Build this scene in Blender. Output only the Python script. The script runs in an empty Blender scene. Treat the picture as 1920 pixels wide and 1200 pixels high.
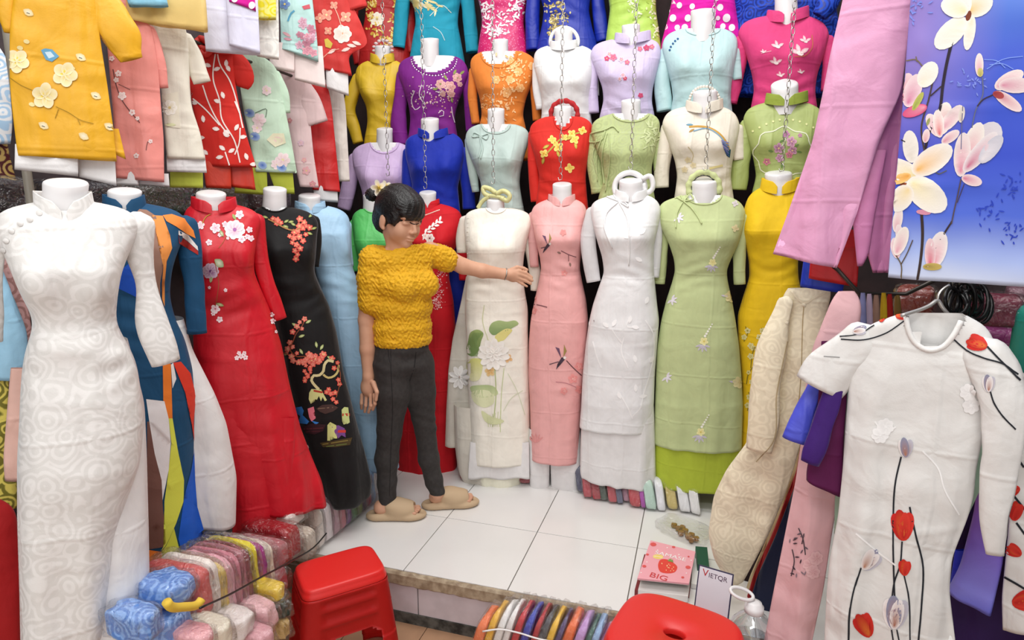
import bpy, bmesh, math, random
import numpy as np
from mathutils import Vector, Matrix
from mathutils.bvhtree import BVHTree

# ------------------------------------------------------------------ camera, world, light
SC = bpy.context.scene
COL = SC.collection
FPX, PSI, TH, EYE = 1139.0, math.radians(17.1), math.radians(10.25), 1.46
cam_d = bpy.data.cameras.new('camera')
cam_d.sensor_width = 36.0
cam_d.lens = FPX * 36.0 / 1920.0
cam_d.clip_start = 0.05
cam = bpy.data.objects.new('camera', cam_d)
cam.location = (0, 0, EYE)
cam.rotation_euler = (math.pi / 2 - TH, 0, PSI)
COL.objects.link(cam)
SC.camera = cam

world = bpy.data.worlds.new('market_light')
SC.world = world
world.use_nodes = True
world.node_tree.nodes['Background'].inputs[0].default_value = (1.0, 0.98, 0.96, 1)
world.node_tree.nodes['Background'].inputs[1].default_value = 0.93

def area(name, loc, target, sx, sy, power, col=(1, 0.985, 0.96)):
    l = bpy.data.lights.new(name, 'AREA')
    l.shape = 'RECTANGLE'; l.size = sx; l.size_y = sy; l.energy = power; l.color = col
    o = bpy.data.objects.new(name, l); COL.objects.link(o)
    o.location = loc
    o.rotation_euler = (Vector(target) - Vector(loc)).to_track_quat('-Z', 'Y').to_euler()
    return o
area('unseen_ceiling_light', (-0.35, 1.0, 3.5), (-0.5, 1.9, 0), 1.5, 0.5, 20)
area('aisle_tube_light', (-0.1, -0.9, 3.4), (-0.7, 2.4, 0.8), 1.8, 0.5, 29)
area('unseen_ceiling_light', (-0.5, 2.25, 3.6), (-0.55, 2.5, 0), 1.8, 0.4, 23)  # extra unseen lamp, added to brighten the floor and back rows

SC.view_settings.view_transform = 'Standard'
SC.view_settings.look = 'None'
SC.view_settings.gamma = 1.0
SC.view_settings.use_curve_mapping = False
SC.view_settings.exposure = 0.15

# ------------------------------------------------------------------ photograph rays
CAM = np.array([0.0, 0.0, EYE])
RR = np.array([math.cos(PSI), math.sin(PSI), 0.0])
FF = np.array([-math.sin(PSI) * math.cos(TH), math.cos(PSI) * math.cos(TH), -math.sin(TH)])
UU = np.cross(RR, FF)
ZZ = np.array([0.0, 0.0, 1.0])
def ray(u, v): return FF + RR * ((u - 960.0) / FPX) + UU * ((600.0 - v) / FPX)
def at_t(u, v, t): return CAM + ray(u, v) * t
def at_y(u, v, Y): d = ray(u, v); return CAM + d * (Y / d[1])
def at_x(u, v, X): d = ray(u, v); return CAM + d * (X / d[0])
def at_z(u, v, Z): d = ray(u, v); return CAM + d * ((Z - EYE) / d[2])

# ------------------------------------------------------------------ materials
def lin(c):
    if isinstance(c, str):
        c = c.lstrip('#'); c = [int(c[i:i + 2], 16) / 255.0 for i in (0, 2, 4)]
    return tuple((x / 12.92 if x <= 0.04045 else ((x + 0.055) / 1.055) ** 2.4) for x in c)
MATS = {}
def fabric(col, kind='plain', op=1.0, col2=None):
    key = (col, kind, op, col2)
    if key in MATS: return MATS[key]
    m = bpy.data.materials.new('fabric_%s_%s' % (kind, str(col).lstrip('#')))
    m.use_nodes = True
    nt = m.node_tree; N = nt.nodes; L = nt.links
    b = N['Principled BSDF']; out = N['Material Output']
    c = lin(col)
    rough = {'plain': .75, 'satin': .48, 'brocade': .6, 'velvet': .7, 'sequin': .35, 'sheer': .6, 'plastic': .32, 'skin': .5, 'hair': .42, 'denim': .85, 'lace': .7}.get(kind, .7)
    b.inputs['Roughness'].default_value = rough
    b.inputs['Specular IOR Level'].default_value = .35 if kind not in ('satin', 'sequin', 'plastic') else .5
    if kind in ('plain', 'velvet', 'denim', 'lace', 'brocade'):
        b.inputs['Sheen Weight'].default_value = .5 if kind == 'velvet' else .12
        b.inputs['Sheen Roughness'].default_value = .4
        b.inputs['Sheen Tint'].default_value = (*[min(1, x * .6 + .3) for x in c], 1)
    tc = N.new('ShaderNodeTexCoord')
    def noise(scale, detail=2.0, dist=0.0):
        n = N.new('ShaderNodeTexNoise'); n.inputs['Distortion'].default_value = dist; n.inputs['Scale'].default_value = scale; n.inputs['Detail'].default_value = detail
        L.new(tc.outputs['Object'], n.inputs['Vector']); return n
    mix = N.new('ShaderNodeMix'); mix.data_type = 'RGBA'
    mix.inputs[6].default_value = (*[x * .9 for x in c], 1)
    mix.inputs[7].default_value = (*[min(1, x * 1.06) for x in c], 1)
    if kind == 'brocade':
        nv = noise(9, 2); vm = N.new('ShaderNodeVectorMath'); vm.operation = 'MULTIPLY_ADD'; vm.inputs[1].default_value = (.05, .05, .05)
        L.new(nv.outputs['Color'], vm.inputs[0]); L.new(tc.outputs['Object'], vm.inputs[2])
        v = N.new('ShaderNodeTexVoronoi'); v.inputs['Scale'].default_value = 19; L.new(vm.outputs[0], v.inputs['Vector'])
        mm = N.new('ShaderNodeMath'); mm.operation = 'MULTIPLY'; mm.inputs[1].default_value = 26; L.new(v.outputs['Distance'], mm.inputs[0])
        sn = N.new('ShaderNodeMath'); sn.operation = 'SINE'; L.new(mm.outputs[0], sn.inputs[0])
        nf = noise(70, 2); ad_ = N.new('ShaderNodeMath'); ad_.operation = 'MULTIPLY_ADD'; ad_.inputs[1].default_value = 2.2; L.new(nf.outputs['Fac'], ad_.inputs[0]); L.new(sn.outputs[0], ad_.inputs[2])
        cr = N.new('ShaderNodeValToRGB'); cr.color_ramp.elements[0].position = .35; cr.color_ramp.elements[1].position = .75
        mr0 = N.new('ShaderNodeMapRange'); mr0.inputs[1].default_value = 0; mr0.inputs[2].default_value = 2.2; L.new(ad_.outputs[0], mr0.inputs[0])
        L.new(mr0.outputs[0], cr.inputs[0]); L.new(cr.outputs[0], mix.inputs[0])
        c2 = lin(col2) if col2 else tuple(x * .93 for x in c)
        mix.inputs[6].default_value = (*c2, 1)
        mr = N.new('ShaderNodeMapRange'); mr.inputs[3].default_value = .35; mr.inputs[4].default_value = .7
        L.new(cr.outputs[0], mr.inputs[0]); L.new(mr.outputs[0], b.inputs['Roughness'])
    elif kind == 'sequin':
        v = N.new('ShaderNodeTexVoronoi'); v.inputs['Scale'].default_value = 95
        L.new(tc.outputs['Object'], v.inputs['Vector'])
        cr = N.new('ShaderNodeValToRGB'); cr.color_ramp.elements[0].position = .18; cr.color_ramp.elements[1].position = .3
        L.new(v.outputs['Distance'], cr.inputs[0]); L.new(cr.outputs[0], mix.inputs[0])
        mix.inputs[6].default_value = (*lin(col2 or '#ffd0e0'), 1); mix.inputs[7].default_value = (*c, 1)
    elif kind == 'dots':
        v = N.new('ShaderNodeTexVoronoi'); v.inputs['Scale'].default_value = 15; v.inputs['Randomness'].default_value = .65
        L.new(tc.outputs['Object'], v.inputs['Vector'])
        cr = N.new('ShaderNodeValToRGB'); cr.color_ramp.elements[0].position = .36; cr.color_ramp.elements[1].position = .40
        L.new(v.outputs['Distance'], cr.inputs[0]); L.new(cr.outputs[0], mix.inputs[0])
        mix.inputs[6].default_value = (*lin(col2 or '#ffffff'), 1); mix.inputs[7].default_value = (*c, 1)
    elif kind == 'gradient':
        sp = N.new('ShaderNodeSeparateXYZ'); L.new(tc.outputs['Generated'], sp.inputs[0])
        cr = N.new('ShaderNodeValToRGB'); el = cr.color_ramp.elements
        stops = col2
        el[0].position = stops[0][0]; el[0].color = (*lin(stops[0][1]), 1)
        el[1].position = stops[-1][0]; el[1].color = (*lin(stops[-1][1]), 1)
        for p, cc in stops[1:-1]:
            e = el.new(p); e.color = (*lin(cc), 1)
        nz = noise(5, 3)
        ad = N.new('ShaderNodeMath'); ad.operation = 'MULTIPLY_ADD'; ad.inputs[1].default_value = .12
        L.new(nz.outputs['Fac'], ad.inputs[0])
        sh = N.new('ShaderNodeMath'); sh.operation = 'MULTIPLY_ADD'; sh.inputs[1].default_value = -.28 if op == 1.0 else 0
        L.new(sp.outputs['X'], sh.inputs[0]); L.new(sp.outputs['Z'], sh.inputs[2])
        L.new(sh.outputs[0], ad.inputs[2])
        L.new(ad.outputs[0], cr.inputs[0]); L.new(cr.outputs[0], mix.inputs[6]); L.new(cr.outputs[0], mix.inputs[7])
        b.inputs['Roughness'].default_value = .5
    else:
        n = noise(30 if kind != 'denim' else 60, 4); L.new(n.outputs['Fac'], mix.inputs[0])
        if kind == 'denim':
            mix.inputs[6].default_value = (*[x * .6 for x in c], 1); mix.inputs[7].default_value = (*[min(1, x * 1.6) for x in c], 1)
    if kind == 'attr':
        at = N.new('ShaderNodeVertexColor'); at.layer_name = 'Col'
        L.new(at.outputs['Color'], b.inputs['Base Color'])
    else:
        L.new(mix.outputs[2], b.inputs['Base Color'])
    # weave and soft wrinkles
    n1 = noise({'plain': 420, 'denim': 500, 'hair': 90, 'skin': 160, 'lace': 120}.get(kind, 300), 1)
    n2 = noise({'lace': 45, 'hair': 30, 'satin': 9, 'skin': 30}.get(kind, 8), 3, .8 if kind not in ('hair', 'skin', 'lace', 'plastic') else 0)
    b1 = N.new('ShaderNodeBump'); b1.inputs['Strength'].default_value = {'hair': .5, 'lace': .6, 'plastic': .03, 'skin': .04}.get(kind, .12); b1.inputs['Distance'].default_value = .002
    b2 = N.new('ShaderNodeBump'); b2.inputs['Strength'].default_value = {'lace': .7, 'plastic': .02, 'skin': .03, 'satin': .4}.get(kind, .4); b2.inputs['Distance'].default_value = .016
    L.new(n1.outputs['Fac'], b1.inputs['Height']); L.new(n2.outputs['Fac'], b2.inputs['Height'])
    L.new(b1.outputs['Normal'], b2.inputs['Normal']); last = b2
    if kind in ('plain', 'satin', 'brocade', 'sheer', 'sequin', 'dots', 'velvet'):
        mp = N.new('ShaderNodeMapping'); mp.inputs['Scale'].default_value = (1, 1, .22); L.new(tc.outputs['Object'], mp.inputs['Vector'])
        n3 = N.new('ShaderNodeTexNoise'); n3.inputs['Scale'].default_value = 15; n3.inputs['Detail'].default_value = 2.5; n3.inputs['Distortion'].default_value = .5; L.new(mp.outputs[0], n3.inputs['Vector'])
        b3 = N.new('ShaderNodeBump'); b3.inputs['Strength'].default_value = .35; b3.inputs['Distance'].default_value = .02; L.new(n3.outputs['Fac'], b3.inputs['Height']); L.new(last.outputs['Normal'], b3.inputs['Normal']); last = b3
        sx = N.new('ShaderNodeSeparateXYZ'); L.new(tc.outputs['Object'], sx.inputs[0]); nw = noise(3, 1); oi = N.new('ShaderNodeObjectInfo')
        hs = []
        for axn, per in (('Z', .24), ('X', .17)):
            ma = N.new('ShaderNodeMath'); ma.operation = 'MULTIPLY_ADD'; ma.inputs[1].default_value = .05; L.new(nw.outputs['Fac'], ma.inputs[0]); L.new(sx.outputs[axn], ma.inputs[2]); mo = N.new('ShaderNodeMath'); mo.operation = 'MULTIPLY_ADD'; mo.inputs[1].default_value = .2; L.new(oi.outputs['Random'], mo.inputs[0]); L.new(ma.outputs[0], mo.inputs[2]); ma = mo
            pp = N.new('ShaderNodeMath'); pp.operation = 'PINGPONG'; pp.inputs[1].default_value = per / 2; L.new(ma.outputs[0], pp.inputs[0])
            mr = N.new('ShaderNodeMapRange'); mr.interpolation_type = 'SMOOTHSTEP'; mr.inputs[1].default_value = 0; mr.inputs[2].default_value = .009; mr.inputs[3].default_value = 1; mr.inputs[4].default_value = 0; L.new(pp.outputs[0], mr.inputs[0]); hs.append(mr)
        mxm = N.new('ShaderNodeMath'); mxm.operation = 'MAXIMUM'; L.new(hs[0].outputs[0], mxm.inputs[0]); L.new(hs[1].outputs[0], mxm.inputs[1])
        if kind not in ('velvet', 'sequin'):
            b4 = N.new('ShaderNodeBump'); b4.inputs['Strength'].default_value = .27; b4.inputs['Distance'].default_value = .004; L.new(mxm.outputs[0], b4.inputs['Height']); L.new(last.outputs['Normal'], b4.inputs['Normal']); last = b4
    L.new(last.outputs['Normal'], b.inputs['Normal'])
    if kind == 'skin':
        b.inputs['Subsurface Weight'].default_value = .12
        b.inputs['Subsurface Radius'].default_value = (.01, .004, .002)
    if op < 1.0 and kind != 'gradient':
        tr = N.new('ShaderNodeBsdfTransparent'); tr.inputs[0].default_value = (*[.6 + .4 * x for x in c], 1)
        ms = N.new('ShaderNodeMixShader'); ms.inputs[0].default_value = op
        L.new(tr.outputs[0], ms.inputs[1]); L.new(b.outputs[0], ms.inputs[2]); L.new(ms.outputs[0], out.inputs[0])
    MATS[key] = m
    return m
def simple(name, col, rough=.5, metal=0., spec=.5, bump=0., bscale=40, coat=0., var=0., col2=None, vscale=8):
    if name in MATS: return MATS[name]
    m = bpy.data.materials.new(name); m.use_nodes = True
    nt = m.node_tree; N = nt.nodes; L = nt.links; b = N['Principled BSDF']
    c = lin(col)
    b.inputs['Base Color'].default_value = (*c, 1); b.inputs['Roughness'].default_value = rough
    b.inputs['Metallic'].default_value = metal; b.inputs['Specular IOR Level'].default_value = spec
    b.inputs['Coat Weight'].default_value = coat; b.inputs['Coat Roughness'].default_value = .12
    tc = N.new('ShaderNodeTexCoord'); n = N.new('ShaderNodeTexNoise'); n.inputs['Scale'].default_value = vscale; n.inputs['Detail'].default_value = 5
    L.new(tc.outputs['Object'], n.inputs['Vector'])
    mx = N.new('ShaderNodeMix'); mx.data_type = 'RGBA'
    c2 = lin(col2) if col2 else tuple(x * (1 - var) for x in c)
    mx.inputs[6].default_value = (*c2, 1); mx.inputs[7].default_value = (*c, 1)
    cr = N.new('ShaderNodeValToRGB'); cr.color_ramp.elements[0].position = .35; cr.color_ramp.elements[1].position = .6
    L.new(n.outputs['Fac'], cr.inputs[0]); L.new(cr.outputs[0], mx.inputs[0]); L.new(mx.outputs[2], b.inputs['Base Color'])
    if bump:
        n2 = N.new('ShaderNodeTexNoise'); n2.inputs['Scale'].default_value = bscale; n2.inputs['Detail'].default_value = 4
        L.new(tc.outputs['Object'], n2.inputs['Vector'])
        bp = N.new('ShaderNodeBump'); bp.inputs['Strength'].default_value = bump; bp.inputs['Distance'].default_value = .006
        L.new(n2.outputs['Fac'], bp.inputs['Height']); L.new(bp.outputs['Normal'], b.inputs['Normal'])
    MATS[name] = m
    return m
def clear_plastic(name='clear_plastic', fac=.11, rough=.16, tint=(.99, .99, .99), bs=46, bstr=1.0):
    if name in MATS: return MATS[name]
    m = bpy.data.materials.new(name); m.use_nodes = True
    nt = m.node_tree; N = nt.nodes; L = nt.links
    N.remove(N['Principled BSDF']); b = N.new('ShaderNodeBsdfGlossy'); out = N['Material Output']
    b.inputs['Color'].default_value = (1, 1, 1, 1); b.inputs['Roughness'].default_value = rough
    tc = N.new('ShaderNodeTexCoord'); n = N.new('ShaderNodeTexNoise'); n.inputs['Scale'].default_value = bs; n.inputs['Detail'].default_value = 3; n.inputs['Distortion'].default_value = 1.2
    L.new(tc.outputs['Object'], n.inputs['Vector'])
    bp = N.new('ShaderNodeBump'); bp.inputs['Strength'].default_value = bstr; bp.inputs['Distance'].default_value = .015
    L.new(n.outputs['Fac'], bp.inputs['Height']); L.new(bp.outputs['Normal'], b.inputs['Normal'])
    lw = N.new('ShaderNodeLayerWeight'); lw.inputs[0].default_value = .35
    L.new(bp.outputs['Normal'], lw.inputs['Normal'])
    mr = N.new('ShaderNodeMapRange'); mr.inputs[3].default_value = fac * .55; mr.inputs[4].default_value = min(1, fac * 3.2)
    L.new(lw.outputs['Facing'], mr.inputs[0])
    tr = N.new('ShaderNodeBsdfTransparent'); tr.inputs[0].default_value = (*tint, 1)
    ms = N.new('ShaderNodeMixShader'); L.new(mr.outputs[0], ms.inputs[0])
    L.new(tr.outputs[0], ms.inputs[1]); L.new(b.outputs[0], ms.inputs[2]); L.new(ms.outputs[0], out.inputs[0])
    MATS[name] = m
    return m
THREAD = fabric('#ffffff', 'attr')
WHITEP = simple('mannequin_plastic', '#e6e4e5', .38, bump=.03, var=.03)
METAL = simple('chain_metal', '#b9b7b2', .28, metal=1.0)
DARKMETAL = simple('dark_metal', '#4a4642', .4, metal=.8)

# ------------------------------------------------------------------ mesh helpers
def mesh_obj(name, V, F, mat, col=None, smooth=True, loc=(0, 0, 0)):
    me = bpy.data.meshes.new(name)
    V = np.asarray(V, dtype=float) - np.asarray(loc)
    me.from_pydata([tuple(p) for p in V], [], [tuple(int(i) for i in f) for f in F])
    if smooth: me.polygons.foreach_set('use_smooth', [True] * len(me.polygons))
    if col is not None:
        ca = me.color_attributes.new('Col', 'FLOAT_COLOR', 'POINT')
        arr = np.ones((len(V), 4)); arr[:, :3] = col
        ca.data.foreach_set('color', arr.ravel())
    mats = mat if isinstance(mat, (list, tuple)) else [mat]
    for m in mats: me.materials.append(m)
    o = bpy.data.objects.new(name, me); COL.objects.link(o)
    return o
class Thing:
    def __init__(s, name, label, cat, group=None):
        s.name, s.label, s.cat, s.group, s.parts = name, label, cat, group, []
    def add(s, name, V, F, mat, col=None, parent=None, label=None, smooth=True, kind=None):
        s.parts.append((name, np.asarray(V, dtype=float), F, mat, col, parent, label, smooth, kind)); return len(s.parts) - 1
    def done(s, loc=None):
        if loc is None:
            A = np.concatenate([p[1] for p in s.parts])
            loc = np.array([(A[:, 0].min() + A[:, 0].max()) / 2, (A[:, 1].min() + A[:, 1].max()) / 2, A[:, 2].min()])
        s.loc = np.asarray(loc)
        if len(s.parts) == 1:
            p = s.parts[0]
            root = mesh_obj(s.name, p[1], p[2], p[3], p[4], p[7], loc=s.loc); root.location = tuple(s.loc); s.objs = [root]
        else:
            root = bpy.data.objects.new(s.name, None); COL.objects.link(root); root.location = tuple(s.loc); root.empty_display_size = .05
            s.objs = []
            for p in s.parts:
                o = mesh_obj(p[0], p[1], p[2], p[3], p[4], p[7], loc=s.loc)
                o.parent = root if p[5] is None else s.objs[p[5]]
                if p[6]: o['label'] = p[6]
                if p[8]: o['kind'] = p[8]
                s.objs.append(o)
        root['label'] = s.label; root['category'] = s.cat
        if s.group: root['group'] = s.group
        s.root = root
        return s
def join(*parts):
    V = []; F = []; n = 0
    for v, f in parts:
        V.append(np.asarray(v, dtype=float)); F += [tuple(i + n for i in q) for q in f]; n += len(v)
    return np.concatenate(V), F
def rings(R, closed=True, cap0=False, cap1=False):
    R = np.asarray(R, dtype=float); nr, nc = R.shape[:2]
    V = R.reshape(-1, 3); F = []
    for i in range(nr - 1):
        for j in range(nc if closed else nc - 1):
            k = (j + 1) % nc
            F.append((i * nc + j, i * nc + k, (i + 1) * nc + k, (i + 1) * nc + j))
    if cap0: F.append(tuple(range(nc - 1, -1, -1)))
    if cap1: F.append(tuple((nr - 1) * nc + j for j in range(nc)))
    return V, F
def catmull(P, n):
    P = np.asarray(P, dtype=float)
    if len(P) == 2: return P[0] + (P[1] - P[0]) * np.linspace(0, 1, n)[:, None]
    T = np.concatenate([[0], np.cumsum(np.linalg.norm(np.diff(P[:, :2], axis=0), axis=1) + 1e-9)])
    M = np.gradient(P, T, axis=0)
    t = np.linspace(0, T[-1], n); i = np.clip(np.searchsorted(T, t, side='right') - 1, 0, len(P) - 2)
    h = (T[i + 1] - T[i])[:, None]; x = ((t - T[i])[:, None]) / h
    return ((2 * x**3 - 3 * x**2 + 1) * P[i] + (x**3 - 2 * x**2 + x) * h * M[i] + (-2 * x**3 + 3 * x**2) * P[i + 1] + (x**3 - x**2) * h * M[i + 1])
def wob(a, b, seed, f=1.0, oct=5):
    r = np.random.RandomState(seed % 100000); o = 0
    for k in range(oct):
        an = r.uniform(0, 6.28); fr = f * r.uniform(7, 26)
        o = o + np.sin(a * math.cos(an) * fr + b * math.sin(an) * fr + r.uniform(0, 6.28) + 1.4 * np.sin(a * fr * .31 + b * fr * .23 + k))
    return o / oct
def tube(P, r, n=6, closed=False, cap=True):
    P = np.asarray(P, dtype=float); r = np.broadcast_to(np.asarray(r, dtype=float), (len(P),))
    T = np.gradient(P, axis=0)
    if closed: T = np.roll(P, -1, 0) - np.roll(P, 1, 0)
    T /= np.linalg.norm(T, axis=1)[:, None] + 1e-12
    up = np.array([0.0, 0, 1]) if abs(T[0][2]) < .9 else np.array([1.0, 0, 0])
    R = []
    A = np.cross(T[0], up); A /= np.linalg.norm(A)
    for i in range(len(P)):
        A = A - T[i] * (A @ T[i]); A /= np.linalg.norm(A) + 1e-12
        B = np.cross(T[i], A); an = np.arange(n) * 2 * math.pi / n
        R.append(P[i] + r[i] * (np.cos(an)[:, None] * A + np.sin(an)[:, None] * B))
    if closed:
        R.append(R[0]); return rings(R)
    return rings(R, cap0=cap, cap1=cap)
def box(c, s, rz=0.0, bev=0.0):
    bm = bmesh.new(); bmesh.ops.create_cube(bm, size=1)
    bmesh.ops.scale(bm, vec=s, verts=bm.verts)
    if bev: bmesh.ops.bevel(bm, geom=list(bm.edges), offset=bev, segments=2, affect='EDGES', profile=.6)
    bmesh.ops.rotate(bm, matrix=Matrix.Rotation(rz, 3, 'Z'), verts=bm.verts)
    bm.verts.index_update()
    V = np.array([v.co[:] for v in bm.verts]) + np.asarray(c); F = [tuple(v.index for v in f.verts) for f in bm.faces]
    bm.free(); return V, F
def struct(name, V, F, mat, parent=None, smooth=False):
    o = mesh_obj(name, V, F, mat, None, smooth)
    if parent is None: o['kind'] = 'structure'
    else: o.parent = parent
    return o

# ------------------------------------------------------------------ garments
MANN_F = ([0, .05, .12, .20, .30, .37, .48, .62, .9, 1.6], [.045, .062, .09, .112, .098, .084, .098, .108, .105, .10])
MANN_B = ([0, .05, .12, .25, .37, .52, .7, 1.6], [.045, .06, .08, .085, .07, .09, .095, .09])
FLAT_F = ([0, .1, .3, 1.5], [.016, .026, .030, .034])
class G:
    """a garment frame: a vertical plane through a point, facing angle a (0 = towards -Y, 90 = towards +X)"""
    def __init__(g, O, a):
        a = math.radians(a); g.O = np.array([O[0], O[1], 0.0])
        g.N = np.array([math.sin(a), -math.cos(a), 0.0]); g.S = np.array([math.cos(a), math.sin(a), 0.0])
        g.V = []; g.F = []; g.bvh = None
        g.t = ((g.O - CAM) @ g.N) / (FF @ g.N)
    def px(g, u, v, d=0.0):
        r = ray(u, v); t = ((g.O + g.N * d - CAM) @ g.N) / (r @ g.N)
        p = CAM + r * t - g.O
        return p @ g.S, p[2], t
    def w(g, s, d, z):
        s, d, z = np.broadcast_arrays(s, d, z)
        return g.O + s[..., None] * g.S + d[..., None] * g.N + z[..., None] * ZZ
    def keep(g, V, F):
        n = len(g.V); g.V = list(g.V) + [tuple(p) for p in V]; g.F = g.F + [tuple(i + n for i in f) for f in F]; g.bvh = None
    def tree(g):
        if g.bvh is None: g.bvh = BVHTree.FromPolygons(g.V, g.F)
        return g.bvh
SEED = [7]
def loft(g, rows, prof='mann', ds=1.0, ncol=60, dz=.0095, wr=.0035, fold=(.010, 34, .55), crease=(), e=.78, bust=.03, off=0.0, shrink=0.0, hollow=True, tilt=0.0, keep=True, hemwave=.0, notch=.0):
    SEED[0] += 1; seed = SEED[0]
    A = []
    for r in rows:
        vl, ul, ur = r[:3]; vr = r[3] if len(r) > 3 else vl
        sl, zl, _ = g.px(ul, vl); sr, zr, _ = g.px(ur, vr)
        A.append((sl, zl, sr, zr))
    A = np.array(A)
    dl = np.sqrt(((A[1:, 1] + A[1:, 3] - A[:-1, 1] - A[:-1, 3]) / 2)**2 + .6 * (A[1:, 0] - A[:-1, 0])**2 * 0 + ((A[1:, 2] - A[1:, 0] - A[:-1, 2] + A[:-1, 0]) / 2)**2)
    T = np.concatenate([[0], np.cumsum(dl)]); n = max(8, int(T[-1] / dz)); t = np.linspace(0, T[-1], n)
    I = np.stack([np.interp(t, T, A[:, k]) for k in range(4)], 1)
    K = np.array([1, 2, 3, 2, 1.0]); K /= K.sum()
    J = I.copy()
    for _ in range(2):
        P = np.concatenate([J[:1], J[:1], J, J[-1:], J[-1:]])
        Q = sum(P[k:k + n] * K[k] for k in range(5)); Q[0] = J[0]; Q[-1] = J[-1]; J = Q
    sl, zl, sr, zr = J.T
    c = (sl + sr) / 2; hw = np.abs(sr - sl) / 2 - shrink; zm = (zl + zr) / 2; zrel = zm[0] - zm
    if prof == 'mann': df = np.interp(zrel, *MANN_F) * ds; db = np.interp(zrel, *MANN_B) * ds
    elif prof == 'flat': df = np.interp(zrel, *FLAT_F) * ds; db = df * .8
    else: df = np.interp(zrel, prof[0], prof[1]) * ds; db = np.interp(zrel, prof[0], prof[2]) * ds
    df = np.minimum(df, hw * .95) - shrink; db = np.minimum(db, hw * .95) - shrink
    th = np.arange(ncol) * 2 * math.pi / ncol
    cx = np.cos(th); sx = np.sin(th)
    X = np.sign(cx) * np.abs(cx)**e; D = np.sign(sx) * np.abs(sx)**.85
    s = c[:, None] + hw[:, None] * X[None]
    d = np.where(sx[None] >= 0, df[:, None] * D[None], db[:, None] * D[None])
    z = zl[:, None] + (zr - zl)[:, None] * (X[None] + 1) / 2
    if tilt: d = d + tilt * zrel[:, None]
    if bust:
        zb = (zrel[:, None] - .19 * (1 if ds > .9 else .95)) / .065
        bsum = sum(np.exp(-((s - c[:, None] - q * .072) / .05)**2 - np.where(zb > 0, zb * 1.25, zb)**2) for q in (-1, 1))
        d = d + bust * bsum * (sx[None] > 0) * np.clip(sx[None] * 3, 0, 1)
    dd = wr * wob(s * 1.0, z * 1.7, seed, 1.3)
    dd = dd + .45 * wr * wob(s * 1.0 + .3 * z, z * 1.2, seed + 500, 3.6, 7)
    if prof == 'mann': dd = dd + .0035 * (wr / .0035) * np.exp(-((zrel[:, None] - .35) / .085)**2) * np.sin(z * 105 + 3.2 * np.sin(s * 17 + seed) + seed) * (.4 + .6 * np.sin(s * 14 + seed * 2)**2)
    fa, fk, fz = fold
    amp = fa * np.clip((zrel - fz) / .5, 0, 1)[:, None]
    dd = dd + amp * (np.sin(s * fk * 1.5 + seed + 1.2 * np.sin(s * 11 + zrel[:, None] * 1.3)) + .5 * np.sin(s * fk * 2.9 + 2 + seed))
    for zc in crease:
        q = (zrel[:, None] - zc + .012 * np.sin(s * 5 + seed))
        dd = dd + .0034 * np.exp(-np.abs(q) / .007) * (.6 + .4 * np.sin(s * 23 + seed))
    d = d + dd * np.sign(sx)[None] * np.clip(np.abs(sx)[None] * 2, 0, 1) + off
    if notch: z = z - notch * np.clip(sx[None], 0, 1)**1.5 * np.exp(-(zrel[:, None] / .03)**2)
    if hemwave: z = z + (hemwave * np.sin(s * 38 + seed)) * np.clip((zrel / zrel[-1] - .8) / .2, 0, 1)[:, None]
    R = g.w(s, d, z)
    if hollow:
        k2 = max(-6, -len(s)); ex = []
        for k, ks, kd in ((-1, .985, .82), (k2, .95, .45)):
            dm = d[k].mean(); sm = (s[k].max() + s[k].min()) / 2
            ex.append(g.w(sm + (s[k] - sm) * ks, dm + (d[k] - dm) * kd, z[k] + .001))
        R = np.concatenate([R, np.array(ex)])
    V, F = rings(R, cap1=hollow)
    if keep: g.keep(V, F)
    return V, F
def sleeve(g, pts, thick=.72, wr=.0035, n=20, keep=True, dz=.011):
    """pts: (u, v, half width px, depth offset m)"""
    SEED[0] += 1
    Q = []
    for p in pts:
        u, v, hw = p[:3]; d = p[3] if len(p) > 3 else -.012
        s, z, t = g.px(u, v, d); Q.append((s, z, d, hw * t / FPX))
    Q = np.array(Q); h0 = Q[0, 3]; tv = (Q[1] - Q[0]) / (np.linalg.norm(Q[1, :2] - Q[0, :2]) + 1e-9); q0 = Q[0] - tv * h0 * .7; q0[3] = h0; Q = np.concatenate([[q0], Q])
    Ln = np.linalg.norm(np.diff(Q[:, :2], axis=0), axis=1).sum()
    P = catmull(Q, max(6, int(Ln / dz)))
    T = np.gradient(P[:, :2], axis=0); T /= np.linalg.norm(T, axis=1)[:, None] + 1e-9
    th = np.arange(n) * 2 * math.pi / n
    cx_ = np.clip(np.linspace(0, Ln, len(P)) / (h0 * .9), .02, 1)
    w = (np.clip(P[:, 3], .004, 1) * np.sqrt(1 - (1 - cx_)**2))[:, None]
    a = w * np.cos(th)[None]; b = w * thick * np.sin(th)[None]
    ll = np.linspace(0, Ln, len(P))[:, None]
    wv = 1 + (wr / .03) * wob(ll + 0 * a, np.broadcast_to(th[None] * .11, a.shape), SEED[0], 2.2)
    a = a * wv; b = b * wv
    s = P[:, 0][:, None] - T[:, 1][:, None] * a; z = P[:, 1][:, None] + T[:, 0][:, None] * a; d = P[:, 2][:, None] + b
    R = g.w(s, d, z)
    ctr = R[-1].mean(0); tv = R[-2].mean(0) - ctr; tv /= np.linalg.norm(tv) + 1e-9
    R = np.concatenate([R, (ctr + (R[-1] - ctr) * .9)[None], (ctr + (R[-1] - ctr) * .8 + tv * .045)[None]])
    V, F = rings(R, cap0=True, cap1=True)
    if keep: g.keep(V, F)
    return V, F
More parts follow.
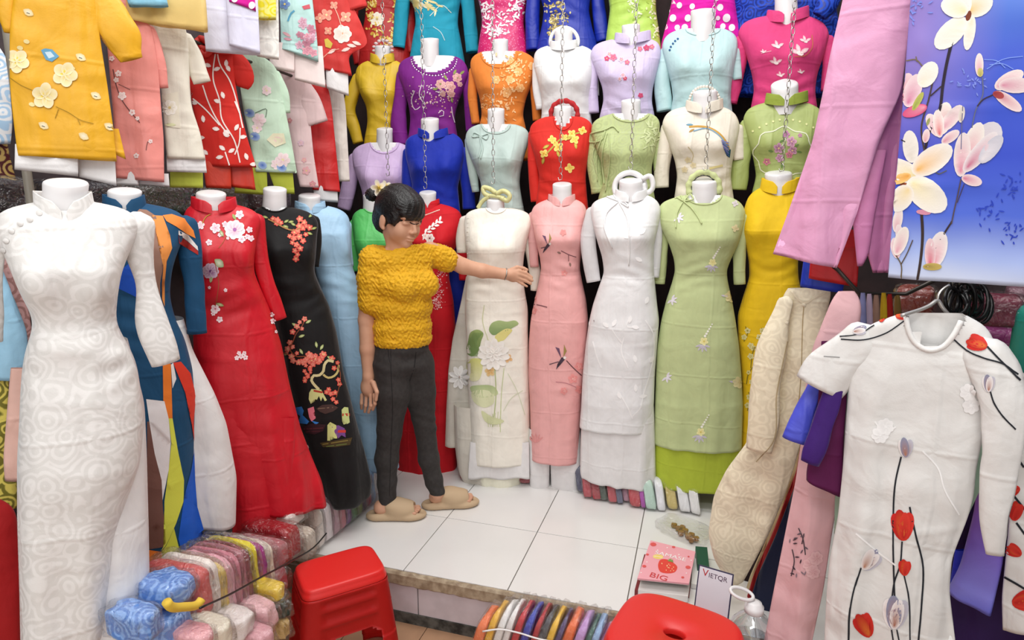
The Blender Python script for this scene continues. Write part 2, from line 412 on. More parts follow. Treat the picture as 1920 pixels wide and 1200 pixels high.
def neck(g, u, vt, hw, vb, flare=1.0, cap=.45, lean=0.0):
    s, zt, t = g.px(u, vt); s0, zb, _ = g.px(u, vb); r = hw * t / FPX
    n = 28; th = np.arange(n) * 2 * math.pi / n; R = []
    H = zt - zb
    def ring(z, k, tilt, ss):
        zz = z - tilt * r * k * (np.sin(th) + 1) * .5 * 1.1
        return g.w(ss + r * k * np.cos(th), r * k * .95 * np.sin(th), zz)
    R.append(ring(zb - .05, 1.0, 0, s0)); R.append(ring(zb - .02, 1.0, 0, s0))
    R.append(ring(zb + .004, 1.02, 0, s0)); R.append(ring(zb + H * .35, 1.0, cap * .3, s0 + (s - s0) * .35))
    R.append(ring(zb + H * .7, .98, cap * .8, s0 + (s - s0) * .7)); R.append(ring(zt - r * .10, 1.0, cap, s))
    R.append(ring(zt - r * .03, .96, cap, s)); R.append(ring(zt, .87, cap, s)); R.append(ring(zt - r * .02, .45, cap * 1.45, s))
    return rings(R, cap1=True)
def stand_collar(g, u, v, hw, h=.034, gap=.35, dep=.05, drop=.02):
    """mandarin collar standing round the neck, parted in front"""
    s, z, t = g.px(u, v); r = hw * t / FPX
    n = 44; R = []
    ph = np.linspace(math.pi / 2 + gap * .18, math.pi * 2.5 - gap * .18, n)
    f = np.clip(np.abs(ph - math.pi * 1.5) / math.pi, 0, 1)
    top = h * np.clip((1 - f) / .12, 0, 1)**.5
    zf = z - drop * np.clip(np.sin(ph), 0, 1)**2 * 1.2
    for k, hh in ((1.06, -.006), (1.03, 0.3), (1.0, .95), (.985, 1.02), (.95, .95), (.93, .0)):
        zz = zf + (top * hh if hh > 0 else hh)
        R.append(g.w(s + r * k * np.cos(ph), np.minimum(r, dep + .0) * k * np.sin(ph), zz))
    V, F = rings(R, closed=False)
    return V, F
class Emb:
    """embroidery, print and trims laid on a garment's surface"""
    def __init__(e, g, lift=.0016):
        e.g = g; e.V = []; e.F = []; e.C = []; e.lift = lift; e.k = 0; e.t = g.t; e.marks = []
    def hit(e, u, v, extra=0.0):
        r = Vector(ray(u, v)); L = r.length
        h = e.g.tree().ray_cast(Vector(CAM), r / L, 20)
        if h[0] is None:
            q = e.g.tree().find_nearest(Vector(CAM + ray(u, v) * e.t))
            return np.array(q[0]) + (CAM - np.array(q[0])) / np.linalg.norm(CAM - np.array(q[0])) * (e.lift + e.k)
        e.t = h[3] / L
        nn = h[1] if h[1].dot(r) < 0 else -h[1]
        return np.array(h[0]) + np.array(nn) * (e.lift + e.k + extra)
    def _add(e, pts, faces, cols, dome=None):
        n = len(e.V)
        for i, p in enumerate(pts): e.V.append(e.hit(p[0], p[1], 0 if dome is None else dome[i]))
        e.F += [tuple(i + n for i in f) for f in faces]; e.C += [tuple(c) for c in cols]
        e.k = (e.k + .00012) % .0012
    def mark(e, name, size, v0, f0): e.marks.append((name, size, v0, len(e.V), f0, len(e.F)))
    def blob(e, u, v, rx, ry=None, rot=0, col='#ffffff', edge=None, n=10, dome=0.0, point=0.0):
        ry = ry or rx; c, s = math.cos(rot), math.sin(rot); c0 = lin(col); c1 = lin(edge) if edge else c0
        pts = [(u, v)]; dm = [dome]
        for i in range(n):
            a = i * 2 * math.pi / n; rr = 1.0
            x = rx * math.cos(a) * rr; y = ry * math.sin(a) * (1 - point * abs(math.cos(a))**2)
            pts.append((u + x * c - y * s, v + x * s + y * c)); dm.append(0)
        n0, f0 = len(e.V), len(e.F)
        e._add(pts, [(0, 1 + i, 1 + (i + 1) % n) for i in range(n)], [c0] + [c1] * n, dm if dome else None)
        e.mark('spot', 2 * max(rx, ry), n0, f0)
    def leaf(e, u, v, L, W, ang, col, edge=None):
        a = math.radians(ang); e.blob(u + math.cos(a) * L / 2, v + math.sin(a) * L / 2, L / 2, W / 2, a, col, edge, 10, 0, .55); e.marks[-1] = ('leaf',) + e.marks[-1][1:]
    def flower(e, u, v, r, n=5, col='#ffffff', mid='#ffc0d0', ctr='#e8c040', rot=0, sq=1.0, dome=.0, fat=.42):
        n0, f0, k0 = len(e.V), len(e.F), len(e.marks)
        for i in range(n):
            a = rot + i * 2 * math.pi / n
            e.petal(u + math.cos(a) * r * .55, v + math.sin(a) * r * .55 * sq, r * .5, r * fat, a, col, mid, dome)
        if ctr: e.blob(u, v, r * .2, r * .2, 0, ctr, n=7)
        del e.marks[k0:]; e.mark('flower', 2 * r, n0, f0)
    def petal(e, u, v, rx, ry, rot, col, mid, dome=0):
        c, s = math.cos(rot), math.sin(rot); big = rx >= 11; n = 18 if big else 9; c0 = np.array(lin(mid)); c1 = np.array(lin(col))
        x0 = -rx * .75; pts = [(u + x0 * c, v + x0 * s)]; dm = [0]; cols = [c0]; K = (.25, .5, .75, 1.0) if big else (1.0,)
        for k in K:
            for i in range(n):
                a = -math.pi + i * 2 * math.pi / n; x = x0 + (rx * math.cos(a) - x0) * k; y = ry * math.sin(a) * k
                pts.append((u + x * c - y * s, v + x * s + y * c)); dm.append(dome * k); cols.append(c0 + (c1 - c0) * k**.8)
        F = [(0, 1 + i, 1 + (i + 1) % n) for i in range(n)]
        for r in range(len(K) - 1): F += [(1 + r * n + i, 1 + (r + 1) * n + i, 1 + (r + 1) * n + (i + 1) % n, 1 + r * n + (i + 1) % n) for i in range(n)]
        m0, f0 = len(e.V), len(e.F)
        e._add(pts, F, cols, dm if dome else None)
        e.mark('petal', 2 * rx, m0, f0)
    def line(e, P, w, col, w2=None, smooth=True, step=5):
        P = np.asarray(P, dtype=float); Ln = np.linalg.norm(np.diff(P, axis=0), axis=1).sum(); n = max(3, int(Ln / step))
        if smooth and len(P) > 2: P = catmull(P, n)
        else:
            T = np.concatenate([[0], np.cumsum(np.linalg.norm(np.diff(P, axis=0), axis=1))]); t = np.linspace(0, T[-1], n)
            P = np.stack([np.interp(t, T, P[:, 0]), np.interp(t, T, P[:, 1])], 1)
        T = np.gradient(P, axis=0); T /= np.linalg.norm(T, axis=1)[:, None] + 1e-9
        W = np.linspace(w, w if w2 is None else w2, n)[:, None] / 2; Nn = np.stack([-T[:, 1], T[:, 0]], 1)
        pts = []
        for a, b in zip(P - Nn * W, P + Nn * W): pts += [a, b]
        e._add(pts, [(2 * i, 2 * i + 1, 2 * i + 3, 2 * i + 2) for i in range(n - 1)], [lin(col)] * len(pts))
        e.mark('stem', Ln * .5, len(e.V) - len(pts), len(e.F) - (n - 1))
    def poly(e, P, col, grid=9, col2=None, sm=False):
        if sm:
            Q = np.array(list(P) + [P[0], P[1], P[2]], dtype=float); Q = np.concatenate([[P[-1]], Q]); n_ = len(P) * 6
            C_ = catmull(Q, int(len(Q) * 7)); a_ = np.argmin(np.linalg.norm(C_[:20] - np.array(P[0]), axis=1)); b_ = len(C_) - 20 + np.argmin(np.linalg.norm(C_[-20:] - np.array(P[0]), axis=1)); P = [tuple(p) for p in C_[a_:b_]]
        bm = bmesh.new(); vs = [bm.verts.new((p[0], p[1], 0)) for p in P]; f = bm.faces.new(vs)
        bmesh.ops.triangulate(bm, faces=[f])
        P = np.asarray(P, dtype=float); lo = P.min(0); hi = P.max(0)
        for ax in (0, 1):
            x = lo[ax] + grid
            while x < hi[ax]:
                bmesh.ops.bisect_plane(bm, geom=list(bm.verts) + list(bm.edges) + list(bm.faces), plane_co=(x, 0, 0) if ax == 0 else (0, x, 0), plane_no=(1, 0, 0) if ax == 0 else (0, 1, 0)); x += grid
        bm.verts.index_update()
        pts = [v.co[:2] for v in bm.verts]; fs = [tuple(v.index for v in f.verts) for f in bm.faces]; bm.free()
        c0 = np.array(lin(col)); c1 = np.array(lin(col2)) if col2 else c0
        e._add(pts, fs, [c0 + (c1 - c0) * ((p[1] - lo[1]) / max(1e-6, hi[1] - lo[1])) for p in pts])
        e.mark('patch', float((hi - lo).max()), len(e.V) - len(pts), len(e.F) - len(fs))
    def get(e): return np.array(e.V), e.F, np.array(e.C)
def emb_part(T, g, name, fn, parent, lift=.0016, label=None, big=16):
    """pieces one can pick apart become parts of their own; the tiny rest stays one part"""
    e = Emb(g, lift); fn(e)
    if not e.V: return
    V, F, C = e.get(); small = []; bigs = [m for m in e.marks if m[1] >= big]
    if len(e.marks) == 1: bigs = e.marks
    for m in e.marks:
        if m in bigs:
            nm = m[0] if name.split('_')[-1] not in ('button', 'stripe', 'panel', 'dot', 'medallion') else name
            if nm == 'patch' and name.startswith('fabric'): nm = name
            T.add(nm, V[m[2]:m[3]], [tuple(i - m[2] for i in f) for f in F[m[4]:m[5]]], THREAD, C[m[2]:m[3]], parent, label)
        else: small.append(m)
    if small:
        idx = np.concatenate([np.arange(m[2], m[3]) for m in small]); mp = np.full(len(V), -1); mp[idx] = np.arange(len(idx))
        FF2 = [tuple(int(mp[i]) for i in f) for m in small for f in F[m[4]:m[5]]]
        T.add(name if len(small) > 1 else small[0][0], V[idx], FF2, THREAD, C[idx], parent, label, kind='stuff' if len(small) > 1 else None)
def blossom_spray(e, pts, r, cols, n=5, seed=1):
    R = random.Random(seed)
    for (u, v) in pts: e.flower(u, v, r * R.uniform(.75, 1.15), n, R.choice(cols), cols[-1], '#f4d060', R.uniform(0, 6))

def mannequin(label, nk, at, a, rows, mat, collar=None, scoop=None, sleeves=(), smat=None, trousers=None, panels=(), deco=(), group=None, ds=1.0, bust=.03, crease=(), fold=(.010, 34, .55), lean=0, name='dressed_mannequin', cap=.45, cmat=None, tilt=0, wr=.0035, kcol=None, prof='mann'):
    """nk: neck (u, v top, half width px, v base); at: ('t', t) | ('y', Y) | ('x', X)"""
    u, vt, nhw, vb = nk
    O = {'t': at_t, 'y': at_y, 'x': at_x}[at[0]](u, vb, at[1])
    g = G(O, a); T = Thing(name, label, 'mannequin', group)
    V, F = neck(g, u, vt, nhw, vb, lean=lean, cap=cap)
    if scoop:
        vs = [r[0] for r in rows]; ve = scoop[1] + scoop[3] + 10
        q = [r[:3] for r in rows if r[0] < ve - 1]; q.append((ve, float(np.interp(ve, vs, [r[1] for r in rows])), float(np.interp(ve, vs, [r[2] for r in rows]))))
        V, F = join((V, F), loft(g, q, prof, ds, wr=0, fold=(0, 1, 9), bust=bust, shrink=.007, keep=False, tilt=tilt, hollow=False))
    b = T.add('bust', V, F, WHITEP)
    V, F = loft(g, rows, prof, ds, bust=bust, crease=crease, fold=fold, tilt=tilt, wr=wr, notch=.02 if collar else 0)
    if scoop:
        su, sv, sh, sd = scoop       # centre u, v of its top, half width px, depth px
        s0, z0, t = g.px(su, sv); A = sh * t / FPX; B = sd * t / FPX
        rel = V - g.O; ls = rel @ g.S; ld = rel @ g.N; lz = rel[:, 2]
        ins = (((ls - s0) / A)**2 + ((lz - z0) / B)**2 < 1) & (ld > -.02)
        F2 = [f for f in F if not all(ins[i] for i in f)]
        d = T.add('dress', V, F2, mat)
        e = Emb(g, .001); P = []
        for k in range(27):
            an = math.pi * (k / 26.0); P.append(e.hit(su + sh * math.cos(an) * 1.0, sv + sd * 1.0 * math.sin(an)))
        V2, F2 = tube(P, .0032, 6); T.add('neckline', V2, F2, cmat or mat, parent=d)
    else:
        d = T.add('dress', V, F, mat)
    if collar:
        V, F = stand_collar(g, *collar); T.add('collar', V, F, cmat or mat, parent=d)
    for s in sleeves:
        V, F = sleeve(g, s); T.add('sleeve', V, F, smat or mat, parent=d)
    for nm, prows, pmat, kw in panels:
        V, F = loft(g, prows, **{**dict(prof='flat', bust=0, fold=(.006, 30, .3), wr=.003), **kw}); T.add(nm, V, F, pmat)
    if trousers:
        for prows, pmat, kw in trousers:
            V, F = loft(g, prows, **{**dict(prof=([0, 2], [.085, .085], [.07, .07]), bust=0, fold=(.010, 30, .0), wr=.003), **kw}); T.add('trousers', V, F, pmat)
    for nm, fn in deco: emb_part(T, g, nm, fn, d)
    T.g = g
    return T.done()
def garment(label, at, a, rows, mat, sleeves=(), smat=None, under=(), deco=(), cat='dress', name='hanging_dress', ds=1.0, crease=(), fold=(.007, 30, .15), group=None, wr=.005, tilt=0, extra=None, e=.6, scoop=None):
    """a garment hanging flat; at: (u, v, t) of its top"""
    O = at_t(*at); g = G(O, a); T = Thing(name, label, cat, group)
    V, F = loft(g, rows, 'flat', ds, ncol=64, bust=0, crease=crease, fold=fold, wr=wr, tilt=tilt, e=e)
    Fb = F
    if scoop:
        s0, z0, t = g.px(scoop[0], scoop[1]); A = scoop[2] * t / FPX; B = scoop[3] * t / FPX; rel = V - g.O
        ins = (((rel @ g.S - s0) / A)**2 + ((rel[:, 2] - z0) / B)**2 < 1) & (rel @ g.N > -.004); Fb = [f for f in F if not all(ins[i] for i in f)]
    d = T.add('body', V, Fb, mat)
    for s in sleeves:
        V, F = sleeve(g, s, thick=.42, wr=.006); T.add('sleeve', V, F, smat or mat)
    for nm, prows, pmat, kw in under:
        V, F = loft(g, prows, **{**dict(prof='flat', bust=0, ds=ds * .75, fold=(.004, 30, .1), wr=.003), **kw}); T.add(nm, V, F, pmat)
    for nm, fn in deco: emb_part(T, g, nm, fn, d)
    if extra: extra(T, g, d)
    T.g = g
    return T.done()
# ------------------------------------------------------------------ the setting
GROUT = simple('tile_grout', '#6f6a64', .9, bump=.3)
TILE = simple('white_floor_tile', '#e9e8e6', .16, spec=.5, var=.04, vscale=3)
RISER = simple('riser_tile', '#cfc6cc', .3, var=.12, vscale=14)
BEAD = simple('beige_edge_trim', '#b5a58c', .55, bump=.25, col2='#8d7a63', vscale=30)
DARKSTRIP = simple('dirty_cement', '#5b5a54', .9, bump=.6, col2='#25231f', vscale=22)
LOWTILE = simple('brown_floor_tile', '#b08a6c', .4, var=.12, vscale=10)
WALLM = simple('dark_wall_board', '#3b2a2b', .8, bump=.2, col2='#221a1c', vscale=6)
WALLG = simple('side_wall_board', '#4d4144', .8, bump=.2, col2='#2c2427', vscale=6)
LOWZ = -.23
floor = struct('floor', *box((-.45, 2.83, -.055), (3.5, 1.56, .10)), GROUT)
xs = [-1.998, -1.548, -1.098, -.648, -.194, .258, .708, 1.158]
ys = [2.046, 2.502, 2.954, 3.404, 3.6]
tmesh = {}
for i in range(len(xs) - 1):
    for j in range(len(ys) - 1):
        w = xs[i + 1] - xs[i] - .004; h = ys[j + 1] - ys[j] - .004
        key = (round(w, 3), round(h, 3))
        V, F = box((0, 0, 0), (w, h, .012), bev=.0012)
        if key not in tmesh:
            o = mesh_obj('tile', V, F, TILE, None, False); tmesh[key] = o.data
        else:
            o = bpy.data.objects.new('tile', tmesh[key]); COL.objects.link(o)
        o.parent = floor; o.location = ((xs[i] + xs[i + 1]) / 2, (ys[j] + ys[j + 1]) / 2, -.006)
lower = struct('floor_lower', *box((-.45, .25, LOWZ - .05), (3.5, 3.62, .08)), GROUT)
lm = None
for i in range(11):
    for j in range(12):
        if lm is None:
            o = mesh_obj('tile', *box((0, 0, 0), (.297, .297, .012), bev=.001), LOWTILE, None, False); lm = o.data
        else:
            o = bpy.data.objects.new('tile', lm); COL.objects.link(o)
        o.parent = lower; o.location = (-2.04 + i * .3, 1.895 - j * .3, LOWZ - .006)
# platform edge: chipped beige bead, white riser tiles, dirty cement strip
def edge_bead():
    n = 150; R = []; rr = random.Random(4)
    for i in range(n):
        x = -2.1 + 3.4 * i / (n - 1); j = rr.uniform(-.002, .002)
        R.append([(x, 2.046, -.002 + j), (x, 2.034, -.003 + j * 2), (x, 2.028, -.012), (x, 2.027, -.052 + j), (x, 2.033, -.058 + j * 2), (x, 2.046, -.058)])
    return rings(R, cap0=True, cap1=True)
riser = struct('trim_1', *edge_bead(), BEAD, smooth=False)
rm = None
base = struct('wall_riser', *box((-.4, 2.07, -.13), (3.4, .05, .20)), GROUT)
x = -1.99
for k, x0 in enumerate([-2.375, -1.925, -1.478, -1.03, -.58, -.13, .32, .77]):
    o = mesh_obj('tile', *box((x0 + .223, 2.043, -.121), (.443, .012, .124), bev=.001), RISER, None, False); o.parent = base
struct('trim_2', *join(box((-.4, 2.047, -.209), (3.4, .03, .055), bev=.004)), DARKSTRIP)
struct('wall_back', *box((-.45, 3.66, 1.3), (3.6, .08, 3.3)), WALLM)
struct('wall_left', *box((-2.22, 1.6, 1.3), (.08, 4.2, 3.3)), WALLG)
struct('wall_right', *box((1.32, 1.9, 1.3), (.08, 3.6, 3.3)), WALLG)

# ------------------------------------------------------------------ dressed mannequins along the left wall
W = fabric('#e6e4e2', 'brocade', 1.0, '#e1dfdc')
WSAT = fabric('#eae8e8', 'satin'); WHITE = fabric('#e9e7e7', 'plain')
def cloth_buttons(pts, r, col):
    def fn(e):
        for (u, v) in pts: e.blob(u, v, r, r * .8, .4, col, col, 8, .006)
    return fn
mannequin('white brocade ao dai with slanting cloth buttons on a mannequin, over satin trousers', (122, 332, 36, 396), ('t', 1.37), 50,
    [(378, 70, 174), (384, 40, 206), (393, 5, 240), (410, -14, 262), (440, -12, 258), (480, 10, 240), (510, 24, 228), (545, 40, 222), (590, 60, 217), (615, 62, 221), (645, 51, 240), (680, 43, 256), (730, 39, 264), (783, 37, 270), (860, 33, 264), (971, 33, 228), (1100, 37, 208), (1200, 39, 196, 1176)],
    W, collar=(122, 389, 45, .036, .5, .075, .022), sleeves=[[(258, 418, 30), (262, 470, 24), (274, 530, 17), (284, 600, 26), (304, 660, 27), (311, 680, 25)], [(-8, 420, 30), (-20, 480, 22), (-22, 560, 22), (-24, 640, 24)]],
    trousers=[([(640, 60, 240), (760, 45, 272), (850, 42, 276), (1000, 45, 280), (1230, 50, 284)], WSAT, dict(off=-.03, fold=(.006, 22, .1)))],
    crease=(.46, .62, .84), fold=(.006, 22, .45), wr=.003,
    deco=[('button', cloth_buttons([p], 6.5, '#dcd9d6')) for p in [(74, 400), (56, 412), (38, 420), (22, 434), (12, 452), (6, 470)]])

# colour-block dress
NAVY = '#154a70'
def blocks(e):
    e.poly([(256, 392), (275, 394), (292, 405), (300, 430), (306, 460), (306, 500), (300, 530), (300, 560), (308, 600), (304, 600), (295, 560), (286, 540), (280, 440)], '#957060')
    e.poly([(285, 404), (305, 405), (318, 440), (322, 465), (312, 490), (308, 530), (308, 575), (303, 560), (303, 530), (306, 500), (306, 460), (300, 430)], '#e8944a')
    e.poly([(305, 404), (322, 402), (345, 410), (362, 432), (366, 447), (346, 436), (330, 425), (312, 415)], '#ee8a3c')
    e.poly([(252, 484), (262, 498), (262, 560), (222, 540), (218, 525), (225, 508)], '#1c54c4')
    e.poly([(305, 682), (320, 682), (323, 785), (314, 785), (306, 750)], '#ef7f2a')
    e.poly([(320, 684), (324, 680), (330, 710), (323, 728)], '#efeaea')
    e.poly([(324, 680), (338, 678), (356, 700), (366, 742), (362, 790), (363, 828), (359, 800), (357, 760), (346, 735)], '#dc3a26')
    e.poly([(274, 748), (308, 752), (316, 785), (320, 830), (316, 880), (306, 930), (303, 950), (300, 900), (290, 850), (280, 790)], '#efeaea')
    e.poly([(276, 790), (280, 790), (290, 850), (303, 900), (306, 960), (311, 1000), (306, 1025), (276, 1030)], '#7a5248')
    e.poly([(316, 784), (323, 784), (332, 840), (344, 900), (343, 940), (330, 980), (312, 1020), (303, 1032), (306, 1025), (312, 990), (308, 940), (316, 880), (321, 830)], '#dfe354')
    e.poly([(302, 1035), (312, 1022), (326, 990), (346, 1070), (322, 1098)], '#dde14e')
    e.poly([(276, 1030), (302, 1034), (316, 1078), (321, 1098), (276, 1130)], '#f0812c')
    e.poly([(345, 930), (358, 880), (364, 840), (366, 900), (370, 950), (384, 1000), (394, 1045), (349, 1070), (334, 1010)], '#1e5fd0')
def stripes2(e):
    e.poly([(334, 432), (352, 440), (370, 462), (371, 470), (352, 452), (334, 440)], '#efe9e6')
    e.poly([(334, 441), (352, 453), (371, 471), (371, 478), (352, 466), (335, 456)], '#b52f2a')

mannequin('colour-block dress of navy, orange, brown, yellow and blue panels on a mannequin', (233, 350, 28, 386), ('t', 1.78), 47,
    [(380, 203, 266), (386, 198, 300), (394, 192, 334), (415, 188, 354), (445, 190, 344), (480, 200, 330), (507, 208, 322), (553, 214, 318), (590, 214, 326), (633, 208, 346), (690, 206, 362), (742, 206, 367), (833, 208, 366), (907, 212, 365), (980, 224, 374), (1040, 240, 390), (1136, 262, 396, 1046)],
    fabric(NAVY, 'plain'), collar=(234, 384, 34, .03, .5, .06, .015), sleeves=[[(348, 418, 20), (356, 470, 20), (362, 520, 17), (367, 580, 17), (370, 625, 17)]],
    trousers=[([(600, 230, 345), (660, 240, 362), (742, 250, 404), (800, 258, 427), (900, 268, 446), (980, 280, 444, 986)], WHITE, dict(off=-.04, fold=(.008, 20, .1)))],
    deco=[('fabric_panel', blocks), ('sleeve_stripe', stripes2)], fold=(.006, 26, .6), bust=.026)
# red dress with white blossoms
REDL = fabric('#cf1226', 'satin')
def red_flowers(e):
    e.flower(440, 431, 19, 8, '#fbf3f5', '#f3a9c4', '#b070b0', .2, .9); 
    for u, v, r in [(404, 428, 10), (376, 423, 8), (392, 455, 6), (422, 421, 6), (453, 449, 7), (470, 447, 6), (467, 431, 6), (463, 444, 5), (449, 403, 8), (412, 441, 4), (427, 447, 3)]:
        e.flower(u, v, r, 5, '#fbeff2', '#eeb2c6', '#d8a0b0', u * .3)
    e.leaf(436, 402, 12, 6, 60, '#9db26a'); e.leaf(412, 432, 14, 7, 60, '#dfe2c0', '#86975a')
    e.leaf(402, 486, 22, 16, 40, '#e8eed6', '#9aa87a')
    e.flower(395, 508, 15, 9, '#e9d3e6', '#9a5a9c', '#7c4a86', .1); e.leaf(397, 518, 12, 6, 100, '#a9b583')
    for u, v, r in [(393, 539, 3), (423, 544, 3.5), (404, 579, 9), (412, 599, 6), (400, 588, 4), (452, 668, 5), (444, 671, 4.5), (460, 670, 5), (448, 662, 4), (458, 662, 4), (512, 602, 6), (510, 590, 5), (517, 622, 3)]:
        e.flower(u, v, r, 5, '#fdf4f4', '#f0b6c6', '#c86a7a', v * .2)
    e.leaf(405, 568, 16, 7, 20, '#dfe0b4', '#8f9a5a'); e.line([(402, 490), (410, 530), (404, 575)], 1.2, '#a65a34'); e.line([(380, 420), (385, 408), (395, 402)], 1.4, '#c09a3a'); e.line([(426, 440), (418, 455), (410, 465)], 1.2, '#a65a34')
mannequin('red silk ao dai with white and mauve blossoms on a mannequin above the bagged clothes', (395, 355, 26, 390), ('t', 2.12), 44,
    [(384, 360, 444), (389, 352, 466), (398, 345, 484), (415, 342, 490), (440, 346, 484), (460, 352, 479), (487, 360, 475), (510, 364, 476), (537, 364, 487), (583, 362, 507), (643, 362, 527), (713, 366, 541), (750, 372, 550), (800, 386, 563), (853, 402, 583), (900, 418, 603), (948, 432, 611, 942)],
    REDL, collar=(402, 386, 38, .032, .8, .06, .016), sleeves=[[(476, 412, 19), (484, 460, 16), (494, 510, 14), (513, 565, 14), (527, 598, 11)]],
    panels=[('front_panel', [(770, 384, 548), (850, 404, 546), (900, 430, 544), (960, 434, 543), (1000, 432, 541, 992)], REDL, dict(off=.085, ds=.7, fold=(.010, 26, .0), hemwave=.008))],
    trousers=[([(840, 410, 580), (960, 445, 560), (972, 450, 562)], WHITE, dict(off=-.02))],
    deco=[('embroidery', red_flowers)], fold=(.013, 24, .5), crease=(.55, .80), bust=.034)

BLACK = fabric('#0e0c0e', 'velvet')
def black_flowers(e):
    R = random.Random(3)
    P = [(512, 410), (520, 413), (527, 418), (519, 419), (562, 411), (570, 417), (574, 424), (561, 424), (568, 428), (552, 436), (543, 443), (551, 447), (561, 444), (568, 452), (573, 440), (548, 455), (556, 459), (563, 466), (553, 470), (558, 477), (555, 485), (558, 433), (580, 427)]
    for u, v in P: e.flower(u, v, R.uniform(4.5, 6.5), 5, R.choice(['#d8362c', '#e25a48', '#c2261f']), '#f6a08a', '#f4d080', R.uniform(0, 6))
    e.line([(503, 411), (520, 420), (532, 427), (552, 432), (563, 428)], 2.5, '#a97a48')
    for u, v, a in [(532, 418, -30), (540, 417, -10), (532, 422, 40), (545, 418, 30), (575, 436, 20), (583, 430, -20), (503, 409, 200), (578, 408, -40), (530, 424, 10)]: e.leaf(u, v, 11, 5, a, '#cfd28c', '#7c8a46')
    e.line([(572, 597), (566, 612), (556, 625), (550, 640), (545, 656), (556, 668), (572, 668), (590, 672)], 2, '#8a4a30')
    for u, v in [(571, 598), (562, 604), (557, 612), (566, 616), (549, 622), (544, 642), (549, 650), (540, 654), (557, 662), (547, 668), (538, 662), (575, 676), (560, 679), (550, 676)]: e.flower(u, v, R.uniform(4, 6), 5, R.choice(['#d8362c', '#e66a58']), '#f6b09a', '#f4d080', R.uniform(0, 6))
    for u, v, a in [(573, 606, -30), (558, 612, -150), (560, 632, -20), (540, 664, 180), (568, 664, -120), (600, 656, -60), (594, 652, -100), (613, 668, 30)]: e.leaf(u, v, 12, 5.5, a, '#dfe4b4', '#95a85c')
    for i in range(26):
        u = 590 + R.gauss(0, 10); v = 672 + R.gauss(0, 6); e.flower(u, v, R.uniform(4, 7), 5, R.choice(['#d8362c', '#e66a58', '#c9302a']), '#f6b09a', '#f4d080', R.uniform(0, 6))
    for i in range(12): e.flower(576 + R.uniform(-5, 8), 685 + i * 2.6, R.uniform(3, 4.6), 5, '#dc4034', '#f0a08a', '#f4d080', i)
    for u, v in [(622, 672), (632, 680), (626, 690), (634, 712), (636, 720), (612, 735), (620, 738), (628, 736), (624, 748), (630, 754), (616, 730)]: e.flower(u, v, R.uniform(4, 6), 5, '#dc4034', '#f0a08a', '#f4d080', u)
    e.line([(625, 678), (614, 676), (608, 684), (606, 696), (597, 704), (588, 704), (584, 712), (590, 722), (598, 730)], 5, '#d9cf9a'); e.line([(606, 702), (614, 708), (624, 706), (632, 698), (634, 684)], 4, '#c7b777')
    e.line([(632, 684), (637, 700), (636, 720), (630, 745)], 1.6, '#8a4a30')
    # little houses, figures and ground
    e.poly([(580, 736), (584, 729), (602, 730), (613, 750), (609, 752), (605, 744), (602, 752), (598, 742), (594, 750), (590, 742), (583, 757), (579, 748)], '#d8dc94'); e.poly([(588, 730), (606, 734), (604, 737), (588, 734)], '#b8402e')
    e.poly([(593, 766), (604, 759), (622, 758), (634, 764), (625, 771), (610, 776), (600, 772)], '#4a3430'); e.line([(596, 766), (630, 763)], 1.6, '#8a705c')
    e.poly([(555, 764), (566, 762), (570, 770), (568, 778), (580, 790), (576, 795), (560, 793), (563, 780), (557, 775)], '#3a86d8'); e.poly([(577, 766), (588, 762), (590, 770), (585, 776), (592, 784), (584, 790), (580, 782)], '#e47a8a'); e.poly([(583, 788), (598, 792), (592, 796)], '#3a86d8')
    e.poly([(565, 800), (585, 794), (611, 796), (606, 808), (590, 814), (574, 812)], '#3a1c24'); e.line([(570, 804), (606, 802)], 1.5, '#6a3038'); e.line([(574, 809), (600, 808)], 1.5, '#5a2830')
    e.poly([(640, 768), (645, 763), (652, 764), (655, 792), (650, 795), (648, 786), (644, 796), (641, 790)], '#c8d48c'); e.poly([(641, 775), (655, 775), (655, 780), (641, 780)], '#c04030')
    e.poly([(614, 797), (619, 791), (630, 797), (632, 822), (627, 822), (624, 812), (619, 826), (614, 826)], '#d4d88a'); e.poly([(622, 800), (634, 797), (646, 803), (648, 820), (640, 816), (634, 822), (628, 812)], '#7a4a90'); e.poly([(630, 806), (648, 806), (648, 811), (630, 811)], '#d04038')
    e.poly([(600, 830), (625, 826), (660, 820), (656, 834), (630, 838), (606, 838)], '#4a3c20'); e.line([(604, 833), (656, 825)], 1.8, '#8a7a3c'); e.line([(612, 837), (650, 832)], 1.6, '#6a7a3c')
mannequin('black velvet ao dai embroidered with red plum blossoms and little houses on a mannequin', (515, 348, 21, 388), ('t', 2.46), 42,
    [(389, 486, 548), (393, 478, 568), (400, 474, 586), (418, 474, 598), (440, 480, 594), (463, 488, 592), (507, 496, 588), (537, 504, 600), (573, 514, 617), (620, 524, 630), (690, 536, 642), (787, 556, 667), (860, 580, 687), (895, 596, 695), (932, 611, 694, 926), (946, 616, 684, 932)],
    BLACK, scoop=(516, 380, 26, 17), sleeves=[[(586, 412, 13), (592, 450, 11), (590, 500, 8)], [(482, 420, 14), (484, 500, 12), (500, 590, 10)]], deco=[('embroidery', black_flowers)], fold=(.010, 24, .6), bust=.03)
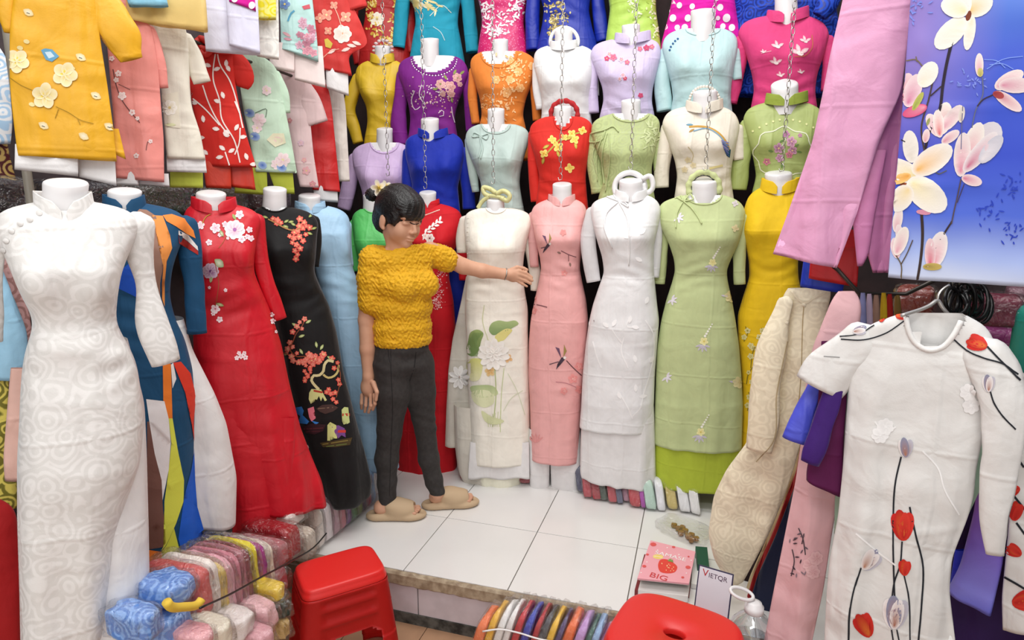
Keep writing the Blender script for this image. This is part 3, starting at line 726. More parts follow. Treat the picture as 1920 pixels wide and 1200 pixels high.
mannequin('pale sky blue high-collared ao dai on a mannequin beside the black velvet dress', (580, 361, 20, 388), ('t', 2.76), 38,
    [(386, 556, 614), (391, 552, 638), (404, 560, 654), (430, 572, 657), (465, 586, 656), (500, 590, 660), (540, 598, 676), (600, 616, 698), (700, 640, 722), (787, 662, 738), (860, 680, 746), (880, 686, 748, 872)],
    fabric('#a9d0ee', 'satin'), collar=(582, 390, 27, .032, .5, .055, .014), sleeves=[[(646, 420, 12), (650, 470, 10), (655, 500, 8)]], fold=(.012, 26, .4), crease=(.42,))
mannequin('bright green blouse on a mannequin in the corner behind the woman', (697, 362, 16, 394), ('y', 2.98), 26,
    [(392, 676, 720), (397, 666, 734), (408, 659, 744), (450, 664, 742), (500, 674, 738), (540, 674, 740), (640, 668, 748)],
    fabric('#5fcf6c', 'satin'), scoop=(698, 386, 16, 13), sleeves=[[(667, 418, 12), (662, 460, 12), (668, 508, 10)]], cap=.4, bust=.02)

# ------------------------------------------------------------------ dressed mannequins in front of the back wall
YB = 2.97
def mini_flowers(P, r, cols, ctr='#f2d890', n=5):
    def fn(e):
        R = random.Random(len(P))
        for p in P: e.flower(p[0], p[1], (p[2] if len(p) > 2 else r), n, R.choice(cols), cols[0], ctr, R.uniform(0, 6))
    return fn
def red_beads(e):
    R = random.Random(8)
    e.line([(793, 450), (800, 432), (812, 422), (826, 414)], 2, '#f5e6e2')
    for i in range(9): e.leaf(797 + i * 3.4, 438 - i * 2.9, 10, 4.5, -75 + (i % 2) * 70, '#fdf6f2')
    e.flower(806, 447, 9, 6, '#fff6f0', '#c8a090', '#7a3040', 0); e.flower(797, 443, 6, 5, '#fff6f0', '#d0a090', '#a05050', 1)
    for i in range(6): e.leaf(832, 470, 12, 4, -110 + i * 22, '#f8ece8')
    for i in range(170):
        f = R.random(); u = 828 + R.gauss(0, 4 + 4 * (1 - f)) - f * 10; v = 500 + f * 80; e.blob(u, v, R.uniform(.7, 1.5), None, 0, R.choice(['#f4b8b8', '#ffe6e0', '#e88c90']), n=5)
    for k in range(13): e.blob(796 + k * 2.3, 404 - k * .85, 1.1, None, 0, '#f3e2d0', n=5)
mannequin('scarlet ao dai with white beaded sprays on a mannequin, partly behind the woman', (802, 356, 16, 388), ('y', YB + .06), 16,
    [(382, 778, 826), (387, 768, 846), (395, 756, 862), (412, 750, 868), (440, 756, 862), (475, 768, 850), (517, 776, 841), (563, 766, 850), (613, 760, 854), (700, 752, 856), (800, 748, 857), (917, 744, 856)],
    fabric('#d31523', 'plain'), collar=(804, 385, 20, .034, .3, .05, .014), sleeves=[[(860, 412, 12), (866, 460, 11), (870, 525, 9)]], deco=[('embroidery', red_beads)], fold=(.010, 22, .5))
CREAM = fabric('#f7f2e6', 'satin'); ORG = fabric('#f7f2e6', 'sheer', .72); ORG2 = fabric('#f5f0e4', 'sheer', .66)
def lotus(e):
    e.poly([(878, 640), (884, 622), (896, 618), (906, 624), (902, 640), (896, 660), (886, 668), (877, 664)], '#9db06c', col2='#6c8a52', sm=True)
    for i in range(9): e.line([(884 + i * 1.6, 668), (879 + i * 2.0, 645 - i), (888 + i * 2.2, 624)], 1.1, '#7f9a5c')
    e.poly([(917, 620), (922, 606), (934, 601), (950, 603), (968, 602), (972, 606), (962, 614), (950, 620), (935, 626), (924, 628)], '#a9bb80', col2='#7f9b62', sm=True)
    e.poly([(928, 632), (938, 622), (952, 616), (960, 618), (952, 630), (944, 638), (932, 640)], '#e2d98a', sm=True)
    e.poly([(878, 675), (902, 674), (903, 700), (898, 712), (884, 714), (878, 705)], '#dede86', col2='#eceabf', sm=True)
    for i in range(11): a = i * .571 + .2; e.petal(926 + math.cos(a) * 17, 664 + math.sin(a) * 17, 13, 7, a, '#fbf8f2', '#efe6dc', .004)
    for i in range(7): a = i * .9; e.petal(926 + math.cos(a) * 8, 662 + math.sin(a) * 8, 8, 5, a, '#fdfbf6', '#f2e8de', .006)
    e.blob(926, 663, 4, 3, 0, '#d8b49a'); e.flower(953, 672, 8, 4, '#ecc79a', '#e0a860', None, .4); e.flower(919, 696, 10, 5, '#ecd09a', '#dca860', None, .8)
    e.poly([(882, 726), (900, 722), (930, 728), (934, 738), (920, 744), (890, 742)], '#b3c48c', col2='#d6dcae', sm=True)
    e.poly([(884, 738), (925, 738), (926, 755), (910, 764), (888, 752)], '#e3e6bc', sm=True)
    e.line([(928, 690), (930, 740), (924, 800)], 2, '#bcc690'); e.line([(945, 690), (940, 740), (938, 810)], 1.6, '#cdd4a8'); e.line([(952, 700), (968, 730), (984, 778)], 1.2, '#d8dcc0'); e.line([(944, 770), (960, 745), (980, 732)], 1.2, '#d8dcc0'); e.line([(908, 572), (905, 600), (916, 640)], 1.3, '#cfd2a4')
    e.poly([(903, 770), (920, 780), (945, 790), (930, 796), (910, 790)], '#d8dcae', sm=True)
    for i in range(6): e.line([(916 + i * 4, 800), (914 + i * 5, 780 - i * 2)], 1, '#c9cf98')
    for i in range(12): e.blob(878 - .4 * i, 408 + i * 8.5, 1.7, None, 0, '#f6f1e6', n=6)
def left_lotus(e):
    for i in range(9): a = i * .7; e.petal(862 + math.cos(a) * 11, 707 + math.sin(a) * 13, 10, 5, a, '#f5f3f0', '#e4e0dc', .003)
    e.blob(862, 706, 3, 2.4, 0, '#c9b4ac')
mannequin('ivory organza ao dai printed with a lotus on the mannequin the woman touches', (929, 368, 17, 396), ('y', YB - .02), 15,
    [(390, 902, 958), (394, 884, 980), (402, 872, 994), (420, 870, 998), (445, 872, 990), (475, 876, 983), (510, 876, 980), (540, 874, 983), (580, 872, 990), (620, 874, 990), (700, 877, 992), (780, 880, 994), (862, 883, 995)],
    CREAM, scoop=(930, 388, 19, 12), smat=ORG, sleeves=[[(873, 412, 11), (866, 445, 11), (866, 474, 10)], [(991, 420, 11), (996, 470, 11), (1003, 515, 10), (1001, 545, 6)]],
    panels=[('back_panel', [(520, 872, 930), (570, 862, 930), (640, 846, 930), (700, 838, 930), (780, 834, 930), (842, 832, 930, 850)], ORG2, dict(off=-.05, ds=.8)),
            ('lining', [(820, 884, 992), (886, 880, 993)], WHITE, dict(off=.07, ds=.5, hemwave=.006))],
    trousers=[([(760, 850, 980), (840, 852, 976), (885, 858, 974), (905, 868, 970)], fabric('#efe9dd', 'sheer', .8), dict(off=-.03)), ([(800, 890, 975), (860, 895, 977), (918, 898, 978)], fabric('#f1efdb'), dict(off=-.01, hemwave=.012))],
    deco=[('printed_lotus', lotus), ('applique_flower', left_lotus)], crease=(.30, .52, .80, .98), fold=(.004, 30, .5), bust=.026)
def pink_birds(e):
    for (x, y, k) in [(1024, 455, 1.0), (1050, 668, 1.25)]:
        e.poly([(x - 4 * k, y + 12 * k), (x + 2 * k, y + 2 * k), (x + 8 * k, y), (x + 7 * k, y + 5 * k), (x + 1 * k, y + 12 * k), (x - 6 * k, y + 20 * k)], '#4a3a48', 5)
        e.poly([(x + 2 * k, y + 3 * k), (x - 7 * k, y - 14 * k), (x - 1 * k, y - 12 * k)], '#6a4a64', 5); e.poly([(x + 5 * k, y + 1 * k), (x + 6 * k, y - 18 * k), (x + 10 * k, y - 8 * k)], '#a08a50', 5)
        e.line([(x - 2 * k, y + 8 * k), (x - 16 * k, y + 12 * k)], 1.5, '#5a4452'); e.blob(x + 7 * k, y + 2 * k, 2.4 * k, None, 0, '#efe6e0', n=6)
    e.line([(1062, 676), (1075, 690), (1090, 704)], 1.8, '#6a4048'); e.line([(996, 570), (1010, 572), (1026, 576)], 1.8, '#7a4a52'); e.line([(1052, 470), (1068, 478), (1080, 482)], 1.4, '#7a4a52'); e.line([(1066, 478), (1066, 490)], 1.2, '#7a4a52'); e.line([(1042, 716), (1060, 718), (1084, 728)], 1.3, '#c08088')
    for u, v, r in [(1056, 436, 6), (1058, 512, 6), (1000, 582, 7), (1085, 687, 8), (1074, 710, 9), (1086, 730, 8), (1057, 733, 7), (1001, 560, 6)]:
        e.flower(u, v, r, 5, '#f0a09c', '#e28886', '#f4c0b8', u); e.flower(u, v, r * .55, 5, '#f6b8b2', '#e08a88', '#f8d0c8', u + 1)
    for i in range(5): e.leaf(1004, 830, 18, 4, -140 + i * 26, '#e39a98')
    e.leaf(1052, 475, 8, 4, 200, '#8a6a60'); e.leaf(1068, 492, 8, 4, 80, '#8a6a60')
PINK = fabric('#efb0ae', 'satin')
mannequin('rose pink ao dai embroidered with swallows and blossoms over white trousers on a mannequin', (1054, 340, 18, 378), ('y', YB + .035), 10,
    [(374, 1026, 1080), (378, 1014, 1090), (386, 1000, 1098), (402, 995, 1102), (425, 1000, 1097), (455, 1006, 1092), (480, 1012, 1089), (503, 1015, 1087), (530, 1010, 1092), (560, 1003, 1099), (600, 995, 1103), (640, 992, 1101), (700, 991, 1096), (760, 994, 1090), (855, 996, 1086, 862)],
    PINK, collar=(1053, 377, 25, .034, .5, .055, .016), sleeves=[[(1000, 402, 9), (999, 440, 9), (1002, 500, 8)], [(1098, 402, 9), (1105, 460, 10), (1110, 520, 9)]], smat=fabric('#f0b8b6', 'sheer', .7),
    trousers=[([(800, 993, 1032), (860, 992, 1031), (925, 995, 1030), (936, 1004, 1026)], WHITE, dict(fold=(.004, 30, 0), off=.01, prof=([0, 2], [.05, .05], [.05, .05]))), ([(800, 1032, 1088), (860, 1032, 1090), (925, 1034, 1090), (936, 1040, 1084)], WHITE, dict(fold=(.005, 30, 0), off=.01, prof=([0, 2], [.05, .05], [.05, .05])))],
    deco=[('embroidery', pink_birds)], crease=(.42, .62, .95), fold=(.004, 30, .6), bust=.03)
def white_vines(e):
    for L in [[(1170, 632), (1165, 655), (1178, 690)], [(1148, 618), (1160, 636), (1168, 645)], [(1178, 600), (1175, 612), (1186, 614)], [(1210, 600), (1224, 625), (1226, 650), (1218, 700), (1206, 740), (1200, 765), (1184, 782)], [(1164, 740), (1180, 770), (1186, 785)], [(1112, 640), (1120, 670), (1128, 690)]]: e.line(L, 2.2, '#fbfafa')
    for u, v, a in [(1148, 612, -60), (1142, 614, -140), (1180, 606, -80), (1184, 612, 10), (1192, 680, -100), (1192, 735, -90), (1198, 744, -10), (1164, 748, -110), (1210, 570, -70), (1200, 440, -50), (1204, 490, -150), (1170, 446, -20), (1218, 680, -60), (1100, 612, -80)]: e.leaf(u, v, 15, 8, a, '#fcfbfb')
def ribbon_bow(pts_list, r, mat):
    def ex(T, g, d):
        e = Emb(g, .005)
        for P in pts_list:
            Q = catmull(np.array(P, dtype=float), 22); V, F = tube([e.hit(*q) for q in Q], r, 6); T.parts.append(('ribbon', V, F, mat, None, d, None, True, None))
    return ex
def add_ribbons(T, loops, r, mat):
    """thin cloth ties laid over a finished thing, as further parts of it"""
    e = Emb(T.g, .004)
    for P in loops:
        Q = catmull(np.array(P, dtype=float), 24); V, F = tube([e.hit(*q) for q in Q], r, 6)
        o = mesh_obj('ribbon_tie', V, F, mat, loc=T.loc); o.parent = T.objs[1]
m = mannequin('sheer white ao dai with ribbon bow and white leaf vines on a mannequin', (1183, 332, 22, 370), ('y', YB - .02), 4,
    [(366, 1152, 1214), (370, 1132, 1224), (378, 1112, 1234), (392, 1106, 1240), (425, 1113, 1234), (455, 1121, 1227), (480, 1129, 1226), (510, 1133, 1226), (540, 1122, 1229), (570, 1112, 1232), (600, 1105, 1236), (650, 1098, 1232), (700, 1093, 1228), (760, 1090, 1226), (797, 1087, 1219, 806)],
    fabric('#efeff0', 'satin'), collar=(1183, 369, 29, .036, .5, .06, .016), smat=fabric('#f2f2f4', 'sheer', .72), sleeves=[[(1112, 396, 13), (1103, 450, 14), (1108, 500, 14), (1113, 528, 13)], [(1233, 400, 9), (1232, 460, 9), (1228, 520, 8)]],
    trousers=[([(760, 1092, 1226), (820, 1089, 1228), (885, 1088, 1230, 905), (892, 1090, 1229, 912)], WHITE, dict(fold=(.010, 34, .0)))],
    deco=[('embroidery', white_vines)], crease=(.40, .70, 1.0), fold=(.003, 30, .6), bust=.028)
add_ribbons(m, [[(1160, 378), (1142, 362), (1138, 366), (1160, 378)], [(1160, 378), (1178, 388), (1172, 380), (1160, 378)], [(1160, 378), (1176, 410), (1180, 460), (1179, 498)], [(1158, 380), (1138, 400), (1134, 420), (1148, 465)]], .0035, fabric('#f6f5f5'))
LIME = fabric('#c3cf98', 'plain', 1.0)
def lime_flowers(e):
    for u, v, k in [(1336, 492, .9), (1320, 640, 1.0), (1314, 810, 1.0)]:
        for i in range(6): e.blob(u + 2 + i * 2.6 * k, v - 10 * k - i * 4.4 * k, 2.6 - i * .2, None, 0, '#f8f6ea', n=6)
        e.flower(u, v, 8 * k, 5, '#f3efb4', '#e8dc8c', '#d8c860', .3)
        for a in (60, 95, 130, 165, 20): e.leaf(u - 2, v + 6 * k, 15 * k, 4, a, '#b7aebf', '#d8d4dc')
    for u, v in [(1272, 408), (1260, 562), (1250, 707)]:
        for a in (-60, -20, 30, 80, 140): e.leaf(u, v, 11, 4, a, '#d4ccd8', '#ece8ee')
    for u, v in [(1369, 556), (1384, 717)]:
        e.flower(u, v, 11, 6, '#f1ecb8', '#e4d8a0', '#d0b860', .3); e.leaf(u - 4, v, 14, 4, 190, '#d4ccd8')
    e.flower(1378, 382, 6, 4, '#e0d8d8', '#c8bcc0', None, .3); e.flower(1378, 428, 7, 4, '#e8dcb0', '#d8c890', None, .3)
m = mannequin('pale green ao dai with small yellow flowers over bright lime trousers on a mannequin', (1321, 332, 24, 374), ('y', YB + .02), -2,
    [(366, 1284, 1358), (371, 1262, 1374), (380, 1240, 1390), (398, 1232, 1399), (425, 1238, 1394), (455, 1254, 1386), (485, 1264, 1371), (508, 1266, 1362), (530, 1260, 1365), (560, 1250, 1372), (600, 1240, 1379), (650, 1232, 1386), (700, 1230, 1390), (760, 1228, 1393), (828, 1226, 1391, 840)],
    LIME, scoop=(1320, 366, 33, 18), sleeves=[[(1243, 406, 15), (1240, 450, 13), (1238, 500, 12), (1236, 532, 10)], [(1392, 408, 12), (1388, 450, 12), (1386, 500, 11), (1387, 533, 11)]],
    trousers=[([(800, 1230, 1390), (850, 1227, 1389), (905, 1228, 1382, 917)], fabric('#b4c43c', 'plain'), dict(fold=(.005, 26, .0), prof=([0, 2], [.085, .085], [.07, .07])))],
    deco=[('embroidery', lime_flowers)], crease=(.42, .98), fold=(.005, 26, .6), bust=.028)
add_ribbons(m, [[(1282, 378), (1264, 364), (1270, 360), (1282, 378)], [(1282, 378), (1300, 372), (1296, 366), (1282, 378)], [(1282, 378), (1296, 390), (1308, 406), (1316, 420)], [(1280, 380), (1270, 400), (1268, 428)]], .0035, fabric('#c9d59c'))
def gold_twigs(e):
    for L in [[(1395, 640), (1402, 625), (1398, 612)], [(1425, 640), (1432, 625), (1428, 615)], [(1408, 690), (1412, 660), (1416, 650)], [(1400, 720), (1404, 700), (1412, 688)], [(1402, 770), (1408, 745), (1404, 735)]]: e.line(L, 1.8, '#8a7a20')
    R = random.Random(5)
    for u, v in [(1396, 632), (1402, 620), (1430, 620), (1424, 632), (1412, 652), (1408, 668), (1404, 698), (1410, 716), (1406, 744), (1402, 760), (1408, 648), (1414, 730)]: e.flower(u, v, R.uniform(4, 6), 5, '#ece6b0', '#b8a840', '#7a6a20', u)
mannequin('bright yellow high-collared ao dai with gold twig embroidery on a mannequin beside the beige jacket', (1460, 318, 24, 356), ('y', YB + .06), -6,
    [(352, 1426, 1496), (357, 1414, 1504), (370, 1402, 1512), (395, 1394, 1514), (430, 1391, 1508), (460, 1398, 1502), (490, 1404, 1496), (520, 1405, 1497), (550, 1395, 1503), (590, 1383, 1512), (640, 1384, 1512), (700, 1390, 1506), (770, 1390, 1500), (840, 1388, 1500), (915, 1388, 1502)],
    fabric('#e9c118', 'plain'), collar=(1462, 352, 33, .045, .7, .06, .02), deco=[('embroidery', gold_twigs)], crease=(.36, .60), fold=(.005, 26, .6), bust=.034)
# ------------------------------------------------------------------ second tier on the back wall
YC, YD, YE = 3.13, 3.28, 3.44
def up(label, nk, Y, a, rows, col, kind='plain', **kw):
    kw.setdefault('ds', .78); kw.setdefault('bust', .028); kw.setdefault('fold', (.006, 26, .5))
    return mannequin(label, nk, ('y', Y), a, rows, fabric(col, kind) if isinstance(col, str) else col, **kw)
up('lavender scoop-neck blouse on a hanging mannequin above the bright green blouse', (721, 237, 15, 270), YC, 18,
   [(268, 690, 750), (273, 672, 764), (284, 660, 772), (310, 662, 768), (335, 672, 762), (360, 680, 758), (385, 682, 758), (420, 676, 762)], '#d3b7e0', 'satin',
   scoop=(721, 266, 27, 22), sleeves=[[(668, 296, 13), (657, 335, 14), (647, 380, 13), (644, 392, 12)]], crease=(.30,))
up('royal blue velvet ao dai on a hanging mannequin between the lavender and grey-green ones', (806, 218, 17, 258), YC, 15,
   [(250, 786, 850), (254, 770, 858), (264, 760, 868), (290, 760, 872), (320, 768, 866), (350, 774, 858), (390, 768, 862), (430, 768, 866)], '#0d2aa6', 'velvet', panels=[('back_panel', [(410, 770, 866), (500, 776, 876), (612, 800, 892)], fabric('#0d2aa6', 'velvet'), dict(off=-.03, ds=.5))],
   collar=(812, 252, 28, .034, .9, .055, .02), sleeves=[[(768, 285, 12), (764, 330, 11), (766, 370, 10)], [(868, 285, 13), (876, 330, 13), (880, 392, 12)]], bust=.036)
m = up('grey-green ao dai with a little neck tie on a hanging mannequin', (930, 200, 16, 236), YC, 12,
   [(234, 896, 968), (239, 882, 984), (248, 874, 992), (265, 872, 992), (290, 880, 984), (320, 893, 976), (345, 903, 974), (370, 900, 978), (400, 893, 984), (450, 888, 990)], '#b3c6c0', 'satin',
   scoop=(930, 233, 27, 18), sleeves=[[(882, 262, 11), (884, 300, 10), (892, 360, 7)]], crease=(.30,))
add_ribbons(m, [[(902, 255), (888, 250), (886, 256), (902, 256)], [(902, 256), (916, 252), (912, 262), (902, 256)], [(900, 257), (902, 280), (898, 296)], [(902, 257), (906, 275), (902, 298)]], .003, fabric('#b8cbc4'))
def yellow_blossoms(e):
    e.line([(1020, 294), (1036, 276), (1050, 262), (1070, 254), (1095, 246)], 3, '#b8a040')
    for u, v, r in [(1020, 288, 8), (1035, 262, 8), (1047, 276, 10), (1058, 258, 7), (1072, 251, 8), (1077, 262, 9), (1092, 245, 8), (1068, 315, 9), (1040, 268, 6)]:
        e.flower(u, v, r, 4, '#f3dc7c', '#e6b840', '#d89a30', u)
    for u, v, a in [(1020, 294, 100), (1030, 272, 150), (1044, 282, 70), (1060, 262, -20), (1078, 266, 80)]: e.leaf(u, v, 14, 6, a, '#d8c45a', '#a89030')
up('bright red blouse embroidered with yellow blossoms on a hanging mannequin', (1056, 195, 17, 238), YC, 8,
   [(220, 1022, 1092), (225, 1006, 1104), (236, 994, 1112), (260, 992, 1110), (290, 1002, 1104), (330, 1012, 1098), (360, 1008, 1100), (420, 1000, 1106)], '#d32a20', 'plain',
   scoop=(1056, 218, 18, 26), sleeves=[[(1002, 250, 11), (1000, 300, 11), (1006, 378, 10)], [(1104, 250, 9), (1106, 310, 8)]], deco=[('embroidery', yellow_blossoms)])
m = up('sage green blouse with long hanging ties on a mannequin above the sheer white ao dai', (1183, 183, 18, 222), YC, 2,
   [(214, 1146, 1222), (219, 1126, 1232), (230, 1110, 1238), (250, 1108, 1236), (280, 1118, 1230), (310, 1130, 1222), (340, 1132, 1222), (370, 1122, 1228), (420, 1116, 1232)], '#b3bf86', 'brocade',
   scoop=(1183, 212, 34, 17), sleeves=[[(1118, 252, 12), (1114, 300, 13), (1122, 362, 14)], [(1232, 252, 9), (1234, 320, 9)]],
   deco=[('fringe_embroidery', lambda e: [e.leaf(1222 + random.Random(i).uniform(-14, 14), 255 + random.Random(i + 50).uniform(-20, 22), 12, 3, i * 37, '#ccd6a2') for i in range(34)])])
add_ribbons(m, [[(1135, 244), (1102, 256), (1098, 262), (1130, 262), (1135, 246)], [(1135, 244), (1150, 238), (1160, 248)], [(1132, 250), (1118, 300), (1120, 340)], [(1138, 250), (1130, 290), (1134, 345)], [(1142, 250), (1144, 300), (1136, 360)], [(1120, 262), (1112, 290), (1120, 330)]], .0032, fabric('#bcc890'))
def phoenix(e):
    e.line([(1292, 238), (1310, 237), (1330, 240), (1350, 252), (1362, 268), (1368, 284)], 3.5, '#c89a48'); e.line([(1300, 246), (1325, 241), (1350, 256), (1366, 280)], 2.2, '#7aa0b8')
    e.leaf(1300, 234, 14, 4, 180, '#6a98b0'); e.leaf(1302, 242, 12, 4, 150, '#b08a50')
    for i in range(6): e.line([(1352 + i, 264 + i * 3), (1366, 268 + i * 5)], 2, ['#8a86c0', '#6a78b0', '#4a5a9c'][i % 3])
    e.poly([(1358, 282), (1370, 280), (1368, 296), (1362, 292)], '#1f5a6a', 5); e.line([(1290, 275), (1300, 290), (1296, 305)], 1.5, '#c8b890'); e.line([(1330, 316), (1355, 310)], 4, '#e8d89a')
    for u, v in [(1290, 300), (1300, 310), (1284, 318)]: e.flower(u, v, 6, 5, '#ded0ac', '#c8b488', None, u)
up('ivory silk high-collared blouse with a crane tail embroidery on a hanging mannequin', (1322, 165, 22, 206), YC, -1,
   [(200, 1284, 1354), (205, 1262, 1368), (214, 1248, 1380), (235, 1240, 1388), (265, 1252, 1382), (300, 1265, 1374), (330, 1270, 1370), (360, 1266, 1374), (420, 1256, 1384)], '#e8dfcf', 'satin',
   collar=(1320, 203, 33, .04, .5, .06, .02), sleeves=[[(1254, 238, 15), (1246, 285, 15), (1240, 335, 14), (1240, 352, 13)], [(1382, 240, 11), (1386, 300, 10)]], deco=[('embroidery', phoenix)])
def sage_panel(e):
    P = [(1470 + 55 * math.cos(a) * (1 + .07 * math.cos(8 * a)), 286 + 46 * math.sin(a) * (1 + .07 * math.cos(8 * a))) for a in np.linspace(0, 6.283, 40)]
    e.line(P, 2, '#e3e6c8', smooth=False)
    R = random.Random(2)
    for u, v, r in [(1460, 278, 10), (1484, 266, 10), (1486, 282, 9), (1474, 252, 7), (1462, 296, 8), (1438, 303, 7), (1480, 290, 7), (1500, 254, 4)]: e.flower(u, v, r, 5, R.choice(['#d9a9c0', '#c890b4', '#dc8a92']), '#8a4a70', '#e8c890', u)
    for u, v, a in [(1490, 275, -30), (1494, 284, 10), (1470, 262, 150), (1450, 284, 190), (1466, 306, 90)]: e.leaf(u, v, 10, 4, a, '#6a8a4a')
    for i in range(11): e.blob(1412 + i * 12.5, 246 - 22 * math.sin(i / 10 * math.pi) + (i > 7) * 0, 2.2, None, 0, '#dfe0a0', n=6)
up('moss green high-collared blouse with a scalloped flower medallion on a hanging mannequin', (1472, 145, 24, 196), YC, -5,
   [(192, 1436, 1512), (197, 1416, 1526), (206, 1400, 1540), (225, 1392, 1548), (260, 1402, 1542), (295, 1412, 1530), (330, 1418, 1522), (360, 1410, 1528), (420, 1400, 1536)], '#a7b56c', 'satin',
   collar=(1474, 190, 36, .04, .5, .06, .018), cmat=fabric('#8f9f3c'), cap=.9, sleeves=[[(1402, 232, 14), (1393, 285, 16), (1384, 340, 17), (1382, 356, 16)]], deco=[('embroidery', sage_panel)])
# ------------------------------------------------------------------ third tier
up('mustard yellow high-collared blouse on a mannequin of the third tier beside the purple one', (718, 82, 15, 118), YD, 18,
   [(114, 690, 744), (118, 678, 752), (128, 668, 758), (150, 666, 756), (175, 676, 752), (200, 688, 746), (230, 690, 746), (262, 684, 750), (320, 680, 756)], '#e2bc2a', 'satin',
   collar=(717, 114, 22, .04, .4, .055, .018), sleeves=[[(672, 146, 12), (660, 180, 12), (654, 210, 12), (664, 240, 11), (672, 268, 10)]], crease=(.30,))
def purple_beads(e):
    R = random.Random(6)
    for i in range(24):
        a = i / 23 * math.pi; e.blob(814 + 42 * math.cos(a), 112 + 30 * math.sin(a), 1.4, None, 0, '#efe6ee', n=5)
    for i in range(60): e.blob(R.gauss(812, 26), R.gauss(172, 12), R.uniform(.9, 1.8), None, 0, R.choice(['#d9b8d0', '#c8a0a8', '#efe0e8']), n=5)
    for i in range(45): e.blob(R.gauss(820, 20), R.gauss(188, 12), R.uniform(1, 2.2), None, 0, R.choice(['#d6a09a', '#b87a80', '#e8c8c0']), n=5)
    for u, v, r in [(843, 163, 11), (857, 146, 9), (826, 158, 9), (846, 176, 7), (830, 175, 6), (862, 158, 5)]: e.flower(u, v, r, 6, '#e2b2ac', '#b87478', '#7a8a4a', u); e.flower(u, v, r * .55, 5, '#ecc6be', '#c08084', None, u + .5)
    for u, v, a in [(838, 150, -120), (850, 140, -60), (862, 140, -40), (846, 182, 80), (822, 166, 170)]: e.leaf(u, v, 11, 5, a, '#8a9450')
    for L in [[(778, 170), (772, 190), (780, 206), (788, 200)], [(790, 160), (786, 176), (796, 196)], [(822, 212), (830, 206), (832, 216), (824, 218)], [(846, 200), (848, 215), (852, 230)]]: e.line(L, 1.5, '#e8d8e4')
up('purple scoop-neck ao dai with beaded rose spray on a mannequin of the third tier', (806, 68, 17, 110), YD, 15,
   [(106, 772, 854), (111, 758, 866), (120, 748, 874), (140, 746, 880), (165, 756, 870), (195, 766, 858), (220, 770, 852), (245, 768, 856), (290, 760, 864)], '#7d1f86', 'plain',
   scoop=(814, 104, 42, 36), sleeves=[[(756, 140, 13), (750, 190, 13), (748, 240, 15), (752, 272, 15)], [(874, 142, 11), (880, 190, 10), (884, 246, 10)]], deco=[('beadwork', purple_beads)])
def orange_lace(e):
    R = random.Random(9)
    for i in range(150):
        f = R.random(); u = 965 - 40 * abs(f - .25) + R.gauss(0, 11) ; v = 108 + f * 125 + R.gauss(0, 6)
        e.blob(u, v, R.uniform(2, 5), R.uniform(1, 2), R.uniform(0, 3), R.choice(['#f2b878', '#eda862', '#f6cc9a']), n=6)
    for i in range(40): e.blob(R.gauss(915, 8), 175 + R.random() * 30, R.uniform(1.5, 3.5), 1.2, R.uniform(0, 3), '#f0b070', n=6)
    for u, v in [(960, 118), (972, 135), (956, 150), (975, 165), (950, 175), (998, 124), (930, 150)]: e.flower(u, v, 8, 6, '#f3bc80', '#e09a50', '#f8d8a8', u)
up('orange ao dai with lace flowers over one shoulder on a mannequin of the third tier', (938, 70, 15, 104), YD, 12,
   [(98, 902, 982), (103, 890, 994), (112, 882, 1004), (130, 882, 1004), (155, 890, 998), (185, 900, 986), (215, 904, 980), (240, 898, 986), (300, 890, 998)], '#dd7f31', 'plain',
   scoop=(936, 100, 34, 27), sleeves=[[(888, 132, 9), (886, 175, 9), (892, 232, 8)], [(998, 132, 9), (1004, 180, 9), (1008, 226, 9)]], deco=[('lace_applique', orange_lace)])
up('glossy white high-collared blouse with pocket on a mannequin of the third tier', (1057, 52, 17, 92), YD, 8,
   [(86, 1026, 1092), (90, 1012, 1104), (98, 1002, 1114), (120, 1000, 1116), (150, 1008, 1112), (185, 1016, 1106), (215, 1016, 1108), (260, 1008, 1114)], '#e2e2e2', 'satin', collar=(1057, 90, 26, .036, .5, .055, .016), sleeves=[[(1006, 120, 8), (1006, 160, 8), (1012, 205, 7)], [(1112, 120, 8), (1116, 180, 8)]])
up('lilac high-collared blouse with small pink flowers on a mannequin of the third tier', (1183, 42, 17, 78), YD, 2,
   [(74, 1148, 1222), (78, 1128, 1232), (86, 1112, 1238), (105, 1106, 1240), (135, 1118, 1232), (165, 1130, 1224), (190, 1132, 1222), (220, 1124, 1228), (270, 1118, 1234)], '#cdbfdf', 'satin', collar=(1186, 76, 33, .04, .6, .06, .018),
   sleeves=[[(1116, 112, 11), (1110, 160, 11), (1112, 212, 11)], [(1234, 112, 9), (1236, 180, 8)]], deco=[('embroidery', mini_flowers([(1143, 102, 6), (1150, 108, 7), (1138, 110, 5), (1165, 112, 6), (1176, 117, 5), (1200, 92, 5), (1212, 90, 6), (1222, 88, 5), (1168, 141, 5), (1162, 148, 4), (1172, 147, 4), (1201, 179, 5)], 5, ['#c8466e', '#e8dce8', '#d8849c']))])
up('pale aqua satin blouse with blue shoulder buttons on a mannequin of the third tier', (1318, 12, 22, 62), YD, -1,
   [(56, 1274, 1362), (61, 1258, 1374), (70, 1246, 1382), (90, 1240, 1384), (120, 1248, 1378), (155, 1258, 1372), (185, 1262, 1370), (215, 1256, 1374), (270, 1248, 1382)], '#b8d8da', 'satin',
   scoop=(1318, 54, 32, 13), sleeves=[[(1250, 96, 13), (1242, 150, 14), (1246, 208, 15)], [(1378, 96, 10), (1382, 150, 9)]], deco=[('button', (lambda q: (lambda e: e.blob(q[0], q[1], 2.2, None, 0, '#2a5a8a', n=7, dome=.002)))(q)) for q in [(1256, 94), (1258, 88), (1262, 82), (1266, 77), (1271, 73)]], crease=(.28,))
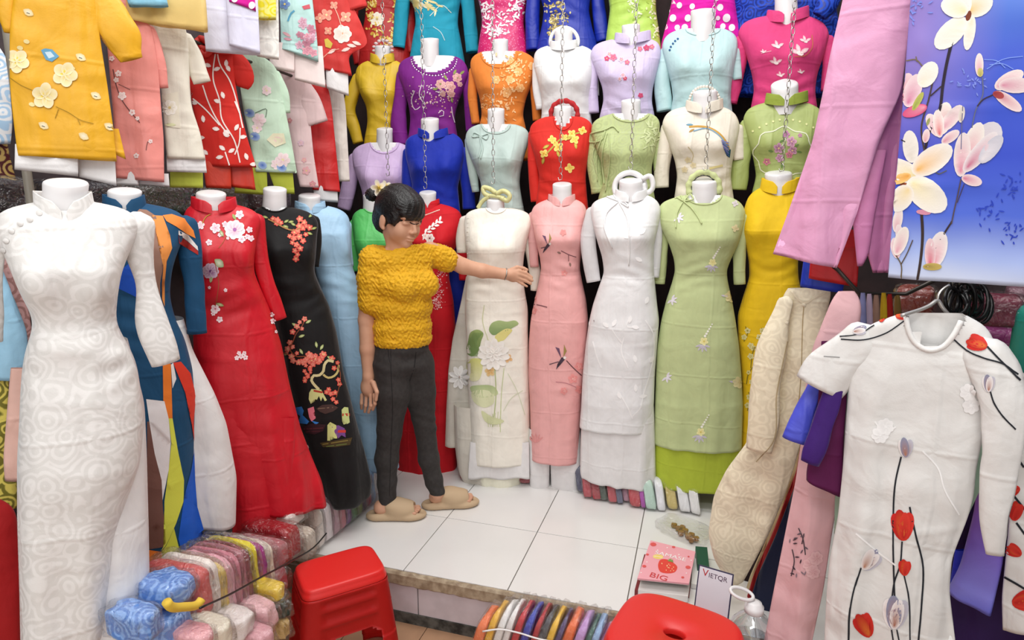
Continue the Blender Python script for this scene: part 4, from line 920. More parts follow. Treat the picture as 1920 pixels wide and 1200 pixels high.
def white_birds(e):
    for u, v, k in [(1458, 88, 1), (1432, 98, .5), (1510, 78, .9), (1455, 118, 1), (1500, 100, 1.4), (1464, 142, .7), (1502, 136, .6)]:
        for a in (200, 250, 330): e.leaf(u, v, 13 * k, 6 * k, a, '#f3d6da', '#e2a6b4')
        e.blob(u, v, 5 * k, 3 * k, .3, '#f6e6e4', n=7)
    e.line([(1490, 106), (1510, 104), (1522, 90), (1522, 66)], 1.8, '#c86a58'); e.line([(1428, 100), (1446, 96)], 1.2, '#eaa0b4')
up('hot pink high-collared blouse with pale birds on a mannequin of the third tier', (1474, -22, 20, 40), YD, -5,
   [(30, 1436, 1514), (34, 1414, 1528), (44, 1392, 1546), (64, 1382, 1556), (100, 1398, 1546), (140, 1410, 1532), (170, 1414, 1528), (200, 1408, 1532), (260, 1400, 1540)], '#d8407c', 'plain', collar=(1476, 34, 36, .042, .9, .06, .022),
   sleeves=[[(1392, 76, 15), (1382, 120, 16), (1374, 165, 15), (1368, 194, 14)], [(1550, 74, 12), (1556, 120, 13), (1552, 170, 12)]], deco=[('embroidery', white_birds)])
# ------------------------------------------------------------------ fourth tier, lower halves in view
def gold_lace(P, n, sx, sy, cols, seed, rr=(2, 4.5)):
    def fn(e):
        R = random.Random(seed)
        for i in range(n):
            p = R.choice(P); e.blob(p[0] + R.gauss(0, sx), p[1] + R.gauss(0, sy), R.uniform(*rr), R.uniform(1.2, 2), R.uniform(0, 3.1), R.choice(cols), n=6)
    return fn
up('red festive ao dai thick with gold embroidery on a mannequin of the top tier', (718, -130, 15, -92), YE, 18,
   [(-96, 690, 745), (-85, 670, 765), (-60, 668, 768), (-20, 682, 755), (10, 688, 750), (40, 684, 755), (80, 676, 765), (130, 672, 775)], '#b41c1c', 'satin',
   sleeves=[[(668, -40, 12), (660, 30, 12), (676, 120, 12)], [(760, -40, 12), (766, 40, 12), (768, 100, 12)]], deco=[('gold_embroidery', gold_lace([(690, 10), (696, 30), (742, 12), (738, 34), (700, 60), (734, 62), (718, 70), (704, 50), (728, 80), (700, 4), (740, -2)], 170, 4.5, 7, ['#e2c25a', '#f2dc90', '#c89a34'], 3)), ('medallion', lambda e: e.flower(707, 36, 13, 8, '#f6efe0', '#e6d8b8', '#c8b07a', 0))])
up('teal ao dai with cream feather embroidery on a mannequin of the top tier', (806, -130, 15, -96), YE, 15,
   [(-100, 772, 846), (-88, 752, 872), (-60, 752, 876), (-10, 768, 866), (20, 778, 860), (45, 780, 858), (75, 774, 864), (130, 766, 874)], '#1f9cb8', 'plain',
   sleeves=[[(762, -40, 13), (752, 30, 13), (748, 90, 12)], [(870, -40, 12), (880, 30, 13), (886, 98, 12)]], deco=[('feather_embroidery', lambda e: [e.leaf(790 + random.Random(i).gauss(0, 13), -4 + random.Random(i + 90).gauss(0, 10), 16, 4, random.Random(i).uniform(10, 110), random.Random(i).choice(['#e8dba0', '#f2ecc8', '#d8c680'])) for i in range(60)] + [e.line([(806, 30), (830, 10), (846, 24)], 1.3, '#d8e4d8'), e.line([(812, 50), (826, 60), (834, 76)], 1.3, '#bcd8dc')])])
up('hot pink sequinned ao dai with white lace on a mannequin of the top tier', (938, -130, 15, -96), YE, 12,
   [(-100, 905, 978), (-88, 885, 1000), (-60, 884, 1000), (-10, 894, 990), (20, 902, 984), (45, 904, 982), (80, 898, 988), (130, 892, 996)], fabric('#d0206c', 'sequin', 1.0, '#f08ab8'),
   deco=[('white_lace', gold_lace([(900, 5), (912, 15), (920, 35), (914, 50), (905, 30), (962, 10), (970, 26), (956, 40), (945, 58), (932, 56), (974, 6), (924, 62), (940, 30)], 190, 6, 8, ['#f6ecf0', '#ffffff', '#ecd4de'], 4))])
up('royal blue gown with gold sequin embroidery on a mannequin of the top tier', (1057, -130, 16, -96), YE, 8,
   [(-100, 1022, 1096), (-88, 1000, 1116), (-60, 998, 1120), (-10, 1012, 1108), (20, 1020, 1104), (50, 1016, 1110), (85, 1008, 1120), (130, 1002, 1128)], '#0f2aa0', 'satin',
   sleeves=[[(1004, -40, 12), (998, 30, 13), (1000, 94, 13)], [(1116, -40, 12), (1124, 30, 13), (1130, 78, 13)]], deco=[('gold_embroidery', gold_lace([(1030, 8), (1040, 20), (1036, 36), (1050, 10), (1044, 50), (1058, 30), (1034, 52)], 120, 6, 8, ['#b8a460', '#8a7a48', '#d8cc98'], 5))])
up('lime green dress with sequin trim on a mannequin of the top tier', (1183, -130, 16, -96), YE, 2,
   [(-100, 1150, 1220), (-88, 1128, 1238), (-60, 1128, 1240), (-10, 1140, 1230), (20, 1144, 1230), (60, 1138, 1236), (130, 1130, 1244)], '#b6d85e', 'satin', deco=[('sequin_trim', gold_lace([(1186, 5), (1196, 20), (1192, 40), (1222, 10), (1226, 40), (1230, 60)], 90, 4, 8, ['#d8e8a0', '#eef4d0', '#a8c850'], 6))])
up('magenta dress with big white polka dots on a mannequin of the top tier', (1318, -130, 16, -96), YE, -1,
   [(-100, 1286, 1356), (-88, 1262, 1376), (-60, 1260, 1378), (-10, 1262, 1376), (30, 1254, 1382), (80, 1240, 1392), (130, 1236, 1396)], fabric('#e012a8', 'plain'), fold=(.012, 26, .3),
   deco=[('polka_dot', lambda e: [e.blob(u, v, r, r * 1.15, .3, '#fbf2f6', n=14) for u, v, r in [(1250, 20, 6), (1262, 34, 6), (1274, 10, 5), (1290, 34, 6), (1284, 52, 6), (1350, 14, 6), (1362, 34, 7), (1355, 50, 5), (1346, 34, 4), (1270, 52, 5), (1372, 52, 6), (1298, 12, 5), (1258, 2, 5), (1344, -4, 5), (1246, 50, 5)]])])
up('blue brocade gown on a mannequin of the top tier beside the hot pink blouse', (1470, -140, 16, -110), YE, -5,
   [(-110, 1436, 1506), (-95, 1400, 1545), (-60, 1380, 1560), (0, 1376, 1566), (40, 1374, 1572), (100, 1372, 1575), (180, 1372, 1578)], fabric('#1d49c2', 'brocade', 1.0, '#0e2a8a'), sleeves=[[(1560, -20, 20, .16), (1550, 10, 20, .17), (1536, 30, 14, .18)]])

# ------------------------------------------------------------------ children's sets hung in tiers on the left wall
XK, XU = -1.70, -1.62
def kt(u, v, X): d = ray(u, v); return (u, v, X / d[0])
def kid(label, uc, vc, X, a, rows, mat, **kw):
    kw['ds'] = kw.get('ds', 1) * .55; kw.setdefault('wr', .007)
    return garment(label, kt(uc, vc, X), a, rows, mat, name='hanging_garment', **kw)
ORZ = fabric('#e9ae1c', 'satin')
def yellow_blooms(e):
    for u, v, r in [(33, 115, 22), (122, 140, 23), (84, 180, 24)]:
        for i in range(5): a = i * 1.257 + u; e.petal(u + math.cos(a) * r * .5, v + math.sin(a) * r * .5, r * .55, r * .48, a, '#f4e7bd', '#eecf66', .0015)
        e.flower(u, v, r * .4, 5, '#f0d860', '#e8c030', '#f6ec90', 1)
    for u, v in [(52, 24), (178, 180), (203, 238), (155, 256), (80, 236), (150, 108)]: e.leaf(u - 8, v - 6, 22, 14, 30, '#f5ecd6', '#e8d090'); e.line([(u - 2, v), (u + 4, v + 2)], 1.6, '#6a6a5a')
    for L in [[(18, 145), (40, 160), (62, 170)], [(105, 200), (130, 212), (150, 225), (175, 232)], [(110, 205), (104, 222)], [(145, 222), (150, 234)]]: e.line(L, 1.4, '#a88420')
    for u, v in [(135, 128), (60, 196), (50, 78), (38, 90)]: e.blob(u, v, 6, 4, .3, '#eedc9c')
    e.poly([(77, 94), (84, 91), (98, 93), (111, 106), (98, 116), (86, 112)], '#6aa6c8', 5); e.poly([(84, 98), (95, 97), (103, 106), (92, 110)], '#cfe4ee', 5)
kid('golden yellow organza kids tunic with big cream flowers over white trousers', 110, 60, XK, 48,
    [(-60, 40, 170), (-30, 28, 178), (20, 22, 182), (60, 18, 186), (100, 18, 192), (150, 18, 200), (200, 22, 207), (250, 28, 214), (292, 33, 219, 303)], ORZ,
    sleeves=[[(182, -10, 26), (205, 30, 34), (228, 70, 32), (244, 104, 20), (248, 112, 18)], [(26, -20, 18), (16, 20, 18), (22, 62, 12)]],
    under=[('trouser_leg', [(270, 28, 146), (318, 27, 147, 331)], WSAT, dict(off=.0)), ('trouser_leg', [(280, 140, 214), (331, 147, 218, 348)], WSAT, dict(off=-.03)), ('back_panel', [(240, 190, 222), (286, 210, 236, 298)], ORZ, dict(off=-.02))],
    deco=[('printed_flower', yellow_blooms)], crease=(.28, .46), ds=.9)
def salmon_twig(e):
    e.line([(212, 130), (218, 160), (230, 190), (245, 210), (262, 230)], 2, '#7a4a48'); e.line([(222, 158), (244, 168)], 1.3, '#7a4a48'); e.line([(274, 282), (278, 265), (282, 262)], 1.5, '#7a4a48')
    for u, v, r in [(210, 110, 5), (222, 138, 6), (229, 180, 8), (248, 211, 6), (258, 222, 4), (256, 292, 5), (282, 265, 4), (218, 150, 5)]: e.flower(u, v, r, 5, '#fdf6f4', '#f2c8c4', '#c87a70', u)
kid('salmon pink kids tunic with a white plum twig, between the golden yellow and cream ones', 250, 100, XK, 46,
    [(-20, 205, 245), (10, 198, 262), (40, 198, 280), (80, 200, 290), (130, 205, 297), (200, 211, 302), (260, 215, 307), (334, 217, 308, 342)], fabric('#f0958c', 'satin'),
    sleeves=[[(276, 55, 14), (292, 105, 14), (306, 165, 9)]], under=[('trouser_leg', [(320, 220, 258), (346, 218, 260, 348)], WSAT, {}), ('trouser_leg', [(325, 258, 316), (345, 260, 318, 350)], WSAT, dict(off=-.02))], deco=[('embroidery', salmon_twig)], crease=(.36, .50), ds=.8)
def cream_patch(e):
    e.poly([(304, 178), (334, 172), (338, 240), (306, 238)], '#ece6d2'); e.flower(318, 202, 14, 7, '#f8f4ec', '#e2d8b8', '#d0bc80', 0)
    e.leaf(310, 234, 20, 6, 0, '#dfe2b4')
kid('cream kids tunic with a flower patch over lime trousers, hung between salmon and red ones', 325, 120, XK, 44,
    [(30, 285, 335), (40, 272, 345), (70, 284, 352), (110, 294, 355), (160, 301, 356), (200, 305, 359), (250, 309, 376), (298, 313, 385, 300)], fabric('#ece6d6', 'satin'),
    sleeves=[[(345, 70, 14), (364, 115, 17), (380, 155, 15)]], under=[('lining', [(290, 312, 384), (322, 313, 388, 324)], WSAT, {}), ('trouser_leg', [(310, 318, 380), (351, 318, 381, 352)], fabric('#bcc448'), dict(off=-.03))], deco=[('flower_patch', cream_patch)], crease=(.30, .44), ds=.8)
def vine(e):
    for L in [[(406, 88), (412, 120), (430, 150), (446, 200), (455, 240)], [(405, 90), (400, 150), (412, 190), (415, 220), (440, 265), (450, 305)], [(380, 160), (390, 190), (412, 232), (430, 255)], [(362, 185), (385, 205), (412, 235)], [(450, 240), (448, 270), (440, 290)], [(422, 285), (430, 310)], [(440, 190), (450, 215)]]: e.line(L, 2.4, '#f4e8e2')
    for u, v, a in [(396, 125, 200), (400, 132, -20), (362, 175, 160), (370, 195, 200), (420, 185, 250), (414, 192, 200), (432, 250, 200), (440, 245, -60), (448, 258, -10), (412, 243, 190), (418, 248, 40), (382, 230, 260), (384, 258, 180), (390, 290, 220), (405, 296, -10), (422, 282, 220), (428, 286, -30), (464, 300, 250), (468, 308, 0), (424, 112, 90), (424, 122, 60), (464, 196, 80)]: e.leaf(u, v, 14, 8, a, '#fbf4f0', '#f2dcd6')
def big_bow(T, g, d):
    for P, w in [([(400, 92), (376, 70), (352, 58), (358, 72), (380, 92), (400, 95)], 10), ([(400, 92), (420, 78), (438, 92), (422, 98), (402, 96)], 10), ([(398, 94), (384, 104), (376, 96)], 8)]:
        e = Emb(g, .01); Q = catmull(np.array(P, dtype=float), 20); V, F = tube([e.hit(*q) for q in Q], .011, 8); T.add('bow', V, F, fabric('#d02a22', 'satin'), parent=d)
kid('red kids tunic with white leaf vine and neck bow over pleated red trousers', 415, 150, XK, 42,
    [(72, 376, 424), (82, 362, 436), (110, 355, 436), (150, 354, 440), (200, 361, 449), (250, 371, 461), (312, 384, 481, 314)], fabric('#d1281f', 'plain'),
    sleeves=[[(430, 98, 14), (448, 128, 21), (456, 152, 18), (454, 164, 11)]], under=[('trouser_leg', [(300, 380, 432), (352, 386, 434, 354)], fabric('#d03a22', 'satin'), {}), ('trouser_leg', [(300, 425, 472), (350, 432, 480, 356)], fabric('#c93420', 'satin'), dict(off=-.02, fold=(.010, 60, 0)))], deco=[('embroidered_vine', vine)], extra=big_bow, ds=.85)
def mint_bits(e):
    R = random.Random(1)
    for u, v, r in [(468, 212, 10), (478, 256, 10), (492, 310, 9), (528, 314, 10), (444, 188, 8)]: e.blob(u, v, r, r * .8, .4, '#3f66b8', '#9fb8d8', 9)
    for u, v, r in [(486, 225, 13), (482, 240, 10), (530, 300, 14), (518, 308, 10), (500, 170, 9), (498, 166, 6)]: e.flower(u, v, r, 6, '#f0e2e2', '#e6c4c8', '#e8e0a8', u)
    e.line([(478, 212), (500, 205), (498, 220)], 1.3, '#5a6a58'); e.poly([(500, 262), (512, 250), (532, 250), (536, 268), (516, 276)], '#e6e4c4'); e.blob(521, 262, 9, 6, .2, '#eed8cc')
kid('mint green printed kids tunic with blue and pink flowers over lime trousers', 500, 190, XK, 40,
    [(104, 446, 488), (112, 444, 505), (130, 448, 520), (160, 450, 526), (200, 455, 534), (250, 466, 544), (322, 478, 557, 325)], fabric('#c4dfc6', 'satin'),
    sleeves=[[(514, 138, 11), (528, 175, 12), (534, 212, 9)]], under=[('trouser_leg', [(310, 440, 500), (362, 440, 502, 366)], fabric('#b3bc3e'), {}), ('trouser_leg', [(310, 500, 548), (362, 518, 553, 364)], fabric('#b3bc3e'), dict(off=-.01))], deco=[('printed_flowers', mint_bits)], ds=.8)
kid('pale pink organza kids tunic with a flared sleeve, beside the mint one', 570, 210, XK, 38,
    [(128, 508, 558), (145, 518, 572), (180, 528, 578), (230, 538, 582), (290, 548, 588), (350, 562, 598, 352)], fabric('#f2d6d6', 'sheer', .85),
    sleeves=[[(562, 148, 14), (576, 185, 22), (590, 222, 24), (594, 232, 22)]], deco=[('printed_flowers', mini_flowers([(543, 226, 5), (564, 268, 6), (574, 320, 8), (586, 345, 6), (590, 238, 5), (570, 300, 5)], 5, ['#e8b0b4', '#d8c0d0', '#d08088']))], ds=.75)
kid('deep red satin kids tunic beside the pale pink organza one', 605, 220, XK, 36,
    [(150, 560, 606), (165, 562, 616), (200, 568, 622), (260, 572, 628), (320, 580, 634), (356, 586, 638, 360)], fabric('#c81c1c', 'satin'), under=[('trouser_leg', [(340, 588, 632), (376, 588, 634, 380)], WSAT, {})], ds=.75)
kid('white and beige kids set hanging beyond the deep red one', 640, 220, XK, 34,
    [(150, 606, 640), (200, 618, 648), (270, 624, 652), (340, 634, 656)], fabric('#ece4dc', 'satin'), ds=.7)
# upper tier
kid('sky blue and yellow tulle tutu skirt at the top of the left wall', 310, -40, XU, 46,
    [(-60, 240, 380), (-20, 236, 384), (20, 236, 388), (40, 238, 390, 60)], fabric('#f0d488', 'sheer', .7), cat='skirt', fold=(.02, 34, 0), under=[('overskirt', [(-50, 230, 300), (0, 236, 312), (20, 244, 316)], fabric('#86c4de', 'satin'), dict(off=.04, fold=(.016, 40, 0)))], ds=1.0)
kid('white lavender satin trousers hanging at the top of the left wall', 430, 0, XU, 42,
    [(-80, 372, 470), (0, 376, 474), (60, 382, 480), (96, 386, 486, 104)], fabric('#e3e2f2', 'satin'), cat='trousers', crease=(.22,), under=[('trouser_leg', [(-60, 420, 480), (40, 426, 484), (90, 430, 487, 106)], fabric('#dcdbf0', 'satin'), dict(off=.035))], ds=.7)
kid('magenta polka dot kids top over the white lavender trousers', 455, -20, -1.56, 42,
    [(-80, 410, 470), (-20, 424, 476), (4, 430, 480, 22)], fabric('#dc0f9e', 'plain'), cat='top', deco=[('polka_dot', lambda e: [e.blob(u, v, 6, 7, .2, '#fbeef4', n=12) for u, v in [(472, 10), (440, -2)]])], ds=.6)
kid('white brocade kids trousers under a yellow lace top on the left wall', 505, 0, XU, 40,
    [(-80, 478, 520), (0, 479, 522), (60, 481, 523), (106, 482, 523, 112)], fabric('#f0efe9', 'brocade'), cat='trousers', under=[('lace_top', [(-60, 474, 516), (0, 477, 517), (42, 481, 517)], fabric('#e8d81e', 'brocade', 1.0, '#f2ea7a'), dict(off=.035))], ds=.6)
def aqua_flowers(e):
    R = random.Random(3)
    for i in range(16): u, v = R.uniform(560, 592), R.uniform(30, 100); e.flower(u, v, R.uniform(5, 9), 5, R.choice(['#e8a8b4', '#d8b8c8', '#c88a9c']), '#b87088', None, u)
    e.line([(540, 40), (546, 25), (552, 20)], 3.5, '#5aa0c0'); e.poly([(566, 12), (580, 8), (582, 16), (570, 18)], '#c85a68', 5); e.leaf(530, 60, 18, 6, 30, '#e4b0b8'); e.leaf(532, 72, 16, 6, 10, '#d49aa8'); e.flower(534, 8, 10, 5, '#7a9ac8', '#4a6aa8', '#e8d070', 0)
kid('aqua kids tunic with pink and blue flowers over pale pink trousers', 560, 20, XU, 38,
    [(-80, 520, 575), (0, 524, 586), (50, 526, 592), (90, 527, 596), (92, 527, 597, 116)], fabric('#b7dcd8', 'satin'), under=[('trouser_leg', [(80, 506, 552), (128, 505, 552, 136)], fabric('#f0dedb'), {}), ('trouser_leg', [(85, 548, 605), (148, 553, 611, 163)], fabric('#f1e0dd'), dict(off=-.015))], deco=[('printed_flowers', aqua_flowers)], ds=.75)
def coral_flowers(e):
    for u, v, r in [(612, 28, 12), (600, 34, 9), (648, 32, 11), (615, 58, 8), (626, 10, 8)]: e.flower(u, v, r, 4, '#f0a890', '#e88878', '#f8d8a0', u)
    e.flower(642, 64, 17, 7, '#fbeee6', '#f4d0c0', '#e6a878', 0); e.poly([(608, 74), (614, 72), (624, 82), (620, 91), (610, 88)], '#d8c050', 5)
    for u, v, a in [(640, 96, -20), (650, 84, 10), (630, 92, 150), (660, 78, 20)]: e.leaf(u, v, 18, 7, a, '#f3e2da', '#e8c4bc')
    e.line([(622, 4), (634, 30), (640, 50)], 1.5, '#f0b8a0'); e.line([(606, 108), (620, 96), (636, 92)], 1.3, '#e8a890')
kid('coral red organza kids tunic with cream flowers and a bird over white trousers', 630, 20, XU, 36,
    [(-80, 580, 620), (-30, 581, 640), (0, 583, 655), (40, 588, 676), (78, 592, 692, 84), (100, 596, 652, 104), (130, 602, 660, 142)], fabric('#d83a36', 'sheer', .88), sleeves=[[(640, -30, 20), (660, -2, 24), (668, 18, 22)]],
    under=[('trouser_leg', [(110, 610, 652), (165, 612, 654, 180)], WSAT, {})], deco=[('embroidery', coral_flowers)], ds=.75)

kr = Thing('wall_rail', 'dark rail on the left wall carrying the kids tunics', 'rail')
kr.add('rail', *tube([at_x(250, 20, -1.73), at_x(400, 95, -1.73), at_x(500, 125, -1.73), at_x(590, 158, -1.73), at_x(640, 168, -1.73)], .006, 8), DARKMETAL); kr.done()
# ------------------------------------------------------------------ right rack: garments hanging near the camera
class Surf:
    def __init__(s, V, F, t): s.V, s.F, s.t, s.bvh = [tuple(p) for p in V], F, t, None
    def tree(s):
        if s.bvh is None: s.bvh = BVHTree.FromPolygons(s.V, s.F)
        return s.bvh
def magnolia_cloth():
    m = bpy.data.materials.new('blue_violet_satin'); m.use_nodes = True; nt = m.node_tree; N = nt.nodes; L = nt.links; b = N['Principled BSDF']
    b.inputs['Roughness'].default_value = .45
    tc = N.new('ShaderNodeTexCoord'); sp = N.new('ShaderNodeSeparateXYZ'); L.new(tc.outputs['Generated'], sp.inputs[0])
    nz = N.new('ShaderNodeTexNoise'); nz.inputs['Scale'].default_value = 4; L.new(tc.outputs['Object'], nz.inputs['Vector'])
    ad = N.new('ShaderNodeMath'); ad.operation = 'MULTIPLY_ADD'; ad.inputs[1].default_value = .14; L.new(nz.outputs['Fac'], ad.inputs[0]); L.new(sp.outputs['Z'], ad.inputs[2])
    cr = N.new('ShaderNodeValToRGB'); el = cr.color_ramp.elements
    st = [(.06, '#dfe6f8'), (.14, '#a9bcf0'), (.28, '#4a6ade'), (.45, '#2747cc'), (.75, '#3357d2'), (1.0, '#4d82d8')]
    el[0].position, el[0].color = st[0][0], (*lin(st[0][1]), 1); el[1].position, el[1].color = st[-1][0], (*lin(st[-1][1]), 1)
    for p, c in st[1:-1]: e = el.new(p); e.color = (*lin(c), 1)
    L.new(ad.outputs[0], cr.inputs[0])
    fx = N.new('ShaderNodeMapRange'); fx.inputs[1].default_value = .08; fx.inputs[2].default_value = .5; fx.inputs[3].default_value = 1; fx.inputs[4].default_value = 0; L.new(sp.outputs['X'], fx.inputs[0])
    fz = N.new('ShaderNodeMapRange'); fz.inputs[1].default_value = .3; fz.inputs[2].default_value = .7; L.new(sp.outputs['Z'], fz.inputs[0])
    mu = N.new('ShaderNodeMath'); mu.operation = 'MULTIPLY'; L.new(fx.outputs[0], mu.inputs[0]); L.new(fz.outputs[0], mu.inputs[1])
    mx = N.new('ShaderNodeMix'); mx.data_type = 'RGBA'; mx.inputs[7].default_value = (*lin('#8f7ccb'), 1); L.new(mu.outputs[0], mx.inputs[0]); L.new(cr.outputs[0], mx.inputs[6]); L.new(mx.outputs[2], b.inputs['Base Color'])
    bp = N.new('ShaderNodeBump'); bp.inputs['Strength'].default_value = .15; bp.inputs['Distance'].default_value = .01; L.new(nz.outputs['Fac'], bp.inputs['Height']); L.new(bp.outputs['Normal'], b.inputs['Normal'])
    return m
def magnolias(e):
    P = '#f4efe8'; G_ = '#e6dcd6'
    def bloom(c, petals, ctr=None):
        n0, f0, k0 = len(e.V), len(e.F), len(e.marks)
        for (u, v, rx, ry, rot, col, mid) in petals: e.petal(u, v, rx * 1.1, ry * 1.15, math.radians(rot), col, mid)
        if ctr: e.blob(c[0], c[1], ctr[0], ctr[1], .3, ctr[2], n=10)
        del e.marks[k0:]; e.mark('printed_magnolia', 60, n0, f0)
    # twigs
    e.line([(1785, 78), (1775, 120), (1768, 160), (1762, 205), (1742, 250), (1735, 280)], 6, '#2a2030', 5); e.line([(1735, 290), (1728, 240), (1742, 185), (1752, 140)], 3, '#4a3a38')
    e.line([(1745, 180), (1765, 162)], 2.5, '#3a2c30'); e.line([(1700, 114), (1718, 112), (1730, 124)], 2.2, '#7a6a50'); e.line([(1718, 106), (1720, 116)], 2, '#7a6a50')
    e.line([(1842, 145), (1842, 180), (1830, 205), (1822, 240)], 2, '#6a7088'); e.line([(1862, 178), (1842, 188), (1832, 200)], 2.5, '#3a2c40'); e.line([(1805, 200), (1803, 240), (1802, 280)], 1.6, '#6a6a90')
    e.line([(1802, 335), (1796, 365), (1788, 400), (1784, 420)], 2.4, '#5a4a50'); e.line([(1808, 345), (1795, 380)], 1.6, '#4a3a50')
    e.line([(1728, 396), (1730, 440), (1726, 490), (1720, 526)], 5.5, '#3a2a26', 4.5); e.line([(1785, 415), (1775, 430), (1760, 455), (1738, 485)], 3.5, '#3a2c30'); e.line([(1680, 478), (1690, 495), (1690, 525)], 2.2, '#6a5a40'); e.line([(1712, 450), (1700, 478), (1690, 496)], 2, '#5a4a38'); e.line([(1775, 320), (1758, 326), (1752, 318)], 2, '#5a5a58'); e.line([(1690, 262), (1698, 266)], 2, '#2a2430')
    for L in [[(1845, 112), (1870, 115), (1885, 128)], [(1850, 130), (1880, 112), (1918, 106)], [(1855, 122), (1880, 120), (1900, 130)]]: e.line(L, 1.6, '#7f9cec')
    R = random.Random(12)
    for c in [(1815, 150), (1720, 20), (1895, 345), (1850, 400), (1905, 430)]:
        for i in range(22): e.leaf(c[0] + R.gauss(0, 14), c[1] + R.gauss(0, 12), R.uniform(5, 12), 3, R.uniform(0, 360), '#7f8fe4' if c[1] < 200 else '#2a44c0')
    bloom((1816, 30), [(1790, 15, 24, 16, 200, P, '#f3e2b4'), (1835, 10, 26, 18, -30, P, '#f0c070'), (1783, 62, 36, 18, 135, P, '#f3ecd6'), (1818, 62, 30, 9, 100, P, '#eee4c8'), (1806, 6, 22, 14, -90, P, G_)], (5, 10, '#7a3a24'))
    bloom((1710, 178), [(1700, 165, 26, 13, -80, '#f2d8dc', '#d86a94'), (1712, 170, 30, 14, -70, '#f1dce0', '#d87aa0'), (1740, 140, 24, 15, -60, P, '#efe8d4'), (1716, 208, 22, 9, 160, '#d8507e', '#e8a0b4'), (1722, 190, 18, 5, -60, '#c0c060', '#8a9a4a')])
    bloom((1765, 230), [(1752, 235, 22, 11, -120, '#f3e0e0', '#d88aa0'), (1770, 222, 28, 13, -80, P, '#e890a0'), (1784, 222, 28, 11, -50, '#f2e6e4', '#e0a0b0'), (1760, 232, 24, 9, -95, '#f6eeea', '#dc5a60'), (1782, 257, 18, 8, -35, '#f2e2e0', '#e096a8'), (1737, 255, 12, 6, -80, '#f0dcdc', '#e0a0a8'), (1803, 215, 14, 5, -80, '#efe8e0', '#c8b0a0')])
    e.leaf(1738, 236, 16, 6, -70, '#9aa060')
    bloom((1835, 125), [(1836, 122, 20, 7, -90, '#f4e8e6', '#e090a8'), (1838, 136, 8, 5, -90, '#d8c880', '#a8a050')])
    bloom((1880, 165), [(1892, 150, 28, 12, -30, '#f2e4e2', '#dc9ab0'), (1905, 160, 30, 13, 0, '#ecdcdc', '#d890a8'), (1890, 190, 28, 10, 35, '#f0dcdc', '#c86a80'), (1872, 178, 10, 6, 20, '#b0484a', '#903038')])
    bloom((1700, 345), [(1708, 275, 28, 13, -95, P, '#e4dcd0'), (1690, 320, 34, 18, 200, P, '#ead8a0'), (1748, 300, 40, 20, -35, P, '#f0b860'), (1738, 365, 40, 24, 40, P, '#eee0b0'), (1690, 372, 26, 18, 130, P, '#f0d8a0'), (1690, 335, 18, 8, 160, '#f4c880', '#e8a040')], (12, 16, '#7a3a22'))
    e.blob(1704, 342, 9, 7, .4, '#a85a34'); e.blob(1732, 398, 14, 5, .1, '#d890a8')
    bloom((1815, 320), [(1850, 262, 34, 22, -55, '#d9d6de', '#e8d0d4'), (1822, 275, 44, 16, -70, P, '#dc7090'), (1804, 290, 38, 14, -85, '#efe4e2', '#dc88a0'), (1838, 285, 44, 13, -50, '#e9e2e4', '#c86a8a'), (1858, 280, 30, 12, -50, '#c9c8d4', '#e4dce0'), (1822, 338, 18, 9, 15, '#f0dcdc', '#d87a98')])
    bloom((1690, 450), [(1690, 452, 26, 11, -70, P, '#e0a0b0'), (1680, 465, 18, 8, -100, '#f0dce0', '#d8708c')])
    bloom((1755, 470), [(1758, 468, 32, 15, -75, '#f6f0ee', '#e898a8'), (1744, 475, 26, 9, -90, '#efd4d8', '#d8506c'), (1748, 500, 16, 6, 0, '#c8b060', '#9a8440')])
    bloom((1690, 410), [(1684, 412, 22, 8, -80, '#f4ece8', '#e4a8b4'), (1688, 440, 18, 7, -100, '#f2e4e4', '#e0a0b0')])
MAGT = 1.40
garment('blue and violet satin panel printed with white magnolias above the poppy dress', (1800, 300, MAGT), -20,
    [(-90, 1714, 2110), (0, 1707, 2060), (200, 1692, 2050), (400, 1674, 2030), (520, 1665, 2010, 543)], magnolia_cloth(), cat='dress', deco=[('print_detail', magnolias)], ds=.5, wr=.0035, fold=(.004, 16, .0), crease=(.33, .5), e=.5)
PT = fabric('#e4a3c8', 'satin'); PT2 = fabric('#cf7fae', 'satin')
garment('pale pink flared trousers hanging beside the magnolia panel', (1600, 250, 1.62), -16,
    [(-60, 1590, 1716), (0, 1580, 1710), (100, 1557, 1700), (173, 1543, 1690), (267, 1523, 1648), (400, 1477, 1607), (476, 1449, 1569, 503)], PT, cat='trousers', name='hanging_trousers', ds=.5, fold=(.008, 18, .1),
    under=[('trouser_leg', [(-40, 1640, 1712), (100, 1640, 1696), (250, 1618, 1688), (400, 1606, 1675), (470, 1622, 1671), (514, 1635, 1664)], PT2, dict(off=-.04, fold=(.008, 40, .1))), ('trouser_fold', [(280, 1620, 1662), (400, 1596, 1640), (480, 1604, 1628), (500, 1606, 1616)], PT2, dict(off=-.02))])
garment('folded blue and red satin trousers showing under the pink flared trousers', (1550, 500, 1.85), -14,
    [(440, 1515, 1600), (490, 1506, 1590), (537, 1500, 1580, 549)], fabric('#1a3cc0', 'satin'), cat='trousers', name='hanging_trousers', ds=.5,
    under=[('red_layer', [(430, 1528, 1615), (480, 1522, 1612), (520, 1518, 1608, 536)], fabric('#c81e22', 'satin'), dict(off=.03, ds=.35))])
BEIGE = fabric('#efe5ca', 'brocade', 1.0, '#eadfc3')
